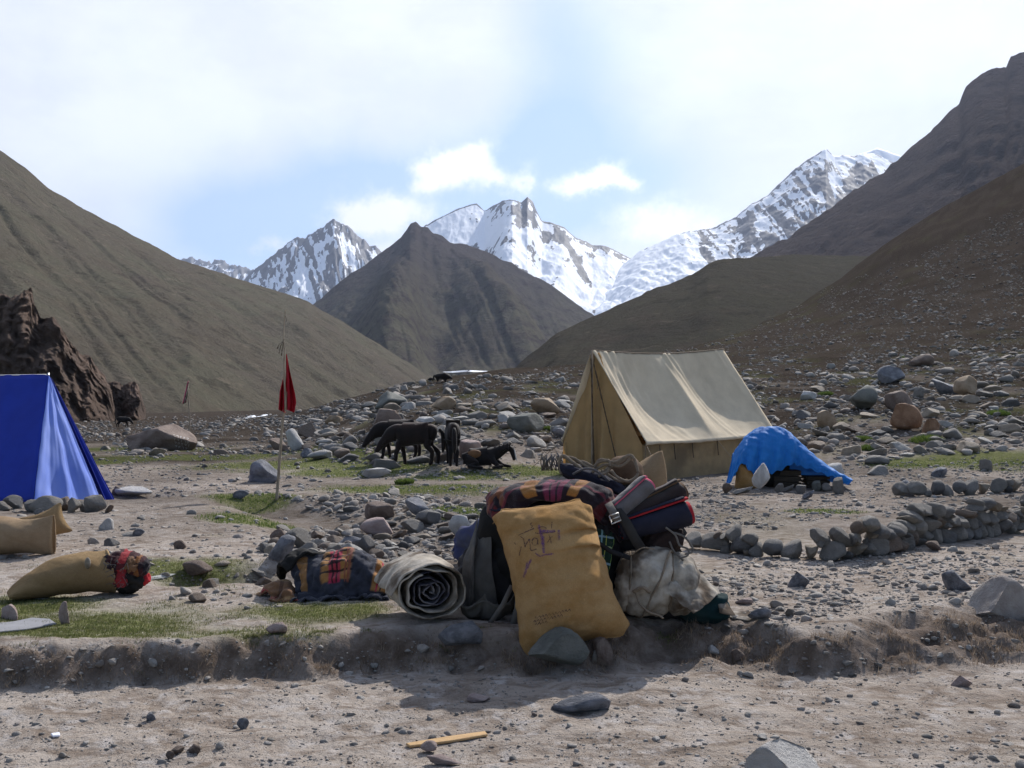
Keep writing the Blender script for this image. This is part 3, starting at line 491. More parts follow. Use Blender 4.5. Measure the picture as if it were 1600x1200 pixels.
NAMED = [
 # under the propped sack and along the bank
 ('boulder', 872, 1048, 98, 62, 'big smooth green grey boulder at the foot of the propped jute sack', dict(mat=green_rock, sink=.06, yaw=.2, tilt=0, back=.10, depth=.7, me=BIGROCK)),
 ('rock', 938, 1038, 42, 48, 'angular brown grey rock touching the big green grey boulder', dict(mat=brown_rock, sink=.1, back=.1)),
 ('rock', 934, 1040, 24, 20, 'small rounded stone below the two rocks under the jute sack', dict(sink=.2)),
 ('rock', 720, 1028, 76, 44, 'flat sided rock half buried in the bank under the rolled canvas', dict(mat=slate_rock, sink=.15, yaw=0, depth=.5)),
 ('rock', 430, 992, 37, 20, 'pale brick shaped stone alone on the edge of the turf', dict(mat=pink_rock, sink=.1, yaw=.1, tilt=0)),
 ('rock', 100, 976, 20, 36, 'small upright pointed stone at the end of the grey sheet on the turf', dict(mat=pink_rock, sink=.1, yaw=.4, tilt=.1)),
 ('rock', 910, 1118, 100, 26, 'low grey brown rock with a long tail breaking the dusty track', dict(mat=slate_rock, sink=.35, yaw=.15)),
 ('rock', 1216, 1238, 168, 62, 'large pale grey rock cut by the bottom edge of the picture', dict(sink=.3, yaw=.1, tilt=.0, roll=-.13, me=SLAB)),
 ('rock', 670, 1178, 27, 18, 'round pink grey pebble lying on the flat wooden stick', dict(mat=pink_rock, sink=.05, tilt=0)),
 ('rock', 690, 1198, 62, 16, 'long pinkish stone bar below the flat wooden stick', dict(mat=pink_rock, sink=.12, yaw=.08, tilt=0, depth=.4)),
 ('rock', 748, 1098, 38, 12, 'thin reddish flat stone above the wooden stick', dict(mat=pink_rock, sink=.2, yaw=.05)),
 ('rock', 232, 1128, 19, 16, 'small angular stone on the track below the turf bank', dict(mat=slate_rock)),
 ('rock', 377, 1140, 21, 16, 'dark pointed pebble on the track between two bare patches', dict(mat=slate_rock)),
 ('rock', 275, 1180, 22, 14, 'brown pebble in the middle of a cluster of three at the bottom of the track', dict(mat=brown_rock)),
 ('rock', 301, 1178, 26, 13, 'flat brown pebble, rightmost of three together at the bottom of the track', dict(mat=brown_rock)),
 ('rock', 263, 1188, 15, 12, 'smallest pebble of a cluster of three at the bottom of the track', dict(mat=brown_rock)),
 ('rock', 1507, 1074, 31, 17, 'smooth oval pebble lying on the track at the far right', dict(mat=pink_rock, yaw=0)),
 ('rock', 1573, 966, 110, 60, 'broad pale rock standing out of the bank at the right edge', dict(mat=plain_stone('dusty_rock', (.30, .26, .235), (.40, .36, .33)), sink=.38, yaw=.2, tilt=0, me=BIGROCK)),
 ('rock', 1500, 924, 56, 32, 'dark rock with a small pale stone leaning on it near the right edge', dict(mat=slate_rock, sink=.2)),
 ('rock', 1502, 922, 28, 16, 'small pale stone leaning on a dark rock near the right edge', dict(mat=pale_rock, sink=.1, fwd=.16)),
 ('rock', 1462, 862, 24, 20, 'small dark pyramid shaped stone standing on the path below the wall', dict(mat=brown_rock, sink=.1)),
 ('rock', 1251, 918, 34, 24, 'grey pointed stone alone between the white bundle and the right edge', dict(mat=slate_rock)),
 ('rock', 1168, 946, 34, 13, 'flat pinkish stone behind the tail of the white canvas bundle', dict(mat=pink_rock)),
 ('rock', 1190, 972, 38, 20, 'dark blocky stone beside the white scrap on the bank', dict(mat=slate_rock, sink=.1)),
 ('rock', 1236, 964, 16, 18, 'small upright flake of stone beside the dark blocky stone', dict()),
 ('rock', 1155, 1034, 28, 14, 'dull flat stone below the rooty bank right of the pile', dict(mat=brown_rock)),
 ('rock', 1116, 1026, 19, 12, 'small white pebble below the rooty bank right of the pile', dict(mat=pale_rock)),
 # stream bed
 ('boulder', 593, 838, 66, 27, 'large flat pale boulder lying in the dry stream bed', dict(mat=pink_rock, sink=.1, yaw=0, tilt=0)),
 ('boulder', 655, 812, 46, 32, 'blue grey rounded boulder in the dry stream bed', dict(mat=slate_rock, sink=.15)),
 ('boulder', 670, 822, 62, 26, 'long sloping pale rock leaning on the blue grey boulder', dict(sink=.2, yaw=-.5)),
 ('boulder', 590, 815, 58, 32, 'lumpy dark boulder behind the flat pale one in the stream bed', dict(mat=brown_rock, sink=.2)),
 ('rock', 645, 833, 44, 20, 'rough grey rock beside the flat pale boulder', dict()),
 ('rock', 722, 840, 42, 34, 'pale wedge shaped rock on the right side of the stream bed', dict(mat=pale_rock, sink=.2)),
 ('rock', 440, 880, 56, 38, 'cracked grey rock at the edge of the turf behind the tartan blanket', dict(mat=slate_rock, sink=.15)),
 ('rock', 466, 858, 50, 32, 'pale faceted rock at the near end of the stream bed', dict(sink=.15)),
 ('rock', 432, 846, 30, 20, 'round brown stone beside the pale faceted rock', dict(mat=brown_rock)),
 ('rock', 545, 855, 48, 18, 'flat grey slab in front of the flat pale boulder', dict(mat=slate_rock)),
 ('rock', 570, 866, 32, 30, 'pointed pale stone just behind the tartan blanket', dict()),
 ('rock', 302, 908, 54, 20, 'low dark rock with a flat top on the turf beside the white strap', dict(mat=brown_rock, sink=.25)),
 ('rock', 54, 920, 46, 24, 'blue grey stone under the tail of the tartan stuffed sack', dict(mat=slate_rock, sink=.2, fwd=.1)),
 ('rock', 52, 938, 44, 16, 'pale flat stone in the turf before the tartan stuffed sack', dict(mat=pale_rock)),
 ('rock', 8, 968, 34, 28, 'pink grey rock at the left edge above the grey sheet', dict(mat=pink_rock)),
 # midfield
 ('boulder', 405, 754, 60, 36, 'dark rounded boulder behind the red flag pole', dict(mat=slate_rock, sink=.15)),
 ('rock', 372, 780, 30, 13, 'low dark stone at the foot of the red flag pole', dict(mat=slate_rock)),
 ('rock', 458, 706, 36, 36, 'pale standing rock with a dark left side behind the flag pole', dict(mat=pale_rock, sink=.1)),
 ('rock', 436, 706, 34, 22, 'dark block against the pale standing rock', dict(mat=brown_rock)),
 ('boulder', 583, 747, 52, 20, 'smooth pale boulder on the turf in front of the standing horses', dict(mat=pale_rock, sink=.15, yaw=-.1)),
 ('rock', 478, 716, 20, 16, 'small dark pyramid stone on the turf between flag pole and horses', dict(mat=slate_rock)),
 ('boulder', 605, 640, 52, 28, 'smooth green grey boulder highest on the bank above the horses', dict(mat=green_rock, sink=.2)),
 ('boulder', 600, 672, 70, 40, 'long tilted brown boulder directly above the standing horses', dict(mat=brown_rock, sink=.2, roll=-.35)),
 ('boulder', 690, 642, 44, 22, 'tan boulder with a lit corner high on the bank above the horses', dict(mat=tan_rock, sink=.2)),
 ('rock', 662, 664, 34, 12, 'pale flat topped rock just behind the horse backs', dict(mat=pale_rock)),
 ('boulder', 852, 648, 50, 34, 'brown boulder on the bank near the left side of the canvas tent', dict(mat=tan_rock, sink=.2)),
 ('boulder', 822, 676, 58, 30, 'wide flat topped grey boulder above the lying horse', dict(mat=green_rock, sink=.15)),
 ('rock', 875, 684, 26, 20, 'rounded blue grey stone beside the canvas tent', dict(mat=slate_rock)),
 ('rock', 733, 718, 44, 34, 'pale rock between the standing and the lying horse', dict(mat=pink_rock, sink=.1)),
 ('rock', 520, 662, 34, 18, 'wide pale brown rock on the rising bank right of the flag', dict(mat=tan_rock)),
 ('rock', 482, 684, 40, 24, 'dull grey rock among others right of the flag pole', dict()),
 ('rock', 200, 777, 66, 18, 'broken pale slab lying right of the blue tent', dict(mat=pale_rock, sink=.15, yaw=.1)),
 ('rock', 182, 775, 20, 18, 'small brown stone leaning on the pale slab by the blue tent', dict(mat=brown_rock)),
 ('rock', 166, 828, 28, 18, 'rounded pale stone alone in front of the blue tent', dict(mat=pale_rock)),
 ('rock', 212, 838, 22, 12, 'small dark stone right of the pale rounded one', dict(mat=slate_rock)),
 ('rock', 279, 858, 21, 14, 'small brown pointed stone alone on the bare earth', dict(mat=brown_rock)),
 # bank on the right
 ('boulder', 1353, 641, 56, 38, 'big rounded grey boulder in the middle of the bank on the right', dict(mat=green_rock, sink=.15)),
 ('boulder', 1408, 642, 54, 36, 'tan grey boulder right beside the big rounded one', dict(mat=brown_rock, sink=.15)),
 ('boulder', 1421, 674, 48, 40, 'rust brown angular boulder tilted on the slope', dict(mat=red_rock, sink=.15, roll=-.3)),
 ('boulder', 1290, 668, 42, 32, 'pale round boulder left of the others on the bank', dict(mat=tan_rock, sink=.15)),
 ('boulder', 1515, 622, 42, 34, 'pale leaning boulder high on the bank with a bright edge', dict(mat=tan_rock, sink=.1, roll=.4)),
 ('boulder', 1480, 616, 42, 24, 'grey boulder leaning against the pale one high on the bank', dict(mat=slate_rock)),
 ('rock', 1440, 622, 22, 22, 'smooth stone between the grey boulders high on the bank', dict()),
 ('boulder', 1400, 598, 50, 26, 'low dark boulder with a pale cap stone at the top of the bank', dict(mat=slate_rock)),
 ('rock', 1460, 680, 34, 26, 'orange brown stone with a pale stone on its back beside a green tuft', dict(mat=red_rock)),
 ('rock', 1265, 624, 28, 14, 'white topped flat stone on the slope above the blue tarpaulin', dict(mat=pale_rock)),
 ('rock', 1311, 745, 44, 20, 'pale oval rock behind the right end of the blue tarpaulin', dict(mat=pale_rock)),
 ('boulder', 1420, 776, 34, 26, 'squat grey stone at the start of the low row of stones', dict(mat=slate_rock, sink=.1)),
 ('rock', 1472, 745, 30, 20, 'dark angular rock in front of the green patch', dict(mat=slate_rock)),
 ('rock', 1543, 736, 20, 22, 'small pointed stone in front of the green patch', dict()),
 ('rock', 1380, 742, 44, 14, 'low wide grey rock between tarpaulin and green patch', dict()),
 ('boulder', 1445, 572, 40, 18, 'dark boulder half sunk far up the right slope', dict(mat=brown_rock)),
]
stone_n = 0
for row in NAMED:
    nm, px, py, wp, hp, lab, op = row; op = dict(op); g_ = G(px, py); Y = g_.y+op.pop('fwd', 0)*0
    w = wp*Y/F; h = hp*Y/F/(1-op.get('sink', .25)); d = w*op.pop('depth', random.uniform(.6, .85))
    if 'sink' not in op: op['sink'] = .25
    o = put_stone(nm, lab, g_.x, g_.y+d*op.pop('back', .38), w, h, d, sub=3, **op); stone_n += 1

# ---- all the other stones, scattered by zone: the largest become objects of their own, the rest is rubble
def zone(name, poly, n, smin, smax, power, flat=(.36, .72), minpx=1.7, txt=None, grp=None, clump=0):
    return dict(name=name, poly=poly, n=n, smin=smin, smax=smax, power=power, flat=flat, minpx=minpx, txt=txt, grp=grp, clump=clump)
ZONES = [
 zone('bed', [(425, 775), (520, 772), (600, 765), (700, 785), (770, 800), (760, 850), (700, 880), (560, 872), (430, 868), (400, 850), (520, 815)], 2600, 0.04, 0.30, 1.95, txt='stone lying in the dry stream bed behind the rolled canvas', grp='stones in the dry stream bed'),
 zone('leftfield', [(90, 668), (300, 655), (470, 650), (600, 640), (640, 705), (430, 708), (300, 715), (90, 710)], 3600, 0.05, 0.7, 2.1, txt='rock in the stony field behind the flag pole', grp='rocks in the stony field behind the flag pole'),
 zone('leftfar', [(60, 653), (420, 646), (560, 630), (600, 650), (560, 662), (60, 682)], 2600, 0.12, 0.8, 2.3, txt='rock on the far valley floor below the hillside', grp='rocks on the far valley floor'),
 zone('leftmid', [(100, 705), (480, 700), (600, 725), (860, 725), (860, 790), (600, 790), (380, 775), (100, 780)], 2600, 0.02, 0.25, 2.3, txt='stone on the patchy turf between blue tent and horses', grp='stones on the patchy turf'),
 zone('bank', [(430, 650), (600, 603), (720, 588), (900, 575), (905, 700), (840, 715), (560, 735), (480, 700)], 5200, .05, .85, 2.1, txt='rock on the dark bank behind the horses', grp='rocks on the bank behind the horses'),
 zone('rightbank', [(1130, 575), (1240, 560), (1660, 545), (1660, 705), (1340, 720), (1180, 700)], 7500, .04, .75, 2.05, txt='rock on the dark bank behind the blue tarpaulin', grp='rocks on the bank behind the tarpaulin'),
 zone('rightmid', [(1060, 745), (1230, 760), (1340, 725), (1660, 715), (1660, 800), (1300, 810), (1080, 845)], 5200, 0.015, 0.16, 2.3, txt='stone on the flat ground between stone wall and blue tarpaulin', grp='stones between wall and tarpaulin'),
 zone('rightfront', [(1060, 880), (1300, 855), (1660, 850), (1660, 935), (1400, 950), (1220, 980), (1140, 960)], 5600, 0.012, 0.13, 2.3, txt='stone on the stony path in front of the stone wall', grp='stones on the path in front of the wall'),
 zone('leftterrace', [(0, 790), (430, 790), (470, 870), (440, 960), (200, 930), (-60, 900)], 900, .02, .20, 2.2, txt='stone on the bare terrace between the jute sacks and the flag pole', grp='stones on the bare terrace'),
 zone('bankedge', [(-60, 1005), (560, 1000), (1060, 985), (1220, 960), (1660, 925), (1660, 1010), (1200, 1060), (560, 1075), (-60, 1095)], 2600, .008, .10, 2.35, txt='stone on the eroded bank at the edge of the track', grp='stones on the eroded bank'),
 zone('track', [(-80, 1080), (560, 1065), (1200, 1050), (1680, 1000), (1680, 1230), (-80, 1230)], 6500, .006, .075, 2.6, minpx=1.2, txt='pebble on the dusty track at the front', grp='pebbles on the dusty track'),
 zone('slope', [(820, 575), (1000, 556), (1180, 508), (1660, 300), (1660, 560), (1240, 565), (1130, 580), (1000, 575)], 12000, 0.08, 0.6, 2.7, minpx=1.8, txt='boulder on the scree slope above the canvas tent', grp='boulders on the scree slope'),
 zone('moraine', [(600, 606), (900, 570), (1100, 540), (1130, 575), (900, 600), (620, 630)], 2500, 0.08, 0.35, 2.4, minpx=2, txt='stone on the crest behind the horses', grp='stones on the crest behind the horses'),
 zone('behindtent', [(560, 735), (860, 700), (1160, 740), (1160, 830), (1080, 830), (760, 790), (640, 760)], 3200, 0.015, 0.15, 2.4, txt='stone on the ground between canvas tent and pile', grp='stones between canvas tent and pile'),
]
def in_poly(x, y, P):
    c = np.zeros(len(x), bool); n = len(P)
    for i in range(n):
        x1, y1 = P[i]; x2, y2 = P[(i+1) % n]
        k = ((y1 > y) != (y2 > y)) & (x < (x2-x1)*(y-y1)/(y2-y1+1e-12)+x1); c ^= k
    return c
cand = []
KEEP_OUT = [(2.0, 23.6, 1.5), (3.2, 24.2, 1.6), (4.6, 25.4, 1.6), (5.4, 26.2, 1.5), (-9.5, 18.2, 1.8), (-7.8, 17.4, 1.1), (5.5, 20.5, 1.0), (6.3, 20.6, .9), (.35, 7.9, 1.15), (-.65, 8.0, .5), (1.3, 8.1, .6), (-2.0, 21.8, .5), (-3.0, 21.8, .7), (-1.3, 21.5, .5), (-.4, 21.5, .9), (-1.5, 8.8, .6), (-3.6, 8.9, .8), (-4.9, 9.6, .8)]
for zi, z in enumerate(ZONES):
    P = np.array(z['poly'], float); lo = P.min(0); hi = P.max(0); px = rng.uniform(lo[0]-30, hi[0]+30, z['n']*3); py = rng.uniform(lo[1]-8, hi[1]+10, z['n']*3)
    k = in_poly(px+38*fbm(px/45, py/22+zi*9, o=2), py+11*fbm(px/50, py/18+70, o=2), P); dens = fbm(px/60, py/25, o=2)+rng.uniform(-.7, .7, len(px)) > -.05; k &= dens; px = px[k][:z['n']]; py = py[k][:z['n']]
    X, Y, Z = ground_at(px, py); ok = ~np.isnan(Y); X, Y, px, py = X[ok], Y[ok], px[ok], py[ok]
    u = rng.uniform(size=len(X)); a = z['power']; s0 = np.maximum(z['smin'], z['minpx']*Y/F); s1 = np.maximum(z['smax'], s0*1.3)
    s = (s0**(1-a)+u*(s1**(1-a)-s0**(1-a)))**(1/(1-a))
    for q in range(len(X)): cand.append((float(s[q]*F/Y[q]), float(s[q]), float(X[q]), float(Y[q]), zi))
cand.sort(key=lambda c: -c[0])
SINGLE_MAX = 200; singles = 0; rest = []
LM = [(872, 1030, 'green grey boulder under the jute sack'), (672, 960, 'rolled canvas'), (530, 930, 'tartan bundle'), (432, 782, 'red flag pole'), (593, 838, 'flat pale boulder in the stream bed'), (655, 805, 'blue grey boulder in the stream bed'), (722, 838, 'pale wedge rock by the stream bed'), (440, 878, 'cracked rock behind the tartan bundle'), (302, 905, 'flat topped rock beside the white strap'),
 (405, 752, 'dark rounded boulder behind the flag pole'), (458, 704, 'pale standing rock'), (583, 745, 'smooth pale boulder before the horses'), (645, 728, 'standing horses'), (770, 733, 'lying horse'), (605, 638, 'highest boulder above the horses'), (600, 670, 'tilted brown boulder above the horses'), (690, 640, 'tan boulder above the horses'), (822, 674, 'flat topped boulder above the lying horse'), (852, 646, 'brown boulder beside the canvas tent'),
 (230, 702, 'great inscribed boulder'), (190, 790, 'blue tent'), (200, 775, 'pale slab by the blue tent'), (296, 674, 'distant flag pole'), (1353, 640, 'big rounded boulder on the right bank'), (1421, 672, 'rust brown boulder'), (1290, 666, 'pale round boulder on the right bank'), (1515, 620, 'pale leaning boulder'), (1400, 598, 'cap stone boulder atop the bank'), (1265, 622, 'white topped flat stone'), (1230, 770, 'blue tarpaulin'), (1540, 716, 'green patch'), (1311, 745, 'pale oval rock by the tarpaulin'),
 (1462, 860, 'dark pyramid stone on the path'), (1500, 922, 'dark rock near the right edge'), (1573, 960, 'broad pale rock at the right edge'), (1251, 916, 'pointed stone on the path'), (1150, 955, 'tail of the white bundle'), (1190, 970, 'dark blocky stone on the bank'), (1110, 850, 'near end of the stone wall'), (1300, 875, 'middle of the stone wall'), (1560, 840, 'right end of the stone wall'), (1060, 745, 'corner of the canvas tent'), (430, 990, 'pale brick shaped stone'), (100, 975, 'upright pointed stone'), (910, 1116, 'low rock with a tail'), (720, 1026, 'flat sided rock in the bank'), (130, 925, 'tartan stuffed sack'), (1460, 678, 'orange brown stone')]
used_labels = {}
def rock_label(colr, shape, big, small, px, py):
    for lx, ly, nm in sorted(LM, key=lambda q: math.hypot(q[0]-px, (q[1]-py)*1.8))[:5]:
        dx, dy = px-lx, (py-ly)*1.6; dr = ('left of' if dx < 0 else 'right of') if abs(dx) > abs(dy) else ('behind' if dy < 0 else 'in front of')
        for mod in ('', 'small ' if small else 'larger ', 'second '):
            l = f"{mod}{shape} {colr} {'boulder' if big else 'rock'} just {dr} the {nm}"
            if l not in used_labels and len(l.split()) <= 16: used_labels[l] = 1; return l
    return f"{shape} {colr} rock far {dr} the {nm}" 
cell = {}
for (spx, s, x, y, zi) in cand:
    if any((x-a)**2+(y-b)**2 < (q+s*.4)**2 for a, b, q in KEEP_OUT): continue
    key = (int(x//1.5), int(y//1.5)); r = s*.5
    if spx > 7:
        bad = False
        for dx in (-1, 0, 1):
            for dy in (-1, 0, 1):
                for (a, b, q) in cell.get((key[0]+dx, key[1]+dy), ()):
                    if (a-x)**2+(b-y)**2 < ((r+q)*.78)**2: bad = True; break
                if bad: break
            if bad: break
        if bad or not free(x, y, r, .7) and spx > 10: continue
        cell.setdefault(key, []).append((x, y, r))
    z = ZONES[zi]; lo, hi = z['flat']
    if singles < SINGLE_MAX and spx > 9:
        px_ = 800+F*x/y
        if -20 < px_ < 1620:
            big = s > .55; colr = rr.choice(['grey', 'grey', 'slate grey', 'brown', 'tan', 'pale'])
            h = s*random.uniform(lo, hi); shape = 'low flat' if h < s*.55 else 'blocky'
            py_ = 640-F*(h1(x, y)-EYE)/y; o = put_stone('boulder' if big else 'rock', rock_label(colr, shape, big, spx < 20, px_, py_), x, y, s, h, s*random.uniform(.65, 1), me=stone_me(3 if spx > 24 else 2, str(colr)), sink=.36, roll=random.uniform(-.2, .2), group=z['grp'])
            placed.pop(); singles += 1; continue
    rest.append((spx, s, x, y, zi))
print('named', stone_n, 'singles', singles, 'rubble', len(rest))
# rubble as real geometry, joined zone by zone
def joined(items, name, label, mat, smooth=False, attach=None):
    Vs = []; Fs = []; Ts = []; off = 0
    xs = np.array([i[2] for i in items]); ys = np.array([i[3] for i in items]); hs = H(xs, ys)
    for (spx, s, x, y, zi), hz in zip(items, hs):
        sub = 2 if spx > 13 else 1 if spx > 5 else 0
        V, Fc = BANK[sub][rr.integers(len(BANK[sub]))]
        sx, sy, sz = s*.5, s*.5*rr.uniform(.6, 1), s*.5*rr.uniform(.35, .8)
        th = rr.uniform(0, 2*PI); c, sn = math.cos(th), math.sin(th); ti = rr.normal()*.22
        P = V*[sx, sy, sz]; P = np.stack([P[:, 0], P[:, 1]*math.cos(ti)-P[:, 2]*math.sin(ti), P[:, 1]*math.sin(ti)+P[:, 2]*math.cos(ti)], 1)
        P = np.stack([P[:, 0]*c-P[:, 1]*sn+x, P[:, 0]*sn+P[:, 1]*c+y, P[:, 2]+hz+sz*rr.uniform(-.3, .4)], 1)
        Vs.append(P); Fs.append(Fc+off); off += len(P); Ts.append(np.tile([rr.uniform(), rr.uniform()**(2.2 if y > 26 else .75), 0], (len(P), 1)))
    me = mesh_np(name, np.vstack(Vs), np.vstack(Fs), mat, smooth=smooth, attrs={'tint': np.vstack(Ts)})
    return link(name, me, kind='stuff', label=label)
by = {}
for it in rest: by.setdefault(it[4], []).append(it)
for zi, items in by.items():
    nm = 'gravel' if ZONES[zi]['name'] in ('track', 'bankedge', 'rightfront', 'leftterrace') else 'rubble'
    joined(items, nm, 'small loose '+ZONES[zi]['txt'].split(' ', 1)[0]+'s '+ZONES[zi]['txt'].split(' ', 1)[1], M_rubble)

# ------------------------------------------------------------------ dry stone wall on the right, each stone a part
WALL_ME = [mesh_np('stone', *stone_shape(3, rr, cuts=9, round_=.05+.06*(k % 3), n=.05), M_stones[['grey', 'tan', 'grey', 'brown', 'slate grey', 'grey'][k % 6]], smooth=True) for k in range(24)]
def dry_wall(label, line, height, thick, sw, name='stone_wall', courses=None, n_max=230, rough=.3):
    """line: plan points; courses of stones laid one on another, irregular, open at the joints"""
    P = [Vector((a, b, 0)) for a, b in line]; L = [0]
    for a, b in zip(P, P[1:]): L.append(L[-1]+(b-a).length)
    w = thing(name, label, 'wall', (P[0].x, P[0].y, h1(P[0].x, P[0].y))); rd = random.Random(3); n = 0
    def pt(s):
        for k in range(len(P)-1):
            if s <= L[k+1] or k == len(P)-2:
                q = (s-L[k])/(L[k+1]-L[k]); return P[k].lerp(P[k+1], q), (P[k+1]-P[k]).normalized()
    s = 0.0; tops = []
    nc = courses or 3
    base = {}
    for c in range(nc):
        s = rd.uniform(0, .1)
        while s < L[-1] and n < n_max:
            hh = height(s/L[-1]); ww = sw*rd.choice([.5, .7, .9, 1.0, 1.1, 1.35, 1.6])*rd.uniform(.85, 1.15)*(1.12-.14*c)
            p, d = pt(s+ww*.5); nrm = Vector((-d.y, d.x, 0))
            key = int(s/.08); z0 = max([base.get(key+k, 0) for k in range(0, max(1, int(ww/.08)))])
            if z0 < hh*rd.uniform(.8, 1.15)-.05 or c == 0:
                ht = min(ww*rd.uniform(.75, 1.1), sw*1.0)*(1 if c else 1.1)
                off = rd.uniform(-.03, .03)*thick
                x = p.x+nrm.x*off; y = p.y+nrm.y*off; g_ = h1(p.x, p.y)
                put_stone('stone', None, x, y, ww*1.16, ht*1.2, thick*rd.uniform(.85, 1.1), parent=w, z=g_+z0*.94-.02, sink=.02, yaw=math.atan2(d.y, d.x)+rd.uniform(-.25, .25), tilt=rd.uniform(-.3, .3), roll=rd.uniform(-.45, .45), me=rd.choice(WALL_ME)); placed.pop(); n += 1
                for k in range(0, max(1, int(ww/.08))): base[key+k] = z0+ht*.86
            s += ww*.93
    return w
def gp(px, py): g_ = G(px, py); return (g_.x, g_.y)
wl = [gp(1075, 862), gp(1150, 868), gp(1230, 874), gp(1310, 880), gp(1380, 872), gp(1440, 856), gp(1500, 850), gp(1600, 836), gp(1720, 826)]
wl = [(x, y+.18) for x, y in wl]
dry_wall('low dry stone wall of rounded grey stones running to the right edge', wl, lambda q: .12+.27*min(1, q*2.)+.05*math.sin(q*31), .28, .175, courses=5, n_max=290)
wl2 = [gp(1395, 778), gp(1450, 776), gp(1530, 772), gp(1600, 768), gp(1680, 764)]
dry_wall('short single row of stones behind the long dry stone wall', wl2, lambda q: .20, .26, .24, name='stone_row', courses=2, n_max=60)
# ------------------------------------------------------------------ cloth: a small position-based solver on grids of points
def _groups(n, m, wrap, rest, bend, close):
    idx = np.arange(n*m).reshape(n, m); out = []
    R = rest.reshape(-1, 3)
    def add(a, b, k, L=None):
        a = a.ravel(); b = b.ravel()
        if len(a): out.append((a, b, np.linalg.norm(R[a]-R[b], axis=1) if L is None else np.full(len(a), L), k))
    nx = lambda k: np.roll(idx, -k, 1)
    for par in (0, 1):
        if wrap: add(idx[:, par::2], nx(1)[:, par::2], 1.)
        else: add(idx[:, par:m-1:2], idx[:, par+1:m:2], 1.)
        add(idx[par:n-1:2], idx[par+1:n:2], 1.)
    for par in (0, 1):
        if wrap:
            add(idx[par:n-1:2], nx(1)[par+1:n:2], .35); add(nx(1)[par:n-1:2], idx[par+1:n:2], .35)
        else:
            add(idx[par:n-1:2, :-1], idx[par+1:n:2, 1:], .35); add(idx[par:n-1:2, 1:], idx[par+1:n:2, :-1], .35)
    if bend:
        for par in range(4):
            add(idx[par:n-2:4], idx[par+2:n:4], bend)
            if wrap:
                if m % 4 == 0: add(idx[:, par::4], nx(2)[:, par::4], bend)
            else: add(idx[:, par:m-2:4], idx[:, par+2:m:4], bend)
    for row in close:
        j = np.arange(1, m//2); add(idx[row][j], idx[row][m-j], .9, 0.)
    return out
def pbd(P, rest=None, wrap=False, steps=60, iters=10, grav=-9., pressure=0., prims=(), floor=True, pins=None, bend=.05, close=(), damp=.06, dt=.016, fric=.5, extra=None, swell=None):
    n, m, _ = P.shape; rest = P if rest is None else rest; gs = _groups(n, m, wrap, rest, bend, close)
    X = P.reshape(-1, 3).copy(); V = np.zeros_like(X); w = np.ones(len(X))
    if pins is not None: pi, pt, pk = pins; pi = np.asarray(pi)
    for st in range(steps):
        f = np.zeros_like(X); f[:, 2] += grav
        if pressure:
            G3 = X.reshape(n, m, 3); du = np.gradient(G3, axis=0); dv = (np.roll(G3, -1, 1)-np.roll(G3, 1, 1))*.5 if wrap else np.gradient(G3, axis=1)
            N = np.cross(dv, du).reshape(-1, 3); N /= np.linalg.norm(N, axis=1)[:, None]+1e-9
            if st == 0: sgn = 1. if not wrap or (N*(X-X.mean(0))).sum() > 0 else -1.
            N *= sgn; pr = pressure*min(1, st/15.)
            f += N*(pr if swell is None else pr*swell[:, None])
        Q = X+V*dt*(1-damp)+f*dt*dt
        for it in range(iters):
            for a, b, L, k in gs:
                d = Q[b]-Q[a]; l = np.sqrt((d*d).sum(1))+1e-9; c = (k*.5*(l-L)/l)[:, None]*d; Q[a] += c; Q[b] -= c
            if pins is not None: Q[pi] += (pt-Q[pi])*pk
            if extra: extra(Q)
            if it % 3 == 2 or it == iters-1:
                hit = np.zeros(len(Q), bool)
                for pr_ in prims: hit |= push(Q, pr_)
                if floor and it == iters-1:
                    hz = H(Q[:, 0], Q[:, 1])+.006; k = Q[:, 2] < hz; Q[k, 2] = hz[k]; hit |= k
        V = (Q-X)/dt; V[hit] *= (1-fric); sp = np.linalg.norm(V, axis=1); big = sp > 4; V[big] *= (4/sp[big])[:, None]; X = Q
    return X.reshape(n, m, 3)
def push(Q, pr):
    kind, c, r, R = pr[:4]; c = np.array(c); q = (Q-c)@R
    if kind == 'ell':
        u = q/np.array(r); l = np.linalg.norm(u, axis=1); k = l < 1
        if k.any(): Q[k] = (u[k]/np.maximum(l[k], .05)[:, None]*np.array(r))@R.T+c
        return k
    h = np.array(r); rd = pr[4]; d = np.abs(q)-(h-rd); o = np.maximum(d, 0); lo = np.linalg.norm(o, axis=1); ins = d.max(1); sd_ = np.where(ins > 0, lo, ins)-rd; k = sd_ < 0
    if k.any():
        qq = q[k]; dd = d[k]; oo = o[k]; sg = np.sign(qq); g = np.where((dd.max(1) > 0)[:, None], oo/(lo[k][:, None]+1e-9), (dd == dd.max(1)[:, None])*1.0)*sg
        Q[k] += ((-sd_[k])[:, None]*g)@R.T
    return k
def rot(yaw=0, pitch=0, roll=0): return np.array(Euler((pitch, roll, yaw)).to_matrix())
def box(c, h, yaw=0, pitch=0, roll=0, r=.04): return ('box', c, h, rot(yaw, pitch, roll), r)
def ellp(c, r, yaw=0, pitch=0, roll=0): return ('ell', c, r, rot(yaw, pitch, roll))
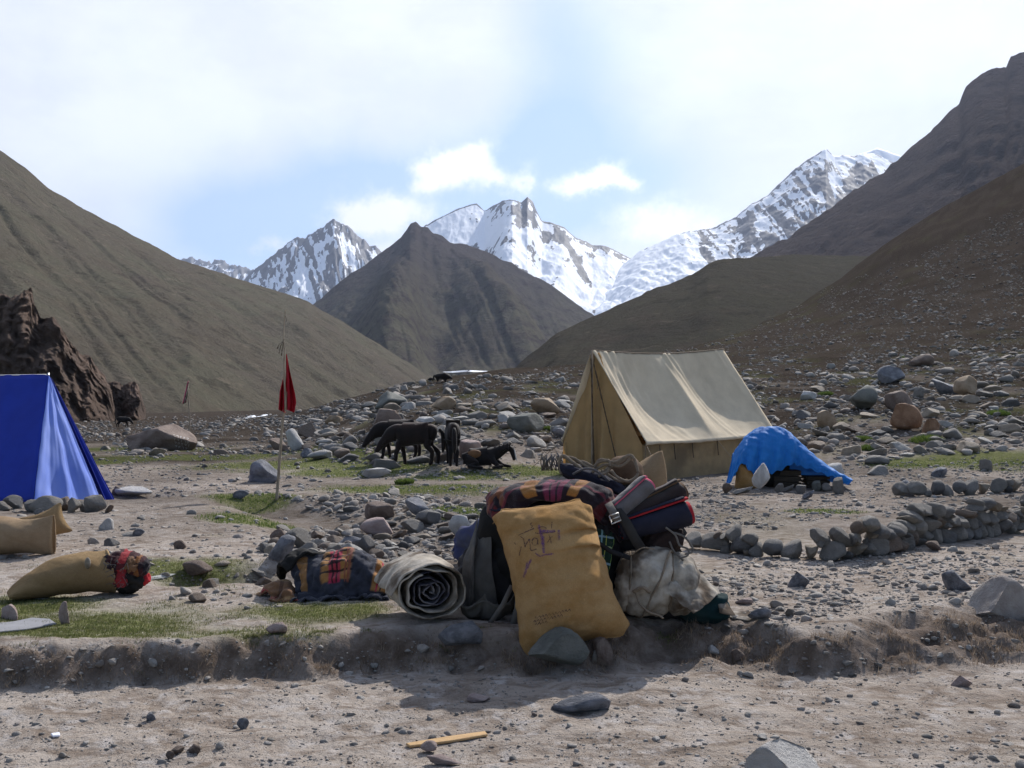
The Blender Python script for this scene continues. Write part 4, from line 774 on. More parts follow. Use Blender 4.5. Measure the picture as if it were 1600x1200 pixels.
def crease(X, amp, f=9., seed=0, wrap=False, k2=.5):
    """small sharp folds pushed along the cloth's own normals"""
    du = np.gradient(X, axis=0); dv = np.gradient(X, axis=1); N = np.cross(dv, du); N /= np.linalg.norm(N, axis=2, keepdims=True)+1e-9
    d = (ridged(X[..., 0]*f+seed, X[..., 1]*f*.8, X[..., 2]*f*1.2+seed, o=3, g=.5)-.9)+k2*(ridged(X[..., 0]*f*.35+seed, X[..., 1]*f*.3, X[..., 2]*f*.35, o=2)-.8)
    return X+N*(amp*d)[..., None]
def grid_uv(n, m, su=1, sv=1): return np.stack(np.meshgrid(np.linspace(0, su, m), np.linspace(0, sv, n)), -1).reshape(-1, 2)
def cloth_mesh(name, X, mat, wrap=False, size=(1, 1), thick=.004, sub=1, parent=None, caps=False, **props):
    n, m, _ = X.shape; V = X.reshape(-1, 3); Fc = grid_faces(n, m, wrap)
    me = mesh_np(name, V, Fc, mat, attrs={'UVMap': grid_uv(n, m, *size)})
    o = part(name, me, parent, **props) if parent is not None else link(name, me, None, **props)
    if thick: s = o.modifiers.new('thickness', 'SOLIDIFY'); s.thickness = thick; s.offset = 0
    if sub: s = o.modifiers.new('smooth', 'SUBSURF'); s.levels = sub; s.render_levels = sub
    return o
def sheet(c, size, n, m, yaw=0, pitch=0, roll=0, warp=0., seed=0):
    u = np.linspace(-.5, .5, m)*size[0]; v = np.linspace(-.5, .5, n)*size[1]; U, V = np.meshgrid(u, v)
    Z = warp*fbm(U*3+seed, V*3, o=3); return np.stack([U, V, Z], -1)@rot(yaw, pitch, roll).T+np.array(c)
def bilin(c00, c01, c10, c11, n, m):
    """rows run from (c00,c01) to (c10,c11)"""
    u = np.linspace(0, 1, m)[None, :, None]; v = np.linspace(0, 1, n)[:, None, None]; a, b, c, d = map(np.array, (c00, c01, c10, c11))
    return (a*(1-u)+b*u)*(1-v)+(c*(1-u)+d*u)*v
def tube(name, pts, r, mat, parent=None, seg=7, sub=0, taper=None, thing_props=None, jitter=0, **props):
    """a rope, pole or strap-like round rod through points (Catmull-Rom)"""
    P = [Vector(p) for p in pts]; Q = []
    if len(P) > 2:
        E = [P[0]*2-P[1]]+P+[P[-1]*2-P[-2]]
        for i in range(1, len(E)-2):
            for k in range(sub or 6):
                t_ = k/(sub or 6); a, b, c, d = E[i-1:i+3]
                Q.append(.5*((2*b)+(c-a)*t_+(2*a-5*b+4*c-d)*t_*t_+(3*b-a-3*c+d)*t_**3))
        Q.append(P[-1])
    else: Q = [P[0].lerp(P[1], k/max(1, sub or 1)) for k in range((sub or 1)+1)]
    V = []; Fc = []; up = Vector((.13, .2, 1)).normalized()
    for i, p in enumerate(Q):
        d = (Q[min(i+1, len(Q)-1)]-Q[max(i-1, 0)]).normalized(); a = d.cross(up)
        if a.length < .05: a = d.cross(Vector((1, 0, 0)))
        a.normalize(); b = a.cross(d); q = i/(len(Q)-1); rr_ = r*(1 if taper is None else 1+(taper-1)*q)*(1+random.uniform(-jitter, jitter))
        for k in range(seg): th = 2*PI*k/seg; V.append(p+(a*math.cos(th)+b*math.sin(th))*rr_)
    n = len(Q); Fc = [list(x) for x in grid_faces(n, seg, True)]+[list(range(seg))[::-1], [(n-1)*seg+k for k in range(seg)]]
    me = mesh_np(name, V, Fc, mat); return part(name, me, parent, **props) if parent is not None else link(name, me, None, **props)
def ribbon(name, pts, w, nrm, mat, parent=None, thick=.004, **props):
    """a flat strap of width w through points; nrm: the way its face looks"""
    P = [Vector(p) for p in pts]; V = []; nn = [Vector(x) for x in nrm] if isinstance(nrm, list) else [Vector(nrm)]*len(P)
    for i, p in enumerate(P):
        d = (P[min(i+1, len(P)-1)]-P[max(i-1, 0)]).normalized(); s_ = d.cross(nn[i]).normalized(); V += [p-s_*w/2, p, p+s_*w/2]
    me = mesh_np(name, V, grid_faces(len(P), 3), mat); o = part(name, me, parent, **props) if parent is not None else link(name, me, None, **props)
    s = o.modifiers.new('thickness', 'SOLIDIFY'); s.thickness = thick; s.offset = 0; return o

# fabric materials
def fabric(name, col, col2=None, dirt=.35, weave=260., trans=.0, rough=.92, sheen=0., dirtc=(.10, .08, .06), fold=.6, tcol=None, scale=5., spec=.15):
    col2 = col2 or tuple(c*.72 for c in col)
    def fn(t, b):
        co = t.coord('Object'); n = t.noise(co, scale, 6, .65); n2 = t.noise(co, scale*.35, 4, .6)
        c = t.mix(t.ramp(n, .3, .7), col, col2); c = t.mix(t.math('MULTIPLY', t.ramp(n2, *((.40, .62) if dirt >= 1 else (.48, .72))), dirt), c, dirtc)
        t.put(b.inputs['Base Color'], c)
        if sheen: t.put(b.inputs['Sheen Weight'], sheen)
        wv_ = t.noise(co, weave, 2, .5); h = t.math('ADD', t.math('MULTIPLY', wv_, .12), t.math('MULTIPLY', t.noise(co, scale*3, 5, .6), fold))
        t.put(b.inputs['Normal'], t.bump(h, .012, .8))
        if trans:
            tr = t.node('ShaderNodeBsdfTranslucent', {'Color': tcol or c}); ms = t.node('ShaderNodeMixShader', {0: trans}); t.l.new(b.outputs[0], ms.inputs[1]); t.l.new(tr.outputs[0], ms.inputs[2]); return ms.outputs[0]
    return material(name, fn, rough, spec)
def jute_fn(c1, c2, trans=.12):
    def fn(t, b):
        uv = t.coord('UV'); co = t.coord('Object')
        wx = t.noise(t.vec(uv, (60, 2.5, 1)), 5, 2, .5); wy = t.noise(t.vec(uv, (2.5, 60, 1), (3, 1, 0)), 5, 2, .5)
        n = t.noise(co, 4, 6, .65); c = t.mix(t.ramp(n, .3, .7), c1, c2); c = t.mix(t.math('MULTIPLY', t.ramp(t.math('ADD', wx, wy), .7, 1.3), .6), t.mix(.45, c, (.07, .04, .015)), c)
        c = t.mix(t.ramp(t.noise(t.vec(co, (1, 1, 5)), 9, 4, .7), .55, .75, 0, .35), c, (.42, .31, .17)); c = t.mix(t.ramp(t.noise(co, 2.2, 5, .7), .55, .78, 0, .45), c, (.13, .08, .04))
        t.put(b.inputs['Base Color'], c)
        t.put(b.inputs['Normal'], t.bump(t.math('ADD', t.math('MULTIPLY', t.math('ADD', wx, wy), .5), t.math('MULTIPLY', t.noise(co, 14, 5, .6), 1.1)), .012, .9))
        tr = t.node('ShaderNodeBsdfTranslucent', {'Color': c}); ms = t.node('ShaderNodeMixShader', {0: trans}); t.l.new(b.outputs[0], ms.inputs[1]); t.l.new(tr.outputs[0], ms.inputs[2]); return ms.outputs[0]
    return fn
M_jute = material('jute_ochre', jute_fn((.82, .51, .235), (.62, .34, .12)), .95, .08)
M_jute2 = material('jute_tan', jute_fn((.50, .345, .185), (.40, .27, .14), .05), .95, .08)
M_jute3 = material('jute_pale', jute_fn((.54, .39, .25), (.44, .31, .19), .05), .95, .08)
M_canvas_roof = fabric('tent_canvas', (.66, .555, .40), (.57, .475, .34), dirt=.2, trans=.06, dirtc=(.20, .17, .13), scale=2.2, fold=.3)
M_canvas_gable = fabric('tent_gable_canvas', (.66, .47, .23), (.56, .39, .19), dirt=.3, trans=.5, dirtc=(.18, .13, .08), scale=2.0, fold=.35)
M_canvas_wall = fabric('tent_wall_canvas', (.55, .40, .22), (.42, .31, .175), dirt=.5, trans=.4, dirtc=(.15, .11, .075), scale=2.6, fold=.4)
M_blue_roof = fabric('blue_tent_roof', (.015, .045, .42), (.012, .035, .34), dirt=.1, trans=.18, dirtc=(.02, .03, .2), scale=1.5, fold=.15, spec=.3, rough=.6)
M_blue_sun_tint = fabric('blue_tent_sun_tint', (.34, .46, .92), (.22, .34, .86), dirt=.4, trans=.35, dirtc=(.06, .13, .6), scale=1.5, fold=.2, spec=.3, rough=.6, tcol=(.35, .48, .95))  # same royal blue cloth, its sun sheen painted in as a pale colour
M_tarp = fabric('blue_tarpaulin', (.02, .21, .60), (.016, .17, .52), dirt=.12, trans=.18, dirtc=(.03, .08, .2), scale=3, fold=.3, spec=.25, rough=.68)
M_white_canvas = fabric('dirty_white_canvas', (.47, .42, .355), (.30, .265, .215), dirt=1., dirtc=(.09, .065, .045), scale=9, fold=.8)
M_grey_tarp = fabric('grey_tarp_cloth', (.115, .108, .098), (.085, .078, .07), dirt=.5, dirtc=(.045, .04, .035), scale=5, fold=.5)
M_black = fabric('black_nylon', (.012, .012, .014), (.02, .02, .022), dirt=.3, dirtc=(.035, .03, .027), scale=6, rough=.7)
M_dark = fabric('dark_cloth', (.02, .019, .018), (.012, .012, .012), dirt=.3, dirtc=(.035, .03, .025), scale=6)
M_grey_roll = fabric('grey_wool', (.13, .115, .115), (.10, .09, .09), dirt=.3, sheen=.2, scale=8)
M_navy = fabric('navy_cloth', (.022, .023, .040), (.016, .017, .03), dirt=.4, dirtc=(.04, .035, .035), scale=7)
M_red = fabric('red_cloth', (.42, .03, .035), (.32, .02, .03), dirt=.15, dirtc=(.2, .02, .03), scale=8)
M_flag = fabric('red_flag_cloth', (.42, .015, .03), (.34, .012, .025), dirt=.15, dirtc=(.2, .02, .03), trans=.25, scale=6)
M_pink = fabric('pink_cloth', (.62, .12, .19), (.5, .09, .16), dirt=.1, scale=8)
M_teal = fabric('teal_cloth', (.010, .035, .038), (.008, .025, .028), dirt=.2, scale=7)
M_brown = fabric('brown_cloth', (.12, .075, .045), (.09, .055, .035), dirt=.4, scale=6)
M_rope = fabric('rope_fibre', (.27, .215, .16), (.19, .15, .11), dirt=.4, weave=400, scale=30, fold=1.)
M_web = fabric('grey_webbing', (.16, .145, .13), (.12, .11, .1), dirt=.2, scale=12)
M_wood = material('weathered_pole_wood', lambda t, b: (t.put(b.inputs['Base Color'], t.mix(t.ramp(t.noise(t.vec(t.coord(), (1, 1, .12)), 40, 5, .6), .3, .7), (.20, .15, .105), (.40, .33, .25))), t.put(b.inputs['Normal'], t.bump(t.noise(t.vec(t.coord(), (1, 1, .1)), 60, 4, .6), .004, 1)))[0] and None, .85, .2)
M_metal = material('worn_steel', lambda t, b: (t.put(b.inputs['Metallic'], .85), t.put(b.inputs['Base Color'], (.5, .49, .47)))[0] and None, .42, .5)
def plaid(name, base, stripes, rough=.95):
    """woven tartan: stripes = (axis 0/1, centre, half width, colour, strength) repeated over the cloth's own UV"""
    def fn(t, b):
        uv = t.node('ShaderNodeSeparateXYZ', {0: t.coord('UV')}); co = t.coord('Object'); c = t.mix(t.ramp(t.noise(co, 12, 4, .6), .3, .7), base, tuple(x*.7 for x in base))
        for ax, ce, hw, cc, st, *win in stripes:
            x = uv.outputs[ax]; d = t.math('ABSOLUTE', t.math('SUBTRACT', t.math('FRACT', t.math('ADD', x, .5-ce)), .5))
            tw = t.math('SUBTRACT', 1, t.ramp(d, hw*.85, hw*1.15))
            if win: o_ = uv.outputs[1-ax]; tw = t.math('MULTIPLY', tw, t.math('MULTIPLY', t.ramp(o_, win[0]-.01, win[0]+.01), t.ramp(o_, win[1]-.01, win[1]+.01, 1, 0)))
            c = t.mix(t.math('MULTIPLY', tw, t.math('MULTIPLY', t.ramp(t.noise(co, 220, 2, .5), .3, .6, .55, 1), st)), c, cc)
        t.put(b.inputs['Base Color'], c); t.put(b.inputs['Sheen Weight'], .15)
        t.put(b.inputs['Normal'], t.bump(t.math('ADD', t.math('MULTIPLY', t.noise(co, 240, 2, .5), .3), t.math('MULTIPLY', t.noise(co, 16, 5, .6), .7)), .012, .9))
    return material(name, fn, rough, .1)
OR, MAG, DK = (.42, .20, .055), (.40, .02, .07), (.015, .013, .018)
M_plaid_navy = plaid('tartan_navy', (.040, .042, .058), [(0, .47, .13, OR, .9, .22, .62), (0, .46, .055, MAG, .95, .20, .66), (1, .30, .010, DK, 1, .33, .62), (1, .36, .010, DK, 1, .33, .62), (1, .42, .010, DK, 1, .33, .62), (1, .48, .010, DK, 1, .33, .62), (0, .44, .008, DK, 1, .2, .66), (0, .48, .008, DK, 1, .2, .66),
 (0, .585, .012, (.25, .08, .05), 1, .2, .62), (0, .555, .008, (.25, .08, .05), 1, .2, .62), (0, .88, .07, OR, .85, .15, .75), (0, .86, .008, MAG, 1, .15, .75), (0, .90, .008, DK, 1, .15, .75), (0, .14, .05, OR, .7, .2, .5), (1, .86, .035, (.09, .09, .11), .8)])
M_plaid_orange = plaid('blanket_orange', (.022, .014, .02), [(0, .12, .07, (.14, .02, .025), .8), (0, .30, .05, (.26, .09, .03), .6, .3, .75), (0, .55, .045, (.33, .15, .04), .95, .1, .62), (0, .70, .06, (.19, .03, .07), .8), (0, .82, .03, (.33, .15, .04), .95, .1, .66), (1, .3, .02, (.20, .03, .05), .6), (1, .52, .03, (.28, .10, .04), .5), (0, .68, .006, DK, 1), (0, .72, .006, DK, 1), (0, .76, .006, DK, 1), (1, .42, .008, DK, 1)])
M_plaid_tan = plaid('blanket_tan', (.20, .105, .055), [(0, .25, .07, (.30, .03, .04), .8), (1, .5, .06, (.08, .03, .02), .7), (0, .7, .04, (.06, .03, .02), .8), (1, .2, .05, (.36, .22, .10), .7)])
M_plaid_red = plaid('blanket_red', (.055, .018, .02), [(0, .25, .10, (.35, .03, .035), .9), (0, .6, .05, (.30, .12, .03), .7), (1, .4, .06, (.35, .03, .035), .7), (0, .8, .05, DK, 1), (1, .8, .08, DK, .8)])
# ------------------------------------------------------------------ canvas tent
def canvas_tent():
    root_ = (2.07, 23.1, -.1); T = thing('canvas_tent', 'large tan canvas ridge tent with sagging pale roof behind the pile', 'tent', root_)
    C = np.array((2.97, 22.2, .86)); E = np.array((1.19, 23.95, .86)); ax = np.array((.70, .71, 0)); ax /= np.linalg.norm(ax)
    A = np.array(at(925, 548, 23.1)); B = np.array(at(1130, 546, 27.0)); D = np.array(at(1213, 676, 26.2)); Fb = B+(B-D)*np.array((1, 1, 0))+np.array((0, 0, D[2]-B[2]))+np.array((0.15, .1, 0))
    n, m = 46, 96; u = np.linspace(0, 1, m)[None, :, None]; v = np.linspace(0, 1, n)[:, None, None]
    def roof(name, P0, P1, Q0, Q1, side, seed):
        top = P0*(1-u)+P1*u; bot = Q0*(1-u)+Q1*u; g = top*(1-v)+bot*v
        uu = u[..., 0]; vv = v[..., 0]
        nrm = np.cross(P1-P0, Q0-P0); nrm /= np.linalg.norm(nrm); nrm = nrm*(1 if nrm[2] > 0 else -1)
        ridge_sag = .10*np.sin(PI*uu)**1.0*(1-vv)**1.6
        a, b = np.clip(uu/.49, 0, 1), np.clip((uu-.49)/.51, 0, 1)      # two dished bays between ridge poles
        bay = np.where(uu < .49, np.sin(PI*a**.95)**1.0, np.sin(PI*b**.85)*.85)
        dish = .30*bay*np.sin(PI*np.clip(vv, 0, 1)**1.15)**.9
        wr = np.sin(uu*150+2.2*gnoise(uu*14+seed, vv*1.2))*np.maximum(0, gnoise(uu*11+seed, vv*1.1)+.25)
        fan = np.exp(-np.abs(uu-.04)/.16)+.8*np.exp(-np.abs(uu-.50)/.07)+.25*np.exp(-np.abs(uu-.97)/.04)
        w = .05*wr*(1-vv)**1.1*fan+.022*gnoise(uu*30+seed, vv*2)*(1-vv)*(uu < .62)+.010*gnoise(uu*9, vv*18)*sstep(.72, 1, vv)+.006*fbm(uu*14, vv*7, o=3)
        # taut creases running from the middle of the ridge to the eave
        for c0, c1, ww, k in ((.50, .66, .013, .032), (.545, .70, .012, .022), (.02, .10, .012, .025), (.08, .24, .014, .022), (.14, .30, .013, .02), (.2, .34, .012, .015), (.93, .985, .008, .018)):
            w = w+k*np.exp(-((uu-(c0+(c1-c0)*vv))/ww)**2)*(1-.6*vv)
        g = g-nrm*(dish-w)[..., None]; g[..., 2] -= ridge_sag
        hem = .035*np.abs(np.sin(uu*PI*3))[0]*1.0; g[-1, :, 2] += hem*.5-.0; g[:, :, 2] -= (.05*np.sin(PI*uu)*vv**3)
        # hanging hem strip below the eave
        last = g[-1:].copy(); low = last.copy(); low[..., 2] -= .045+.012*gnoise(uu*20, uu*0+3)[..., None][..., 0]; low -= nrm*.008
        g = np.vstack([g, low])
        return cloth_mesh(name, g, M_canvas_roof, parent=T, thick=.006, sub=0)
    roof('roof', A, B, C+np.array((.02, -.03, 0)), D, 1, 0.)
    roof('roof', A, B, E, Fb, -1, 5.)
    # front wall under the eave, with slack vertical folds and a dirty hem
    wc = C+ax*.05+np.array((-.09, .09, -.04)); wd = D+np.array((-.10, .10, -.04)); uu = np.linspace(0, 1, 80); vv = np.linspace(0, 1, 22)
    top = wc*(1-uu[:, None])+wd*uu[:, None]; bz = np.minimum(-.12, 0)+.10*sstep(.5, 1, uu)
    g = np.zeros((22, 80, 3))
    for i, q in enumerate(vv):
        r_ = top.copy(); r_[:, 2] = top[:, 2]*(1-q)+bz*q
        out = .035*np.sin(uu*42+1.5*gnoise(uu*5, uu*0+2))*np.maximum(0, gnoise(uu*9+3, uu*0+q*.6)+.15)*(1-.5*q)+.02*gnoise(uu*6, uu*0+q*3)-.03*np.sin(PI*q)
        r_[:, :2] += np.outer(out, (.71, -.70)); g[i] = r_
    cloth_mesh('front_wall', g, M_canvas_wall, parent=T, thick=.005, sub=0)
    g2 = g.copy(); 
    bk = np.array(E)*1; rb = Fb*1
    W2 = np.zeros((8, 30, 3)); u3 = np.linspace(0, 1, 30)
    for i, q in enumerate(np.linspace(0, 1, 8)):
        r_ = bk*(1-u3[:, None])+rb*u3[:, None]; r_[:, :2] += np.array((.09, -.09)); r_[:, 2] = (r_[:, 2]-.04)*(1-q)+(-.1)*q; W2[i] = r_
    cloth_mesh('back_wall', W2, M_canvas_wall, parent=T, thick=.005, sub=0)
    # gables: two overlapping flaps hanging in vertical folds
    def gable(P, Q0, Q1, name, seed, inset=.05, split=.46):
        Q0 = np.array(Q0); Q1 = np.array(Q1); nr = np.cross(Q1-Q0, (0, 0, 1)); nr /= np.linalg.norm(nr)
        for k, (s0, s1) in enumerate(((0, split+.03), (split-.03, 1))):
            uu = np.linspace(s0, s1, 56); rows = 48; g = np.zeros((rows, 56, 3))
            hz = np.array([P[2]+(Q0[2]-P[2])*(abs(x-split)/(split if x < split else 1-split)) for x in uu]); low = -.10
            base = Q0[None, :]*(1-uu[:, None])+Q1[None, :]*uu[:, None]
            for i in range(rows):
                q = i/(rows-1); z = (hz-.03)*(1-q)+low*q
                fx = split+(uu-split)*(1); r_ = base.copy(); r_[:, 2] = z
                fold = .11*np.sin((uu+.05*q)*34+seed+1.3*gnoise(uu*6+seed, uu*0+q))*(.25+.75*q)*np.exp(-((uu-split)/.34)**2)+.02*gnoise(uu*5+seed, uu*0+q*2)
                r_[:, :2] += np.outer(fold+(.03 if k else 0)-.02, nr[:2]); g[i] = r_
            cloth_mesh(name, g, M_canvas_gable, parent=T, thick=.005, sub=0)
    Ei = E+np.array((.03, -.0, -.03)); Ci = C+np.array((-.06, .03, -.03))
    gable(A, Ei, Ci, 'gable_flap', 1.); gable(B, Fb+np.array((-.05, -.05, -.03)), D+np.array((-.05, 0, -.03)), 'gable_flap', 4., split=.5)
    M_hem = fabric('canvas_hem', (.10, .07, .045), (.07, .05, .03), dirt=.2)
    for e_, q0 in ((E*.54+C*.46, .06), (E*.22+C*.78, .10)):
        P_ = [tuple(A*(1-q)+np.array((e_[0], e_[1], -.08))*q+np.array((-.10, -.10, 0))*(.35+.65*q)) for q in np.linspace(q0, 1, 10)]; tube('flap_hem', P_, .016, M_hem, T, seg=6, jitter=.3)
    for u_ in (.10, .20, .33, .52):
        p_ = wc*(1-u_)+wd*u_+np.array((.05, -.05, -.04)); ribbon('tie_strap', [tuple(p_), tuple(p_+np.array((.01, 0, -.16))), tuple(p_+np.array((.03, -.01, -.36)))], .035, (.7, -.7, 0), M_hem, T)
    # poles and guys
    for P, dz in ((A, .05), (B, .07)): tube('pole', [(P[0], P[1], -.12), (P[0], P[1], P[2]+dz-.04)], .024, M_wood, T)
    rp = [tuple(A*(1-q)+B*q-np.array((0, 0, .10*math.sin(PI*q)-.012))) for q in np.linspace(0, 1, 12)]
    tube('ridge_rope', rp, .018, M_rope, T)
    for P, off in ((C, (.30, -.75)), (C*.5+D*.5+np.array((0, 0, -.03)), (.6, -.6)), (D, (.9, -.35)), (E, (-.7, .6))):
        e = (P[0]+off[0], P[1]+off[1]); tube('guy_rope', [tuple(P), (e[0], e[1], h1(*e)-.02)], .006, M_rope, T, seg=5)
    tube('guy_rope', [tuple(C), (C[0]+.02, C[1]-.02, -.1)], .006, M_rope, T, seg=5)
    ribbon('flap_tie', [tuple(A*.55+np.array(C)*.0+E*.45+np.array((.42, -.42, .35))), tuple(A*.55+E*.45+np.array((.42, -.44, .05)))], .03, (-.7, -.7, 0), M_canvas_wall, T)
canvas_tent()

# ------------------------------------------------------------------ royal blue tent
def blue_tent():
    T = thing('blue_tent', 'royal blue ridge tent with sunlight painted on its end panel, cut by the left edge', 'tent', (-8.3, 17.4, 0))
    A = np.array(at(76, 585, 18.2)); A2 = A+np.array((-4.6, 1.0, -.02)); P1 = np.array(at(52, 786, 17.05)); P2 = np.array(at(187, 795, 19.1))
    P0 = P1+np.array((-4.6, 1.0, 0)); P1[2] = h1(*P1[:2])+.02; P0[2] = h1(*P0[:2])+.02
    bk = np.array((P2[0]-.25, P2[1]+.25, -.05)); bk2 = bk+np.array((-4.6, 1, 0))
    def panel(name, c00, c01, c10, c11, n, m, mat, f, tr=True):
        g = bilin(c00, c01, c10, c11, n, m); nr = np.cross(np.array(c01)-np.array(c10), np.array(c11)-np.array(c00)); nr = nr/np.linalg.norm(nr)
        U, V = np.meshgrid(np.linspace(0, 1, m), np.linspace(0, 1, n)); g = g+nr*f(U, V)[..., None]; return cloth_mesh(name, g, mat, parent=T, thick=.003, sub=0)
    panel('roof', A2, A, P0, P1, 24, 60, M_blue_roof, lambda U, V: .05*np.sin(PI*V)*np.sin(PI*U)+.022*fbm(U*5, V*3, o=4)+.012*np.sin(U*60+3*V)*(1-V)*np.maximum(0, gnoise(U*9, V*2)))
    panel('roof', A2, A, bk2, bk, 10, 30, M_blue_roof, lambda U, V: .02*fbm(U*6, V*4, o=3))
    # the end wall: a tall triangle fanned out of the apex, rows from apex to ground
    def fan(name, apex, L, R, n, m, mat, f, sagf=0):
        ap = np.array(apex); g = np.zeros((n, m, 3)); nr = np.cross(R-L, ap-L); nr /= np.linalg.norm(nr)
        for i in range(n):
            q = (i/(n-1)); q = .01+.99*q
            for j in range(m):
                u = j/(m-1); p = ap*(1-q)+(L*(1-u)+R*u)*q; g[i, j] = p+nr*f(u, q)
        
        return cloth_mesh(name, g, mat, parent=T, thick=.003, sub=1)
    mid = P1*.22+P2*.78+np.array((.05, -.02, 0))
    fan('end_wall', A, P1, mid, 30, 44, M_blue_sun_tint, lambda u, q: q*(.05*math.sin(u*17+2*float(gnoise(u*4., q*1.2)))+.03*float(gnoise(u*14., q*1.5)))*math.sin(PI*min(1, u*1.0+.03))**.3+.02*float(gnoise(u*5., q*6.)))
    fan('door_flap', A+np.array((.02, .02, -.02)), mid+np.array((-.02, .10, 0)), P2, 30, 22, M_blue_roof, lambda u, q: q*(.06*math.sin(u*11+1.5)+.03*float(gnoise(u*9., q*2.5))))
    
    tube('pole', [(A[0]-.02, A[1]+.03, 0), (A[0]-.02, A[1]+.03, A[2]+.03)], .02, M_metal, T); tube('ridge_pole', [tuple(A+np.array((0, .01, -.01))), tuple(A2)], .016, M_metal, T)
blue_tent()
TN = [(20, 795, 34, 20), (46, 800, 30, 18), (70, 802, 52, 26), (96, 797, 34, 24), (112, 801, 22, 22), (128, 800, 20, 16), (146, 800, 40, 34), (168, 802, 14, 12), (2, 798, 26, 14), (62, 808, 26, 12)]
TL = ['squarish grey stone', 'low grey stone', 'long smooth stone with a lit top', 'rounded block', 'upright small stone', 'small round stone', 'big slanting brown stone', 'little end stone', 'flat stone cut by the left edge', 'small flat stone in front of the row']
for (px, py, w, h), l in zip(TN, TL):
    g_ = G(px, py); k = g_.y/F; put_stone('rock', l+' weighing down the hem of the blue tent', g_.x, g_.y+.05-(1.6 if 'cap' in l else 0), w*k*(.9 if 'cap' in l else 1), h*k*1.25, w*k*.7, sink=.15 if 'cap' not in l else -.75, tilt=0, yaw=.1, group=None)

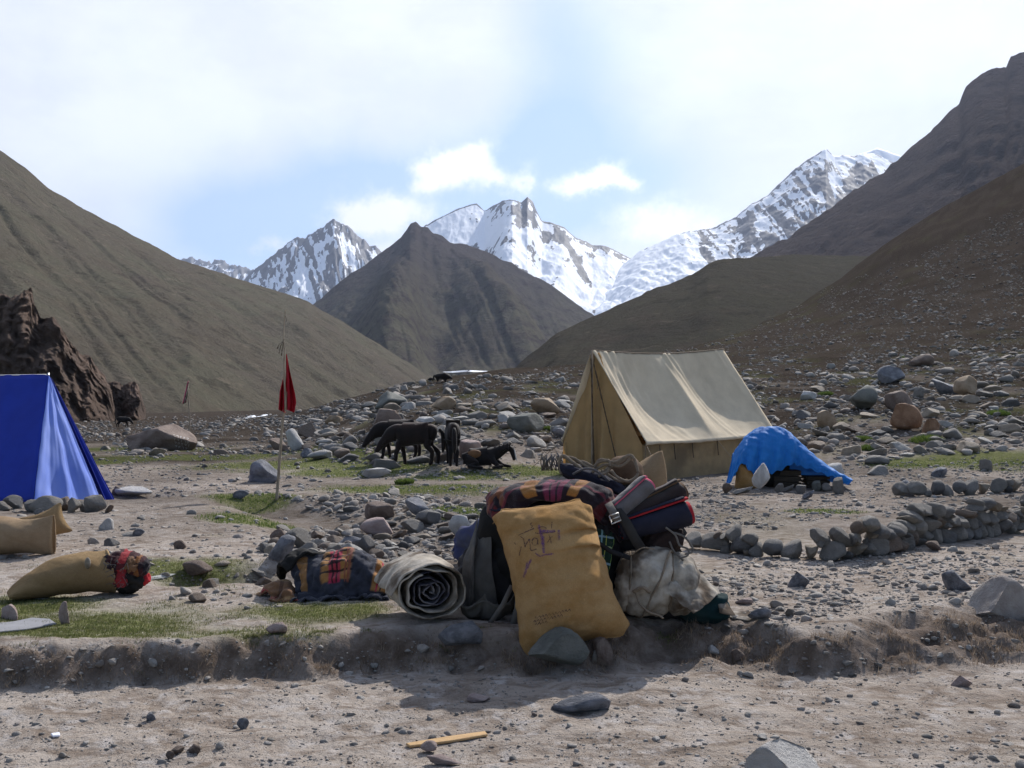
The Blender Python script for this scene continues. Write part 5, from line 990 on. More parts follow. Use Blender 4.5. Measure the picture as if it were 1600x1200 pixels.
# ------------------------------------------------------------------ blue tarpaulin thrown over a heap of goods, held with stones
TY = 20.3
def heap():
    def X_(px, Y=TY): return (px-800)/F*Y
    zt = lambda py, Y=TY: EYE+float(ray(800, py)[1])*Y
    # goods under the sheet
    sk = [ellp((X_(1163), TY-.25, .30), (.26, .30, .33)), box((X_(1210), TY+.05, .50), (.42, .38, .52), r=.12), ellp((X_(1207), TY+.05, .98), (.44, .42, .28)), box((X_(1262), TY+.15, .22), (.50, .38, .24), yaw=.1, r=.08)]
    # crest line and front hem of the sheet, a point pair for each station along it: (crest px, py, dy), (hem px, py, dy)
    st = [((1146, 708, -.05), (1131, 770, -.55)), ((1150, 702, -.02), (1140, 757, -.60)), ((1158, 690, 0), (1150, 738, -.62)), ((1166, 680, .02), (1160, 724, -.60)), ((1176, 672, .03), (1168, 734, -.62)), ((1188, 667, .05), (1177, 744, -.60)), ((1200, 666, .05), (1190, 741, -.56)), ((1213, 666, .05), (1206, 742, -.50)),
          ((1226, 669, .03), (1222, 736, -.46)), ((1236, 676, 0), (1238, 725, -.42)), ((1246, 686, -.02), (1246, 729, -.42)), ((1262, 702, -.05), (1262, 733, -.42)), ((1280, 718, -.08), (1280, 739, -.44)), ((1298, 732, -.10), (1297, 745, -.45)), ((1312, 741, -.12), (1312, 749, -.45)), ((1332, 750, -.15), (1326, 759, -.45))]
    kk = np.linspace(0, len(st)-1, 110); ks = np.arange(len(st)); tp = np.array([[np.interp(k, ks, [q[0][c] for q in st]) for c in range(3)] for k in kk]); hm = np.array([[np.interp(k, ks, [q[1][c] for q in st]) for c in range(3)] for k in kk])
    g = np.zeros((58, 110, 3))
    for j in range(110):
        a_ = np.array(at(tp[j, 0], tp[j, 1], TY+tp[j, 2])); b_ = np.array(at(hm[j, 0], hm[j, 1]+2*math.sin(j*.9), TY+hm[j, 2])); c_ = a_+np.array((.12, .75, 0)); c_[2] = max(.03, a_[2]*.25); fr = kk[j]
        for i in range(58):
            if i < 38:
                q = i/37; p_ = a_*(1-q)+b_*q; bulge = math.sin(PI*q**.8); p_ = p_+np.array((0, -.12*bulge, .05*bulge))
                fo = .05*math.sin(fr*4.1+.9*float(gnoise(q*2.5, fr*.4)))*q**.8*math.exp(-((fr-6)/4.5)**2)+.03*float(gnoise(fr*1.7, q*2.2))*q+.045*math.exp(-((fr-9.3+.5*q)/.35)**2)*-1+.012*float(gnoise(fr*5, q*7.)); p_ = p_+np.array((.3*fo, fo, 0)); g[37-i+20, j] = p_
            else:
                q = (i-37)/20; p_ = a_*(1-q)+c_*q; g[20-(i-37), j] = p_+np.array((0, .10*math.sin(PI*q), .08*math.sin(PI*q)+.02*float(gnoise(fr*2., q*3.))))
    X = crease(g[::-1], .016, 4.5, 3)
    o = cloth_mesh('blue_tarpaulin', X, M_tarp, thick=.004, sub=1); o['label'] = 'bright blue tarpaulin thrown over a heap of goods beside the canvas tent'; o['category'] = 'tarpaulin'
    for q in sk[1:]:
        c = q[1]; V, Fc = ICO[3]; V = V*np.array(q[2])*.86+np.array(c); V[:, 2] = np.minimum(V[:, 2], 1.02); 
    lump_ = mesh_np('load_bundle', np.sign(ICO[3][0])*np.abs(ICO[3][0])**.7*np.array((.36, .22, .42))+np.array((X_(1207), TY+.12, .44)), ICO[3][1], M_dark); o = link('load_bundle', lump_); o['label'] = 'dark bundle that props up the middle of the blue tarpaulin'; o['category'] = 'bundle'
    # ochre sack looking out on the left, dark crates under the middle
    S1 = sack((X_(1160), TY-.36, .27), .44, .56, thick=.36, mat=M_jute, yaw=.15, pitch=.25, seed=5, barrel=.25); o = cloth_mesh('jute_sack', S1, M_jute, wrap=True, thick=0, sub=1, size=(4, 2)); o['label'] = 'ochre sack peeping out under the left side of the blue tarpaulin'; o['category'] = 'sack'
    for k, (px, w, h, l) in enumerate(((1228, .55, .36, 'dark wooden crate under the middle of the blue tarpaulin'), (1276, .46, .24, 'low dark crate under the sloping right side of the blue tarpaulin'))):
        c = (X_(px), TY+.12, 0); T = thing('crate', l, 'crate', c, group=None); zz = 0
        wood = M_dark
        for a in range(3):
            me = mesh_np('plank', [(c[0]+sx*w/2, c[1]+sy*.21, .02+zz+sz*(h/3-.015)) for sz in (0, 1) for sx, sy in ((-1, -1), (1, -1), (1, 1), (-1, 1))], [(0, 3, 2, 1), (4, 5, 6, 7), (0, 1, 5, 4), (1, 2, 6, 5), (2, 3, 7, 6), (3, 0, 4, 7)], M_darkwood, smooth=False); part('plank', me, T); zz += h/3
    for px, py, w, h, mt, l in ((1191, 772, 30, 46, pale_rock, 'tall pale oval stone propped against the ochre sack at the tarpaulin'), (1312, 772, 24, 26, None, 'rounded stone pinning the right corner of the blue tarpaulin'), (1137, 772, 18, 16, None, 'small stone pinning the left corner of the blue tarpaulin'),
                               (1220, 770, 16, 18, None, 'small square stone right of the tall pale one'), (1235, 770, 20, 12, None, 'low stone in the row under the tarpaulin'), (1254, 772, 18, 16, None, 'fourth stone in the row under the tarpaulin'), (1278, 768, 20, 16, green_rock, 'greenish stone in the row under the tarpaulin'), (1292, 768, 20, 12, None, 'flat stone left of the right corner stone'),
                               (1267, 781, 20, 14, slate_rock, 'slate grey block in front of the row of stones'), (1165, 773, 34, 12, None, 'low wide stone below the ochre sack at the tarpaulin')):
        g_ = G(px, py); k = g_.y/F; put_stone('rock', l, g_.x, g_.y+.08, w*k, h*k*1.15, w*k*.7, sink=.08, mat=mt, tilt=0, yaw=.2, roll=.18 if h > 40 else 0)
M_darkwood = material('dark_planks', lambda t, b: t.put(b.inputs['Base Color'], t.mix(t.ramp(t.noise(t.vec(t.coord(), (.3, 1, 4)), 8, 5, .6), .3, .7), (.035, .028, .022), (.075, .058, .042))), .85, .2)

# sacks: a tube of cloth sewn flat at both ends and blown up by its filling
def sack(c, w, h, thick=.3, barrel=.10, vbar=0., mat=None, yaw=0, pitch=0, roll=0, seed=0, prims=(), floor=False, n=44, m=56, grav=0., pressure=11., corners=None, steps=60, wr=.004, open_=False, pins=None, slack=1.1, fric=.4, mouth=None):
    """returns a grid (n rows up the sack, m points round it)"""
    a = np.linspace(0, 2*PI, m, endpoint=False); half = m//2
    uu = np.where(np.arange(m) <= half, np.arange(m)/half, (m-np.arange(m))/half)         # 0..1..0 over the width
    side = np.where(np.arange(m) <= half, -1., 1.)
    if corners is None:
        R = rot(yaw, pitch, roll); q = lambda x, z: np.array(c)+R@np.array((x, 0, z)); corners = (q(-w/2, -h/2), q(w/2, -h/2), q(-w/2, h/2), q(w/2, h/2))
    bl, br, tl, tr = [np.array(x, float) for x in corners]; nr = np.cross(br-bl, tl-bl); nr /= np.linalg.norm(nr)    # looks away from the viewer when bl->br runs rightwards
    v = np.linspace(0, 1, n)[:, None, None]; U = uu[None, :, None]
    g = (bl*(1-U)+br*U)*(1-v)+(tl*(1-U)+tr*U)*v
    g = g+((br-bl)/2)[None, None]*(2*U-1)*barrel*np.sin(PI*v)**.5; g = g+((tl-bl)/2)[None, None]*(2*v-1)*vbar*np.sin(PI*U)**.7; ctr = g.mean((0, 1)); rest = ctr+(g-ctr)*slack
    env = (np.sin(PI*np.clip(uu, 0, 1))**.5)[None, :]*np.sin(PI*np.linspace(0.02, .98, n))[:, None]**.6
    off = -side[None, :]*env*thick*.25
    g = g-nr*(-off)[..., None]*1.0
    g = g+nr[None, None]*(wr*3*fbm(np.linspace(0, 6, n)[:, None]+seed+0*uu[None], uu[None]*6+0*v[..., 0], o=3))[..., None]
    return pbd(g, rest=rest, wrap=True, steps=steps, iters=13, grav=grav, pressure=pressure, prims=prims, floor=floor, bend=.04, close=(0,)+(() if open_ else (n-1,)), damp=.12, pins=pins, fric=fric)
heap()
# ------------------------------------------------------------------ the pile of loads in the middle
PY = 7.9
def tag(o, label, cat, group=None):
    o['label'] = label; o['category'] = cat
    if group: o['group'] = group
    return o
def A_(px, py, Y): return tuple(at(px, py, Y))
# the propped sack
RK = {k: v for k, v in ()}
sack_prims = [ellp((.33, 6.74, -.06), (.23, .16, .16)), box((.42, 7.84, .42), (.42, .38, .50), pitch=-.1, r=.1)]
cr = (A_(820, 1022, 6.98), A_(972, 980, 7.02), A_(777, 812, 7.26), A_(912, 797, 7.30))
SK = sack(None, 0, 0, thick=.30, corners=cr, pressure=13, barrel=.20, vbar=.07, prims=sack_prims, seed=3, n=64, m=80, steps=60, slack=1.13, wr=.010,
          pins=([0, 40, 63*80, 63*80+40], np.array([cr[0], cr[1], cr[2], cr[3]]), .5))
T = thing('jute_sack', 'upright ochre jute sack with purple handwriting propped against the pile on a boulder', 'sack', (.33, 6.8, 0))
def fold(X):      # slack creases: horizontal tucks on the right edge, as a filled sack slumps
    n, m, _ = X.shape; v = np.linspace(0, 1, n)[:, None]; half = m//2; u = np.where(np.arange(m) <= half, np.arange(m)/half, (m-np.arange(m))/half)[None, :]
    front = (np.arange(m) <= half)[None, :] if X[n//2, m//4, 1] < X[n//2, 3*m//4, 1] else (np.arange(m) >= half)[None, :]
    d = np.zeros((n, m))
    for vc, uc, a, wv, sl in ((.70, 1.0, .11, .024, .10), (.655, 1.0, -.07, .026, .10), (.60, .95, .045, .02, .05), (.52, 1.0, .035, .03, .08), (.46, .2, .018, .03, .1), (.78, .2, .016, .02, -.08), (.40, .85, -.018, .03, -.10), (.25, .1, .012, .03, .12), (.86, .9, .015, .02, -.05), (.33, .8, .016, .022, -.06)):
        d += a*np.exp(-(((v-vc-sl*(u-uc))/wv)**2))*np.exp(-(((u-uc)/.42)**2))
    d += .010*fbm(u*5+0*v, v*10+0*u, o=4)+.012*fbm(u*2.2+4+0*v, v*4+0*u, o=2)
    X = X.copy(); X[..., 1] += d*front; X[..., 2] += .3*d*front; return X
SK = fold(SK); _c = crease(crease(SK, -.012, 6., 7), -.0045, 19., 3); _e = np.sin(PI*np.linspace(0, 1, 64))[:, None, None]**.3; SK = SK*(1-_e)+_c*_e
ob = cloth_mesh('sack_body', SK, M_jute, wrap=True, thick=0, sub=1, parent=T, size=(6, 4))
ob.data.update()
# stitched seams and frayed thread at the corners
def seam(row, nm='seam'): tube(nm, [tuple(p) for p in row], .0065, M_jute, T, seg=5, sub=2, jitter=.5)
seam(SK[-1, :41:4]); seam(SK[0, :41:4])
for c in (SK[-1, 0], SK[-1, 40], SK[0, 40], SK[0, 0]):
    for k in range(5):
        d = Vector((random.uniform(-1, 1), random.uniform(-1, 0), random.uniform(-.8, .8))).normalized()*random.uniform(.02, .05)
        p = Vector(c); tube('thread', [tuple(p), tuple(p+d*.5+Vector((0, 0, .005))), tuple(p+d+Vector((0, 0, -.01)))], .0016, M_jute, T, seg=4, sub=3)
# handwriting: strokes laid on the cloth
bvh = None
def write_on(grid, strokes, mat, parent, name='handwriting', w=.010, lift=.0035):
    n, m, _ = grid.shape; bv = BVHTree.FromPolygons([tuple(p) for p in grid.reshape(-1, 3)], [tuple(f) for f in grid_faces(n, m, True)])
    eye = Vector((0, 0, EYE)); allV = []; allF = []
    for st in strokes:
        ww = st[0]; pts = st[1]; dense = []
        E = [pts[0]]+list(pts)+[pts[-1]]
        for i in range(1, len(E)-2):
            for k in range(6):
                t_ = k/6; a, b, c, d = [Vector(x) for x in E[i-1:i+3]]; dense.append(.5*((2*b)+(c-a)*t_+(2*a-5*b+4*c-d)*t_*t_+(3*b-a-3*c+d)*t_**3))
        dense.append(Vector(pts[-1])); V = []
        for i, p in enumerate(dense):
            d = (dense[min(i+1, len(dense)-1)]-dense[max(i-1, 0)]); d = d.normalized() if d.length > 0 else Vector((1, 0)); q = Vector((-d.y, d.x))
            for s_ in (-1, 0, 1):
                w_ = ww*random.uniform(.8, 1.15)*.5; pp = p+q*s_*w_; r_ = at(pp.x, pp.y, 1.)-eye; r_.normalize(); h = bv.ray_cast(eye, r_)
                V.append(h[0]-r_*lift if h[0] is not None else None)
        if any(v is None for v in V): continue
        b0 = len(allV); allV += V; allF += [[b0+x for x in f] for f in grid_faces(len(dense), 3).tolist()]
    return part(name, mesh_np(name, allV, allF, mat), parent)
def mat_ink(col, dens):
    def fn(t, b):
        t.put(b.inputs['Base Color'], col); n = t.noise(t.coord(), 160, 3, .6); n2 = t.noise(t.coord(), 22, 3, .6)
        t.put(b.inputs['Alpha'], t.math('MULTIPLY', t.ramp(n, .35, .6, .15, dens), t.ramp(n2, .3, .5, .35, 1)))
    return material('ink', fn, .95, .05)
def crp(x, y): return (780+x/10., 790+y/10.)
L_ = lambda *p: [crp(*q) for q in p]
ink_dark = [(1.7, L_((370, 430), (440, 400), (500, 375), (545, 355))), (1.5, L_((300, 465), (335, 445), (370, 430))), (1.6, L_((600, 360), (640, 335), (690, 330), (740, 355))), (1.3, L_((505, 265), (490, 300), (520, 320), (500, 345))),
  (2.0, L_((375, 520), (395, 585), (405, 650))), (1.7, L_((405, 640), (430, 585), (470, 520))), (1.8, L_((470, 520), (480, 590), (490, 655))),
  (1.7, L_((600, 525), (550, 505), (520, 540), (515, 590), (545, 620), (590, 600), (605, 540))), (1.7, L_((605, 530), (600, 580), (612, 615))), (1.7, L_((480, 660), (500, 700), (540, 695), (585, 675))),
  (1.5, L_((775, 455), (795, 510), (815, 590))), (1.3, L_((830, 480), (790, 520), (750, 580))), (1.6, L_((560, 425), (620, 435), (720, 425), (840, 415), (880, 400))), (1.3, L_((825, 250), (820, 320), (815, 360))),
  (1.2, L_((330, 480), (370, 510), (390, 530))), (1.2, L_((230, 575), (262, 610))), (1.4, L_((345, 640), (325, 720), (315, 780)))]
ink_purple = [(4.2, L_((560, 10), (575, 110), (600, 220), (625, 330))), (4.6, L_((640, 370), (655, 440), (670, 520), (672, 610))), (4.0, L_((650, 400), (720, 395), (790, 405), (870, 395))), (3.0, L_((620, 300), (630, 370), (640, 420))), (4.0, L_((690, 480), (690, 560), (690, 640), (700, 740))),
  (3.2, L_((930, 380), (930, 450), (940, 540))), (3.0, L_((440, 880), (420, 1000), (380, 1120))), (3.0, L_((500, 840), (470, 900), (440, 980))), (2.2, L_((560, 740), (640, 790), (700, 770), (780, 760), (850, 750)))]
for yy, xs in ((1760, (560, 1100)), (1815, (540, 960)), (1865, (560, 760))):      # faint stencilled rows lower down
    x = xs[0]
    while x < xs[1]: ink_dark.append((1.1, L_((x, yy-.22*(x-560)), (x+18, yy-28-.22*(x-560)), (x+38, yy+6-.22*(x-560))))); x += 52
write_on(SK, ink_purple, mat_ink((.16, .07, .20), .75), T, 'purple_mark'); M_ink = mat_ink((.06, .035, .06), .95); write_on(SK, ink_dark[:4]+ink_dark[12:14], M_ink, T, 'signature'); [write_on(SK, ink_dark[a:b], M_ink, T, 'letter') for a, b in ((4, 7), (7, 9), (10, 12), (14, 15), (15, 17))]; write_on(SK, ink_dark[9:10], M_ink, T, 'pen_mark'); write_on(SK, ink_dark[17:], M_ink, T, 'stencilled_print')

# rolled canvas: a spiral of thick cloth, end on
def roll():
    T = thing('rolled_canvas', 'dirty off-white canvas bedroll with its spiral end towards us left of the sack', 'bedroll', (-.62, 7.4, 0))
    turns = 2.15; m = 110; n = 26; g = np.zeros((n, m, 3)); R0 = .262; ax = Vector((-.30, .95, .0)).normalized(); sx = Vector((.95, .30, 0)).normalized(); c0 = Vector(at(674, 926, 7.32)); c0.z = R0*.84+h1(c0.x, c0.y)+.01
    for i in range(n):
        q = i/(n-1)*.72
        for j in range(m):
            s_ = j/(m-1); th = 2*PI*turns*s_; r_ = R0*(1-.40*s_**1.0); k = math.sin(PI*min(1, s_*6))
            r_ += .022*float(gnoise(th*.8, q*4.+s_*20))*(1-.3*s_)+.022*float(gnoise(th*1.7+3, q*7.))*s_
            x = r_*math.cos(-th+2.9)*1.04; z = r_*math.sin(-th+2.9)*(.84+.05*math.sin(q*6))+.012*math.sin(th*3)*s_
            sq = .03*float(gnoise(q*5., th*.4)); g[i, j] = c0+sx*(x+sq)+ax*(q+.02*float(gnoise(th*1.3, 2.))*(1 if i == 0 else 0))+Vector((0, 0, z))
    # loose outer flap on the left, sagging to a lip
    for j in range(14):
        k = (1-j/13)**1.3; g[:, j] += np.array(tuple(sx*(-.035*k)))[None]+np.array((0, 0, -.075*k))[None]
    g = crease(g, .010, 9., 6); cloth_mesh('canvas_spiral', g, M_white_canvas, parent=T, thick=.016, sub=1)
    g2 = []
    for i in range(10):
        q = i/9*.66+.03; row = []
        for j in range(130):
            s_ = j/129; th = 2*PI*3.6*s_; r_ = (R0*.60)*(1-.86*s_)+.018*float(gnoise(th*1.6, q*4.))+.012*float(gnoise(th*4., q*6.)); x = r_*math.cos(-th+2.2); z = r_*math.sin(-th+2.2)*.84+.012*math.sin(th*2.3); row.append(c0+sx*x+ax*q+Vector((0, 0, z)))
        g2.append(row)
    cloth_mesh('inner_blanket', np.array([[tuple(p) for p in r] for r in g2]), fabric('grimy_lining', (.26, .24, .23), (.10, .09, .11), dirt=1., scale=16, dirtc=(.03, .03, .05)), parent=T, thick=.014, sub=1)
roll()

# bulky things that hold the pile up
def lump(name, label, cat, prim, mat, amp=.02, fr=5., seed=0, sub=4, sq=1.0, parent=None, props=True):
    V, Fc = ICO[sub]; V = V.copy(); V = np.sign(V)*np.abs(V)**sq; V *= (1+amp/.3*fbm(V[:, 0]*fr*.4+seed, V[:, 1]*fr*.4, V[:, 2]*fr*.4+seed, o=3))[:, None]
    P = (V*np.array(prim[2]))@prim[3].T+np.array(prim[1]); me = mesh_np(name, P, Fc, mat)
    o = link(name, me) if parent is None else part(name, me, parent)
    if parent is None: tag(o, label, cat)
    return o
lump('duffel_bag', 'black duffel bag in the dark gap behind the left side of the propped sack', 'bag', ellp((-.02, 8.02, .30), (.40, .30, .30), yaw=.2), M_black, .05, 6, 1, sq=.8)
lump('duffel_bag', 'black soft bag in the dark middle of the pile between sack and backpack', 'bag', ellp((.62, 7.80, .36), (.26, .28, .38), yaw=-.2), M_black, .06, 6, 2, sq=.8)
lump('load_bundle', 'dark bundle buried under the orange blanket on the pile', 'bundle', ellp((.30, 8.05, .55), (.58, .40, .42), yaw=.05), M_dark, .04, 5, 3, sq=.8)
lump('load_bundle', 'dark bundle at the back of the pile under the coiled ropes', 'bundle', ellp((.85, 8.55, .50), (.55, .40, .48), yaw=.0), M_dark, .04, 5, 4, sq=.8)
core = [ellp((-.02, 8.02, .30), (.46, .36, .36), yaw=.2), ellp((.30, 8.05, .55), (.60, .43, .44), yaw=.05), ellp((.62, 7.75, .36), (.32, .32, .44), yaw=-.2), ellp((.85, 8.55, .5), (.57, .42, .5))]
# grey tarpaulin slung over the left of the pile
n, m = 46, 50
top_l, top_r, bot_l, bot_r = A_(752, 775, 8.15), A_(840, 760, 8.1), A_(700, 892, 7.55), A_(812, 908, 7.42)
P = bilin(top_l, top_r, bot_l, bot_r, n, m); mid_ = np.array(A_(757, 812, 7.50)); idx = np.arange(n*m).reshape(n, m)
X = pbd(P, rest=P.mean((0, 1))+(P-P.mean((0, 1)))*1.10, prims=core, steps=60, iters=9, bend=.03, fric=.5, pins=([idx[0, 0], idx[0, m//2], idx[0, -1], idx[-1, 0], idx[-1, -1], idx[-1, m//2+4], idx[13, 12], idx[-6, 0]], np.array([top_l, A_(795, 764, 8.15), top_r, bot_l, bot_r, A_(760, 912, 7.45), A_(745, 815, 7.56), A_(708, 880, 7.62)]), .4))
X = crease(X, .014, 6., 4); ob = cloth_mesh('grey_tarpaulin', X, M_grey_tarp, thick=.008, sub=1); tag(ob, 'dull grey tarpaulin hanging over the left of the pile beside the propped sack', 'tarpaulin')
tube('hem_cord', [tuple(p) for p in X[-2, ::5]], .011, M_grey_tarp, ob, seg=6, sub=3)
for a, b, w in (((812, 915), (800, 985), .05), ((800, 915), (765, 975), .035)):
    o = ribbon('strap', [A_(a[0], a[1], 7.38), A_((a[0]+b[0])/2+3, (a[1]+b[1])/2, 7.33), A_(b[0], b[1], 7.36)], w, (0, -1, .1), M_web); tag(o, 'broad grey strap hanging from the grey tarpaulin left of the sack' if w > .04 else 'thin grey strap slanting below the grey tarpaulin', 'strap')

# orange and black blanket folded across the top
def drape(name, c, size, n, m, mat, prims, label, cat, yaw=0, pitch=0, thick=.02, steps=70, warp=.10, seed=0, uv=(1, 1), pins=None, bend=.03, rest_k=1., grav=-9, fric=.6, parent=None, ripple=0, fold_=.022):
    P = sheet(c, size, n, m, yaw=yaw, pitch=pitch, warp=warp, seed=seed)
    if ripple: P[..., 2] += ripple*np.sin(np.linspace(0, 1, m)*PI*7+seed)[None, :]
    X = pbd(P, rest=sheet(c, (size[0]*rest_k, size[1]*rest_k), n, m, yaw=yaw, pitch=pitch), prims=prims, steps=steps, iters=9, bend=bend, fric=fric, pins=pins, grav=grav)
    if fold_: X = crease(X, fold_, 6., seed, k2=.9); X = crease(X, fold_*.4, 17., seed)
    o = cloth_mesh(name, X, mat, thick=thick, sub=1, size=uv, parent=parent)
    if parent is None: tag(o, label, cat)
    return o, X
top_p = core+[ellp((.02, 7.86, .90), (.20, .16, .07), yaw=-.1), ellp((.36, 7.72, .95), (.40, .22, .08), yaw=.15), ellp((.62, 7.78, .82), (.28, .20, .10), yaw=.3), ellp((.30, 8.15, .94), (.42, .25, .07))]
lump('blanket_pad', 'dark folded pad squeezed under the orange blanket', 'pad', ellp((.24, 7.84, .84), (.40, .26, .07), yaw=.0), M_navy, .03, 5, 8, sq=.8)
drape('folded_blanket', (.36, 7.86, 1.28), (1.0, .70), 54, 62, M_plaid_orange, [(*q[:2], tuple(r+.015 for r in q[2]), *q[3:]) for q in top_p], 'black and orange checked blanket folded over the top of the pile', 'blanket', yaw=-.10, warp=.25, seed=4, uv=(1.5, 1.4), thick=.03, rest_k=1.06, fric=.7, ripple=.04, bend=.02)
drape('patterned_cloth', (.62, 7.50, 1.02), (.30, .52), 36, 24, plaid('green_yellow_print', (.02, .05, .035), [(0, .2, .03, (.35, .55, .12), 1), (0, .55, .04, (.25, .45, .5), .9), (1, .3, .03, (.5, .6, .3), .9), (1, .7, .04, (.3, .45, .55), .8), (0, .8, .02, (.5, .55, .12), 1)]),
      core+[ellp((.56, 7.42, .70), (.10, .12, .14))], 'crumpled green and yellow patterned cloth right of the top of the propped sack', 'cloth', warp=.2, seed=9, uv=(2.2, 3), thick=.006, rest_k=1.1, ripple=.03)
drape('red_cloth', (.15, 8.45, 1.25), (.42, .30), 24, 30, M_plaid_red, top_p, 'small red and dark checked cloth lying behind the orange blanket', 'cloth', warp=.2, seed=3, uv=(1.4, 1), thick=.012, rest_k=1.1, ripple=.03)

# black backpack with three rolls strapped on it
def backpack():
    T = thing('backpack', 'black backpack with wide straps and a silver buckle on the right of the pile', 'backpack', (1.0, 7.75, .3))
    c = Vector(at(1004, 848, 7.80)); tilt = rot(yaw=.15, roll=-.5)
    lump('body', '', '', ('ell', tuple(c), (.31, .20, .17), rot(yaw=.1, roll=-.35)), M_black, .05, 5, 11, sq=.72, parent=T)
    lump('side_pocket', '', '', ('ell', tuple(at(952, 846, 7.66)), (.10, .12, .19), rot(roll=-.2)), M_black, .05, 6, 12, sq=.8, parent=T)
    lump('top_pocket', '', '', ('ell', tuple(at(1036, 846, 7.60)), (.16, .12, .10), rot(roll=-.35)), fabric('brown_black_nylon', (.035, .022, .02), (.02, .015, .015), dirt=.3), .05, 6, 13, sq=.8, parent=T)
    f = lambda px, py, Y: tuple(at(px, py, Y))
    ribbon('strap', [f(950, 786, 7.50), f(958, 800, 7.42), f(966, 815, 7.40)], .058, (-.2, -1, .3), M_web, T, thick=.008)
    ribbon('strap', [f(948, 800, 7.6), f(966, 800, 7.43), f(978, 816, 7.40), f(992, 842, 7.40), f(1004, 860, 7.42)], .075, (0, -1, .35), fabric('dark_webbing', (.04, .037, .035), (.03, .028, .027), dirt=.2), T, thick=.008)
    ribbon('strap', [f(915, 822, 7.4), f(930, 845, 7.36), f(955, 862, 7.34), f(985, 872, 7.36)], .035, (0, -1, .2), M_black, T, thick=.006)
    q = [f(952, 806, 7.37), f(966, 801, 7.37), f(970, 813, 7.36), f(956, 819, 7.36)]
    bk = tube('buckle', q+[q[0]], .0062, M_metal, T, seg=6, sub=1); tube('buckle_pin', [f(955, 812, 7.365), f(968, 807, 7.36)], .004, M_metal, T, seg=6)
    for pts in ([(1040, 824), (1055, 836), (1062, 852), (1075, 858), (1074, 868), (1062, 872)], [(1052, 832), (1068, 838), (1080, 852), (1082, 862), (1070, 866)], [(1046, 846), (1052, 860), (1060, 868), (1068, 876)]):
        tube('webbing_end', [f(a, b, 7.42-.01*k) for k, (a, b) in enumerate(pts)], .008, M_web, T, seg=6)
    tube('webbing_end', [f(905, 842, 7.3), f(918, 862, 7.28), f(930, 872, 7.3), f(944, 868, 7.34)], .007, M_web, T, seg=6)
    tube('lacing', [f(985, 868, 7.32), f(1004, 856, 7.30), f(1022, 858, 7.32)], .005, M_rope, T, seg=6)
backpack()
def rolled(name, label, cat, a, b, ra, rb, mat, end=None, turns=2.4, sag=0, seed=0, inner=None):
    a = Vector(a); b = Vector(b); d = (b-a); L = d.length; d.normalize(); s_ = d.cross(Vector((0, 0, 1))).normalized(); u = s_.cross(d); n = 22; m = 70
    T = thing(name, label, cat, tuple(a)); g = np.zeros((n, m, 3)); g2 = np.zeros((n, m, 3))
    for i in range(n):
        q = i/(n-1); R = ra+(rb-ra)*q
        for j in range(m):
            s = j/(m-1); th = 2*PI*turns*s; r_ = R*(1-.82*s)+.008*float(gnoise(th+seed, q*5.)); c = a+d*(L*q+(.012*float(gnoise(th*1.1, seed+.5)) if i in (0, n-1) else 0))-Vector((0, 0, sag*math.sin(PI*q)))
            g[i, j] = c+s_*(r_*math.cos(th+1.2)*1.05)+u*(r_*math.sin(th+1.2)*.88)
    cloth_mesh('outer_cloth', g, mat, parent=T, thick=.012, sub=1)
    if inner is not None:
        for i in range(n):
            q = .02+i/(n-1)*1.02; R = (ra+(rb-ra)*q)*.86
            for j in range(m): s = j/(m-1); th = 2*PI*turns*s; r_ = R*(1-.82*s); g2[i, j] = a+d*L*q+s_*(r_*math.cos(th+1.2)*1.05)+u*(r_*math.sin(th+1.2)*.88)-Vector((0, 0, sag*math.sin(PI*min(q, 1))))
        cloth_mesh('lining', g2, inner, parent=T, thick=.012, sub=0)
    return T
rolled('rolled_mat', 'thin grey rolled mat with a pink inside, topmost on the backpack', 'rolled mat', at(962, 800, 7.52), at(1012, 757, 7.66), .085, .095, M_grey_roll, inner=M_pink, seed=1)
rolled('rolled_blanket', 'dark brown rolled blanket with a frayed end lying above the navy roll', 'rolled blanket', at(972, 812, 7.58), at(1064, 766, 7.70), .105, .11, fabric('dark_brown_wool', (.035, .022, .02), (.025, .018, .018), dirt=.3, sheen=.2), inner=M_brown, seed=2)
rolled('rolled_mat', 'thick navy rolled mat with a red lined end, lowest of three rolls', 'rolled mat', at(968, 830, 7.50), at(1074, 800, 7.56), .10, .145, M_navy, inner=M_red, seed=3)

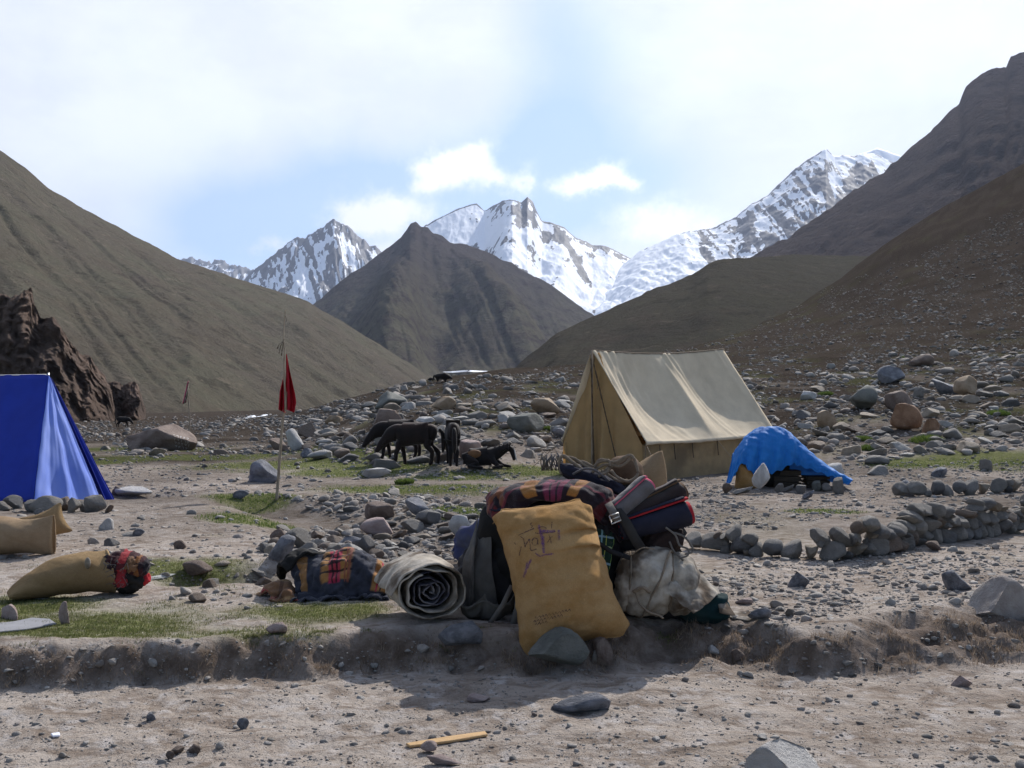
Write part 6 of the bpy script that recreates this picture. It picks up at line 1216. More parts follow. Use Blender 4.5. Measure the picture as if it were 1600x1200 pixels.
# white canvas load with rope round it, its flap trailing to the right
def white_load():
    T = thing('canvas_bundle', 'dirty white canvas bundle tied with rope below the backpack, its flap trailing right', 'bundle', (1.15, 7.5, 0))
    Y = 7.5; n, m = 60, 56
    ca = np.array(A_(960, 910, Y)); cb = np.array(A_(1092, 918, Y)); a = np.linspace(0, 2*PI, m, endpoint=False); g = np.zeros((n, m, 3))
    for i in range(n):
        q = i/(n-1); c = ca*(1-q)+cb*q; c[2] += .035*math.sin(PI*q)
        r_ = (.17+.085*math.sin(PI*q)**.7)*(1-.55*max(0, (.07-q)/.07)**2)*(1-.55*max(0, (q-.85)/.15)**2)
        for k, w in ((.16, .03), (.66, .04)): r_ *= 1-(.09 if k < .3 else .18)*math.exp(-((q-k)/w)**2)
        r_ = r_*(1+.10*gnoise(np.cos(a)*1.5+q*4, np.sin(a)*1.5+3)+.05*gnoise(a*5, a*0+q*9)+.05*np.sin(a*9+q*14)*(.5+.5*np.abs(q-.5)))
        g[i] = c+np.outer(np.cos(a)*r_*.85, (0, 1, 0))+np.outer(np.sin(a)*r_*1.0, (.10, 0, 1))
    fl = h1(1.1, 7.4)+.05; g = crease(g, -.016, 7., 5); g[..., 2] = np.maximum(g[..., 2], fl)
    cloth_mesh('canvas', g, M_white_canvas, wrap=True, parent=T, thick=.006, sub=1)
    for q in (.16, .66):
        i = int(q*(n-1)); tube('rope', [tuple(p+(p-g[i].mean(0))*.03) for p in g[i, ::4]]+[tuple(g[i, 0])], .008, M_rope, T, seg=6, sub=3)
    i0, i1 = int(.66*(n-1)), int(.30*(n-1)); k = [int(x) for x in np.linspace(m*.30, m*.72, 9)]
    tube('rope', [tuple(g[int(i0+(i1-i0)*q), kk]+(g[int(i0+(i1-i0)*q), kk]-g[int(i0+(i1-i0)*q)].mean(0))*.06) for q, kk in zip(np.linspace(0, 1, 9), k)], .008, M_rope, T, seg=6, sub=3)
    # flap
    r0, r1 = np.array(A_(1062, 862, 7.55)), np.array(A_(1040, 925, 7.28)); e0, e1 = np.array(A_(1124, 925, 7.55)), np.array(A_(1084, 958, 7.15)); F_ = bilin(r0, e0, r1, e1, 26, 30)
    U, V = np.meshgrid(np.linspace(0, 1, 30), np.linspace(0, 1, 26)); F_ = F_+np.stack([0*U, -.05*np.sin(PI*V)-.018*fbm(U*3+2, V*4, o=3), .012*fbm(U*4, V*4, o=2)], -1)
    F_ = crease(F_, .012, 7., 2); cloth_mesh('flap', F_, M_white_canvas, parent=T, thick=.006, sub=1)
    t0 = bilin(A_(1118, 918, 7.62), A_(1122, 922, 7.60), A_(1124, 958, 7.4), A_(1150, 962, 7.42), 16, 12); U, V = np.meshgrid(np.linspace(0, 1, 12), np.linspace(0, 1, 16)); t0[..., 1] -= .03*np.sin(PI*U)*V
    cloth_mesh('flap', t0, M_white_canvas, parent=T, thick=.006, sub=1)
    tube('rope', [A_(992, 922, 7.22), A_(999, 942, 7.16), A_(1012, 955, 7.05), A_(1030, 962, 6.98), A_(1036, 966, 6.95)], .007, M_rope, T, seg=6); tube('rope', [A_(990, 925, 7.22), A_(1004, 918, 7.18), A_(1016, 926, 7.18)], .014, M_rope, T, seg=6)
white_load()
lump('clothes_bundle', 'dark teal cloth showing under the flap of the white canvas bundle', 'clothes', ellp(A_(1098, 948, 7.62), (.20, .18, .13)), M_teal, .04, 6, 21, sq=.8)
lump('red_pouch', 'tiny red pouch peeping out at the edge of the white flap', 'pouch', ellp(A_(1114, 927, 7.52), (.018, .03, .03)), M_red, .02, 4, 22, sub=3)
lump('dark_bag', 'black bag pressed flat under the white canvas bundle', 'bag', ellp((.98, 7.75, .16), (.42, .25, .20)), M_black, .04, 5, 23, sq=.75)

# ropes, pommel bag and sack on the back of the pile
BY = 8.5
T = thing('rope_coil', 'loose coil of pale brown rope lying over the brown bag on the pile', 'rope', (.95, BY, 1.0))
f = lambda px, py, Y=BY: tuple(at(px, py, Y))
for pts in ([(930, 730), (938, 718), (960, 722), (985, 711), (994, 726), (996, 742), (982, 752), (965, 746), (955, 735)], [(925, 738), (945, 726), (970, 728), (988, 714)], [(935, 745), (950, 732), (972, 720), (984, 712), (992, 718)], [(940, 735), (955, 745), (968, 752), (980, 750)], [(928, 730), (936, 722), (952, 720), (950, 736), (938, 742)]):
    tube('rope', [f(a, b, BY-.30-.02*k) for k, (a, b) in enumerate(pts)], .0125, M_rope, T, seg=7)
for pts in ([(878, 742), (874, 722), (880, 712), (892, 720), (905, 730), (916, 738)], [(880, 714), (896, 716), (915, 728), (938, 738), (950, 752)], [(898, 722), (912, 722), (930, 732)]):
    tube('rope', [f(a, b, BY-.18-.02*k) for k, (a, b) in enumerate(pts)], .014, M_rope, T, seg=7)
lump('brown_bag', 'rounded brown leather bag inside the loops of rope on the pile', 'bag', ellp(f(976, 742), (.165, .16, .17)), M_brown, .03, 4, 31)
S2 = sack(f(1010, 752, 8.75), .38, .42, thick=.44, mat=M_jute2, yaw=.5, roll=-.5, pitch=.5, seed=8, barrel=.3, n=40, m=48); ob = cloth_mesh('jute_sack', S2, M_jute3, wrap=True, thick=0, sub=1, size=(4, 2)); tag(ob, 'small tan jute sack behind the brown bag at the back of the pile', 'sack')
lump('saddle_pad', 'dark saddle pad with a pale edge under the ropes on the pile', 'saddle pad', ellp(f(925, 748, 8.35), (.30, .18, .085), roll=.35), M_navy, .04, 5, 33)
tube('pad_piping', [f(895, 741, 8.18), f(912, 733, 8.15), f(928, 734, 8.12), f(945, 746, 8.12), f(952, 752, 8.12)], .010, M_grey_roll, bpy.data.objects['saddle_pad'] if False else None, seg=6, label='pale piping cord along the edge of the dark saddle pad', category='cord')
T = thing('tassel_fringe', 'bunch of pale grey wool fringe standing at the back of the pile', 'fringe', f(862, 725, 8.7))
for k in range(26):
    x = random.uniform(845, 882); tube('wool_strand', [f(x+random.uniform(-3, 3), 735, 8.7), f(x+random.uniform(-5, 5), 722, 8.66), f(862+(x-862)*.8+random.uniform(-5, 5), random.uniform(706, 716), 8.68)], .006, M_grey_roll if k % 2 else M_rope, T, seg=4, sub=4)
# blue cloth and scrap on the ground behind
drape('blue_grey_cloth', (-.35, 11.9, .5), (.85, .5), 30, 40, fabric('blue_grey_cloth', (.06, .07, .16), (.10, .10, .12), dirt=.3), [ellp((-.25, 11.9, .12), (.26, .16, .22)), ellp((-.5, 12.0, .08), (.2, .16, .14))], 'crumpled blue grey cloth on the ground behind the left of the pile', 'cloth', warp=.2, seed=12, uv=(1, 1), thick=.008, rest_k=1.05)

# ------------------------------------------------------------------ tartan bundle on the turf
bp = [ellp((-1.45, 8.62, .10), (.34, .24, .28)), ellp((-1.75, 8.66, .10), (.28, .22, .25)), ellp((-1.18, 8.6, .08), (.26, .2, .22)), box((-1.5, 8.7, .06), (.5, .2, .12), r=.08)]
drape('tartan_blanket', (-1.42, 8.66, .62), (1.02, .98), 60, 66, M_plaid_navy, bp, 'dark blue blanket with orange and magenta tartan squares heaped on the turf', 'blanket', yaw=.12, warp=.30, seed=21, uv=(1.25, 1.05), thick=.018, rest_k=1.10, ripple=.07, bend=.012, fold_=.04)
drape('black_blanket', (-1.72, 8.72, .74), (.62, .46), 34, 44, M_dark, [(*q[:2], tuple(r+.03 for r in q[2]), *q[3:]) for q in bp], 'black fleece lying over the back left of the tartan blanket', 'blanket', yaw=.35, warp=.2, seed=22, thick=.03, rest_k=1.0)
drape('brown_blanket', (-1.92, 8.42, .40), (.55, .50), 40, 44, M_plaid_tan, [ellp((-1.98, 8.5, .0), (.14, .12, .15)), ellp((-1.74, 8.40, .0), (.12, .10, .13)), ellp((-2.08, 8.38, 0), (.07, .08, .09)), ellp((-1.88, 8.32, 0), (.06, .05, .10))], 'crumpled brown and red checked blanket at the left end of the tartan bundle', 'blanket', yaw=.2, warp=.35, seed=23, uv=(1.6, 1.4), thick=.014, rest_k=1.1, ripple=.05, bend=.01)

# ------------------------------------------------------------------ sacks on the left
def lying(name, label, cl, cr_, rl, rr__, mat, flat_l=.5, pr=70, seed=0, n=60, m=56, parent=None, open_=False, droop=0, bump_=.02, uvs=(5, 3), fe=.55, vert=0):
    """a full sack lying on the ground from point cl to cr_: round in the middle, pinched flat at the sewn end"""
    a_ = np.array(cl); b_ = np.array(cr_); d = b_-a_; L = np.linalg.norm(d); d /= L; s_ = np.cross(d, (0, 0, 1)); s_ /= np.linalg.norm(s_); u = np.cross(s_, d); a = np.linspace(0, 2*PI, m, endpoint=False); g = np.zeros((n, m, 3))
    for i in range(n):
        q = i/(n-1); fat = math.sin(PI*min(1, max(0.0001, q*.5/flat_l if q < flat_l else .5+(0 if open_ else (q-flat_l)/(1-flat_l)*.5))))**fe; R = (rl+(rr__-rl)*q)
        w = R*(.55+.45*fat)*1.0+R*.18*(1-fat); h = max(.006, R*fat*.86); c = a_*(1-q)+b_*q+np.array((0, 0, droop*math.sin(PI*q)))
        if vert: e_ = float(sstep(.72, 1, q)); w, h = w*(1-e_)+R*.16*e_, h*(1-e_)+R*1.02*e_
        k = 1+.07*gnoise(np.cos(a)*1.2+seed, np.sin(a)*1.2+q*5)+.035*ridged(np.cos(a)*2.2+seed, np.sin(a)*2.2+q*9, o=3)*(.35+1.3*(1-fat))-.03+bump_*np.sin(q*40+3*gnoise(np.cos(a)+seed, np.sin(a)))*(1-fat)
        g[i] = c+np.outer(np.cos(a)*w*k, s_)+np.outer(np.sin(a)*h*k, u)
    hz = H(g[..., 0].ravel(), g[..., 1].ravel()).reshape(n, m)+.004; low = g[..., 2] < hz; g[..., 2] = np.where(low, hz, g[..., 2])
    return g
T = thing('stuffed_sack', 'ochre jute sack lying on the turf with red tartan stuffing bursting from its mouth', 'sack', (-4.0, 8.7, 0))
Yq = 8.75; g = lying('', '', A_(12, 930, 8.35), A_(172, 893, 8.75), .17, .215, M_jute2, flat_l=.62, seed=3, open_=True, droop=.06); cloth_mesh('sack_body', g, M_jute2, wrap=True, thick=.006, sub=1, parent=T, size=(5, 3))
mouth = g[-1]; cm = mouth.mean(0)
tube('mouth_hem', [tuple(p) for p in mouth[::4]]+[tuple(mouth[0])], .011, M_jute2, T, seg=6, sub=3, jitter=.4)
for k, (dx, dy, dz, r_, mt) in enumerate(((.10, 0, .02, .185, M_plaid_red), (.17, -.03, -.07, .13, M_dark), (.22, .0, .04, .12, M_plaid_red), (.20, -.06, .06, .09, M_plaid_tan), (.05, -.08, .06, .12, M_plaid_red), (.13, -.10, -.05, .09, M_plaid_red), (.26, .02, -.06, .08, M_red))):
    V, Fc = ICO[4]; V = V*(1+.22*ridged(V[:, 0]*1.6+k, V[:, 1]*1.6, V[:, 2]*1.6, o=3)[:, None]-.2); V = V*r_*np.array((1, .9, .85))+cm+np.array((dx, dy, dz)); me = mesh_np('blanket_stuffing', V, Fc, mt, attrs={'UVMap': np.stack([V[:, 0]*3.2, V[:, 2]*3.2], 1)}); part('blanket_stuffing', me, T)
V, Fc = ICO[3]; part('white_rag', mesh_np('white_rag', V*np.array((.025, .02, .05))+np.array(A_(137, 880, 8.45)), Fc, M_white_canvas), T)
for k in range(24):
    p = Vector(cm)+Vector((random.uniform(.0, .2), random.uniform(-.2, -.14), random.uniform(-.08, .14))); tube('yarn', [tuple(p), tuple(p+Vector((random.uniform(-.04, .04), -.02, random.uniform(.0, .04)))), tuple(p+Vector((random.uniform(-.06, .06), -.03, random.uniform(-.05, .03))))], .002, M_grey_roll, T, seg=4, sub=3)
T = thing('jute_sack', 'full pale jute sack lying before the blue tent, cut by the left edge', 'sack', (-5.4, 10.9, 0))
g = lying('', '', A_(-110, 842, 10.9), A_(84, 838, 10.9), .30, .215, M_jute3, flat_l=.45, seed=7, droop=.02, fe=.30, vert=1); 

cloth_mesh('sack_body', g, M_jute3, wrap=True, thick=0, sub=1, parent=T, size=(5, 3)); tube('seam', [tuple(p) for p in g[-1, 14:43:3]], .008, M_jute3, T, seg=5, sub=2, jitter=.4)
gi = g[20]; tube('seam', [tuple(p+(p-gi.mean(0))*.004) for p in gi[:29:2]], .004, M_brown, T, seg=4, sub=2)
S3 = sack(A_(70, 846, 11.4), .34, .46, thick=.34, mat=M_jute2, yaw=.3, roll=1.2, seed=9, n=30, m=40); S3[..., 2] += .02-min(0, float((S3[..., 2]-H(S3[..., 0].ravel(), S3[..., 1].ravel()).reshape(S3.shape[:2])).min())); tag(cloth_mesh('jute_sack', S3, M_jute2, wrap=True, thick=0, sub=1, size=(3, 2)), 'small jute sack just behind the right end of the pale one', 'sack')

# ------------------------------------------------------------------ flag poles
def flagpole():
    T = thing('flag_pole', 'crooked bare wooden pole flying a drooping dark red flag in the middle left', 'flag pole', (0, 0, 0)); g_ = G(432, 782); T.location = (g_.x, g_.y, g_.z); Y = g_.y; f = lambda a, b, dy=0: tuple(at(a, b, Y+dy))
    tube('pole', [f(432, 784), f(435, 745), f(438, 705), f(441, 665), f(444, 640), f(449, 612)], .030, M_wood, T, seg=8, taper=.75)
    tube('pole', [f(447, 640, -.04), f(445, 600, -.03), f(443, 575, -.03), f(445, 550), f(443, 535), f(444, 510), f(446, 484)], .022, M_wood, T, seg=8, taper=.45)
    def fl(pts_l, pts_r, ph, dy):
        n = 40; m = 20; g = np.zeros((n, m, 3))
        for i in range(n):
            q = i/(n-1); l = [np.interp(q, [p[0] for p in pts_l], [p[k] for p in pts_l]) for k in (1, 2)]; r_ = [np.interp(q, [p[0] for p in pts_r], [p[k] for p in pts_r]) for k in (1, 2)]
            for j in range(m):
                u = j/(m-1); g[i, j] = at(l[0]*(1-u)+r_[0]*u, l[1]*(1-u)+r_[1]*u, Y+dy+.07*math.sin(u*9+ph+q*2)*min(1, q*2+.1)+.02*float(gnoise(u*5., q*5.)))
        cloth_mesh('flag', g, M_flag, parent=T, thick=.004, sub=1)
    fl([(0, 447, 553), (.3, 447, 580), (.7, 446, 615), (1, 447, 640)], [(0, 448, 553), (.3, 453, 580), (.75, 461, 615), (.9, 463, 628), (1, 460, 645)], 0, -.02)
    fl([(0, 443, 588), (.5, 437, 612), (1, 435, 640)], [(0, 444, 588), (.5, 444, 612), (1, 446, 646)], 2, .03)
    for pts in ([(444, 530), (439, 540), (436, 552)], [(443, 532), (441, 545), (440, 556)], [(445, 492), (448, 500), (446, 508)], [(443, 580), (440, 586), (441, 594)], [(444, 536), (438, 536), (433, 545)]):
        tube('white_string', [f(a, b, -.03) for a, b in pts], .008, M_white_canvas, T, seg=5, sub=4, jitter=.5)
    T2 = thing('flag_pole', 'thin distant pole with a faded pink and white flag beyond the great boulder', 'flag pole', (0, 0, 0)); g_ = G(296, 674); Y = g_.y; T2.location = (g_.x, g_.y, g_.z); f = lambda a, b, dy=0: tuple(at(a, b, Y+dy))
    tube('pole', [f(296, 676), f(296, 645), f(294, 620), f(293, 598)], .045, M_wood, T2, seg=6, taper=.6)
    for k, (a, mt) in enumerate(((0, M_pink), (2.2, M_white_canvas))):
        g = np.zeros((20, 8, 3))
        for i in range(20):
            q = i/19
            for j in range(8): u = j/7; g[i, j] = at(293+a*.6-(q*8)+u*(1.5+3*q), 597+q*34-u*2, Y-.1+.15*math.sin(u*6+q*4))
        cloth_mesh('flag', g, mt, parent=T2, thick=.01, sub=0)
flagpole()

# small flat things
def slab(name, label, cat, pts, Y_or_none, th, mat, lift=.004):
    """a thin flat thing on the ground, outline in photo pixels"""
    W = [G(a, b) for a, b in pts]; bm = bmesh.new(); vs_ = [bm.verts.new((p.x, p.y, p.z+lift)) for p in W]; f_ = bm.faces.new(vs_); r_ = bmesh.ops.extrude_face_region(bm, geom=[f_])
    for v in r_['geom']:
        if isinstance(v, bmesh.types.BMVert): v.co.z += th
    bmesh.ops.recalc_face_normals(bm, faces=bm.faces); bmesh.ops.bevel(bm, geom=bm.edges[:], offset=min(.003, th*.3), segments=1, affect='EDGES')
    me = bpy.data.meshes.new(name); bm.to_mesh(me); bm.free(); me.materials.append(mat); return tag(link(name, me), label, cat)
M_stick = material('split_wood', lambda t, b: (t.put(b.inputs['Base Color'], t.mix(t.ramp(t.noise(t.vec(t.coord(), (1, 8, 8)), 30, 4, .6), .3, .7), (.42, .26, .12), (.55, .37, .19))), t.put(b.inputs['Normal'], t.bump(t.noise(t.vec(t.coord(), (1, 9, 9)), 40, 4, .6), .003, 1)))[0] and None, .8, .2)
slab('wooden_stick', 'flat pale orange piece of split wood lying on the dusty track', 'stick', [(634, 1166), (640, 1170), (700, 1163), (762, 1152), (758, 1147), (700, 1155)], None, .014, M_stick)
slab('grey_sheet', 'smooth grey plastic sheet on the turf running to the left edge', 'sheet', [(-40, 980), (-20, 992), (40, 986), (88, 977), (78, 970), (50, 968), (20, 974)], None, .012, fabric('grey_sheet', (.26, .26, .27), (.22, .22, .23), dirt=.2, scale=3))
slab('white_strap', 'pale flat strap lying straight on the turf right of the stuffed sack', 'strap', [(176, 912), (178, 914), (215, 910), (262, 903), (275, 899), (262, 899), (215, 906)], None, .010, fabric('pale_strap', (.42, .42, .40), (.36, .36, .34), dirt=.2, scale=6))
slab('white_scrap', 'flat white scrap of sheet on the bank edge below the canvas flap', 'scrap', [(1136, 958), (1140, 966), (1170, 972), (1182, 966), (1172, 958), (1150, 956)], None, .008, M_white_canvas)
slab('white_scrap', 'tiny white chip on the bare ground at the bottom left', 'scrap', [(79, 1150), (82, 1154), (94, 1153), (93, 1148)], None, .012, fabric('chalk', (.7, .7, .75), (.6, .6, .66), dirt=.1))
# ------------------------------------------------------------------ horses and yaks
def skinned(name, verts, edges, mat, parent, sub=2, root=0):
    """one continuous body grown round a skeleton: verts = (x, y, z, rx, ry)"""
    me = bpy.data.meshes.new(name); me.from_pydata([v[:3] for v in verts], edges, []); o = bpy.data.objects.new(name, me); COL.objects.link(o)
    s = o.modifiers.new('skin', 'SKIN'); s.use_smooth_shade = True; s.branch_smoothing = .4
    for i, v in enumerate(verts): d = me.skin_vertices[0].data[i]; d.radius = (v[3], v[4] if len(v) > 4 else v[3]); d.use_root = (i == root)
    o.modifiers.new('s', 'SUBSURF').levels = sub
    dg = bpy.context.evaluated_depsgraph_get(); m2 = bpy.data.meshes.new_from_object(o.evaluated_get(dg)); bpy.data.objects.remove(o)
    m2.materials.clear(); m2.materials.append(mat); m2.polygons.foreach_set('use_smooth', np.ones(len(m2.polygons), bool)); return m2
def coat(name, a, b_, top=None):
    def fn(t, b):
        co = t.coord('Object'); c = t.mix(t.ramp(t.noise(co, 5, 5, .6), .35, .65), a, b_)
        if top:
            up = t.node('ShaderNodeSeparateXYZ', {0: co}).outputs[2]; c = t.mix(t.math('MULTIPLY', t.ramp(up, top[1], top[2]), t.ramp(t.noise(co, 7, 4, .6), .3, .6, .4, 1)), c, top[0])
        t.put(b.inputs['Base Color'], c); t.put(b.inputs['Normal'], t.bump(t.noise(t.vec(co, (1, 1, .25)), 90, 3, .6), .006, .8)); t.put(b.inputs['Sheen Weight'], .1)
    return material(name, fn, .75, .2)
M_coat = coat('dark_bay_coat', (.011, .008, .007), (.018, .011, .009), ((.045, .020, .012), .88, 1.08)); M_coat2 = coat('black_brown_coat', (.009, .007, .007), (.015, .010, .009), ((.03, .016, .011), .85, 1.05)); M_hair = coat('horse_hair', (.008, .006, .006), (.018, .012, .010)); M_blaze = coat('white_blaze', (.6, .57, .54), (.5, .47, .44)); M_tanpatch = coat('tan_patch', (.20, .10, .045), (.13, .065, .03))
def blob_mesh(c, r, R=None, sub=3, n=.0):
    V, Fc = ICO[sub]; V = V*(1+n*fbm(V[:, 0]*2, V[:, 1]*2, V[:, 2]*2, o=2))[:, None]; V = V*np.array(r)
    if R is not None: V = V@R.T
    return V+np.array(c), Fc
def horse(label, x, y, yaw, h=.98, head='graze', mat=None, legs=None, name='horse', z=None, thin=1.):
    """body faces +x in its own frame; h: height of the back"""
    z = h1(x, y) if z is None else z; T = thing(name, label, 'horse', (x, y, z)); T.rotation_euler = (0, 0, yaw); k = h; mat = mat or M_coat
    lg = legs or ((.04, .0), (-.05, .03), (.03, .02), (-.06, -.02))
    v = [(0, 0, .69, .25, .31), (-.26, 0, .73, .24, .29), (-.44, 0, .76, .19, .24), (.26, 0, .70, .23, .29), (.42, 0, .75, .18, .25)]; e = [(0, 1), (1, 2), (0, 3), (3, 4)]; rump = (-.54, 0, .73, .15, .19)
    if head == 'graze': nk = [(.52, 0, .72, .14, .21), (.62, .01, .65, .10, .16), (.70, .02, .57, .075, .11), (.765, .02, .50, .08, .105), (.87, .02, .35, .052, .060), (.91, .02, .29, .048, .052)]
    elif head == 'level': nk = [(.56, 0, .88, .09, .12), (.70, 0, .94, .07, .095), (.80, 0, .98, .06, .075), (.90, 0, .93, .055, .07), (1.02, 0, .83, .04, .048), (1.07, 0, .79, .032, .036)]
    else: nk = [(.52, .02, .88, .10, .13), (.60, .05, 1.0, .07, .10), (.64, .08, 1.06, .06, .075), (.70, .12, 1.02, .055, .068), (.78, .18, .90, .04, .045), (.80, .2, .86, .03, .033)]
    p = 4
    for q in nk: v.append(q); e.append((p, len(v)-1)); p = len(v)-1
    hidx = len(v)-3; v.append(rump); e.append((2, len(v)-1))
    for sy, (dx, dy) in zip((1, -1), lg[:2]):      # front: elbow, wrist, fetlock, hoof
        b0 = len(v); v += [(.33, sy*.10, .56, .10, .12), (.34+dx*.5, sy*.11+dy, .36, .060), (.345+dx, sy*.11+dy, .30, .055), (.34+dx*1.3, sy*.11+dy, .10, .042), (.35+dx*1.6, sy*.11+dy, .055, .046), (.37+dx*1.7, sy*.11+dy, .012, .042)]; e += [(3, b0)]+[(b0+i, b0+i+1) for i in range(5)]
    for sy, (dx, dy) in zip((1, -1), lg[2:]):      # hind: stifle forward, hock back, near vertical shank
        b0 = len(v); v += [(-.34, sy*.11, .58, .13, .15), (-.30+dx*.3, sy*.12+dy, .46, .09), (-.45+dx*.8, sy*.12+dy, .33, .060, .07), (-.44+dx, sy*.12+dy, .11, .042), (-.42+dx, sy*.12+dy, .055, .046), (-.39+dx, sy*.12+dy, .012, .042)]; e += [(1, b0)]+[(b0+i, b0+i+1) for i in range(5)]
    v = [tuple(c*k*(thin if i == 1 else 1) for i, c in enumerate(q[:3]))+(q[3]*k*thin,)+((q[4]*k,) if len(q) > 4 else ()) for q in v]
    me = skinned('body', v, e, mat, T); me.transform(Matrix.Identity(4)); link('body', me, T)
    hx, hy, hz = v[hidx][:3]; nx_, ny_, nz_ = v[hidx-1][:3]
    for sy in (1, -1):
        V = np.array([(0, 0, 0), (.02, .0, .0), (.01, .02, 0), (.012, .004, .085)])*k*1.0; ez = hz+.05*k; V = V+np.array((nx_-.00, ny_+sy*.045*k, nz_+.05*k)); link('ear', mesh_np('ear', V, [(0, 2, 1), (0, 1, 3), (1, 2, 3), (2, 0, 3)], mat, smooth=False), T)
    # mane along the neck, tail behind
    pts = [Vector(v[i][:3])+Vector((-.01, 0, v[i][3 if len(v[i]) < 5 else 4]*.62)) for i in range(5, hidx+1)]
    n = 14; g = np.zeros((n, 5, 3))
    for i in range(n):
        q = i/(n-1)*(len(pts)-1); a = int(min(q, len(pts)-2)); p_ = pts[a].lerp(pts[a+1], q-a)
        for j in range(5): u = j/4; g[i, j] = (p_.x+.01*math.sin(i*2.1), p_.y+(.01+.07*u)*k*thin*(1 if u > .2 else 0), p_.z+(.03-.15*u+.015*math.sin(i*1.7+j))*k)
    cloth = mesh_np('mane', g.reshape(-1, 3), grid_faces(n, 5), M_hair); o = link('mane', cloth, T); s = o.modifiers.new('t', 'SOLIDIFY'); s.thickness = .025; s.offset = 0
    V = [(-.56, 0, .84, .04), (-.64, 0, .76, .05), (-.67, 0, .60, .06), (-.67, 0, .42, .055), (-.65, 0, .28, .02)]; link('tail', skinned('tail', [tuple(c*k for c in q) for q in V], [(i, i+1) for i in range(4)], M_hair, T, 1), T)
    return T
def px_at(px, py): g_ = G(px, py); return g_.x, g_.y
x, y = px_at(648, 727); k = y/F
horse('dark bay horse standing broadside on the turf with its head down to the left', x, y, PI-.12, h=68*k, head='graze', legs=((.06, .02), (-.06, -.02), (.02, 0), (-.09, 0)))
x, y = px_at(628, 722); horse('darker horse half hidden behind the broadside one, only its forelegs and head clear', x-.12, y+.55, PI+.10, h=66*k, head='graze', mat=M_coat2, legs=((.05, .03), (-.07, -.03), (.05, 0), (-.05, 0)))
x, y = px_at(706, 731); horse('dark brown foal seen from behind beside the broadside horse', x, y+.25, PI/2+.12, h=70*k, head='graze', thin=.72, mat=M_coat2, legs=((.02, 0), (-.02, 0), (.03, -.03), (-.04, .03)))
# the foal lying down, legs folded, head up and turned to the right, face pointing down
def lying_horse():
    x, y = px_at(757, 732); z = h1(x, y); T = thing('horse', 'black brown horse lying folded up with a tan flank and a white blaze', 'horse', (x, y, z))
    v = [(-.10, 0, .24, .20, .24), (-.34, 0, .23, .20, .24), (-.50, 0, .18, .13, .18), (.14, 0, .29, .17, .20), (.30, 0, .36, .12, .16), (.44, 0, .44, .085, .12), (.55, 0, .47, .065, .085), (.62, 0, .42, .055, .07), (.66, 0, .28, .042, .05), (.68, 0, .18, .032, .036)]
    e = [(0, 1), (1, 2), (0, 3), (3, 4), (4, 5), (5, 6), (6, 7), (7, 8), (8, 9)]
    b0 = len(v); v += [(-.36, -.20, .22, .12), (-.10, -.30, .12, .07), (-.34, -.34, .06, .042), (-.08, -.38, .04, .036), (.02, -.38, .035, .04)]; e += [(1, b0)]+[(b0+i, b0+i+1) for i in range(4)]
    b0 = len(v); v += [(.20, -.14, .18, .08), (.34, -.2, .07, .042), (.44, -.20, .06, .044), (.28, -.26, .04, .034), (.20, -.26, .035, .036)]; e += [(3, b0)]+[(b0+i, b0+i+1) for i in range(4)]
    b0 = len(v); v += [(.22, .14, .18, .08), (.40, .16, .07, .042), (.54, .14, .045, .036), (.60, .14, .035, .038)]; e += [(3, b0)]+[(b0+i, b0+i+1) for i in range(3)]
    link('body', skinned('body', v, e, M_coat2, T), T)
    V, Fc = blob_mesh((-.22, -.17, .33), (.17, .075, .10), rot(roll=-.1)); link('tan_flank', mesh_np('tan_flank', V, Fc, M_tanpatch), T)
    link('blaze', mesh_np('blaze', *blob_mesh((.705, -.012, .31), (.016, .024, .15), rot(roll=-.22)), M_blaze), T)
    for sy in (1, -1): link('ear', mesh_np('ear', np.array([(0, 0, 0), (.03, 0, 0), (.015, .02, 0), (.02, .0, .09)])+np.array((.56, sy*.04, .51)), [(0, 2, 1), (0, 1, 3), (1, 2, 3), (2, 0, 3)], M_coat2, smooth=False), T)
    n = 12; g = np.zeros((n, 4, 3))
    for i in range(n):
        q = i/(n-1)
        for j in range(4): u = j/3; g[i, j] = (.22+.34*q, -.03-.06*u, .47+.10*q-.13*u+.02*math.sin(i*2+j))
    o = link('mane', mesh_np('mane', g.reshape(-1, 3), grid_faces(n, 4), M_hair), T); s = o.modifiers.new('t', 'SOLIDIFY'); s.thickness = .03; s.offset = 0
    T.scale = (69*y/F,)*3; T.rotation_euler = (0, 0, -.10)
lying_horse()
x, y = px_at(192, 668); horse('tiny dark horse grazing far off at the foot of the rock outcrop', x, y, 0.15, h=y*.011, head='graze', mat=M_hair)
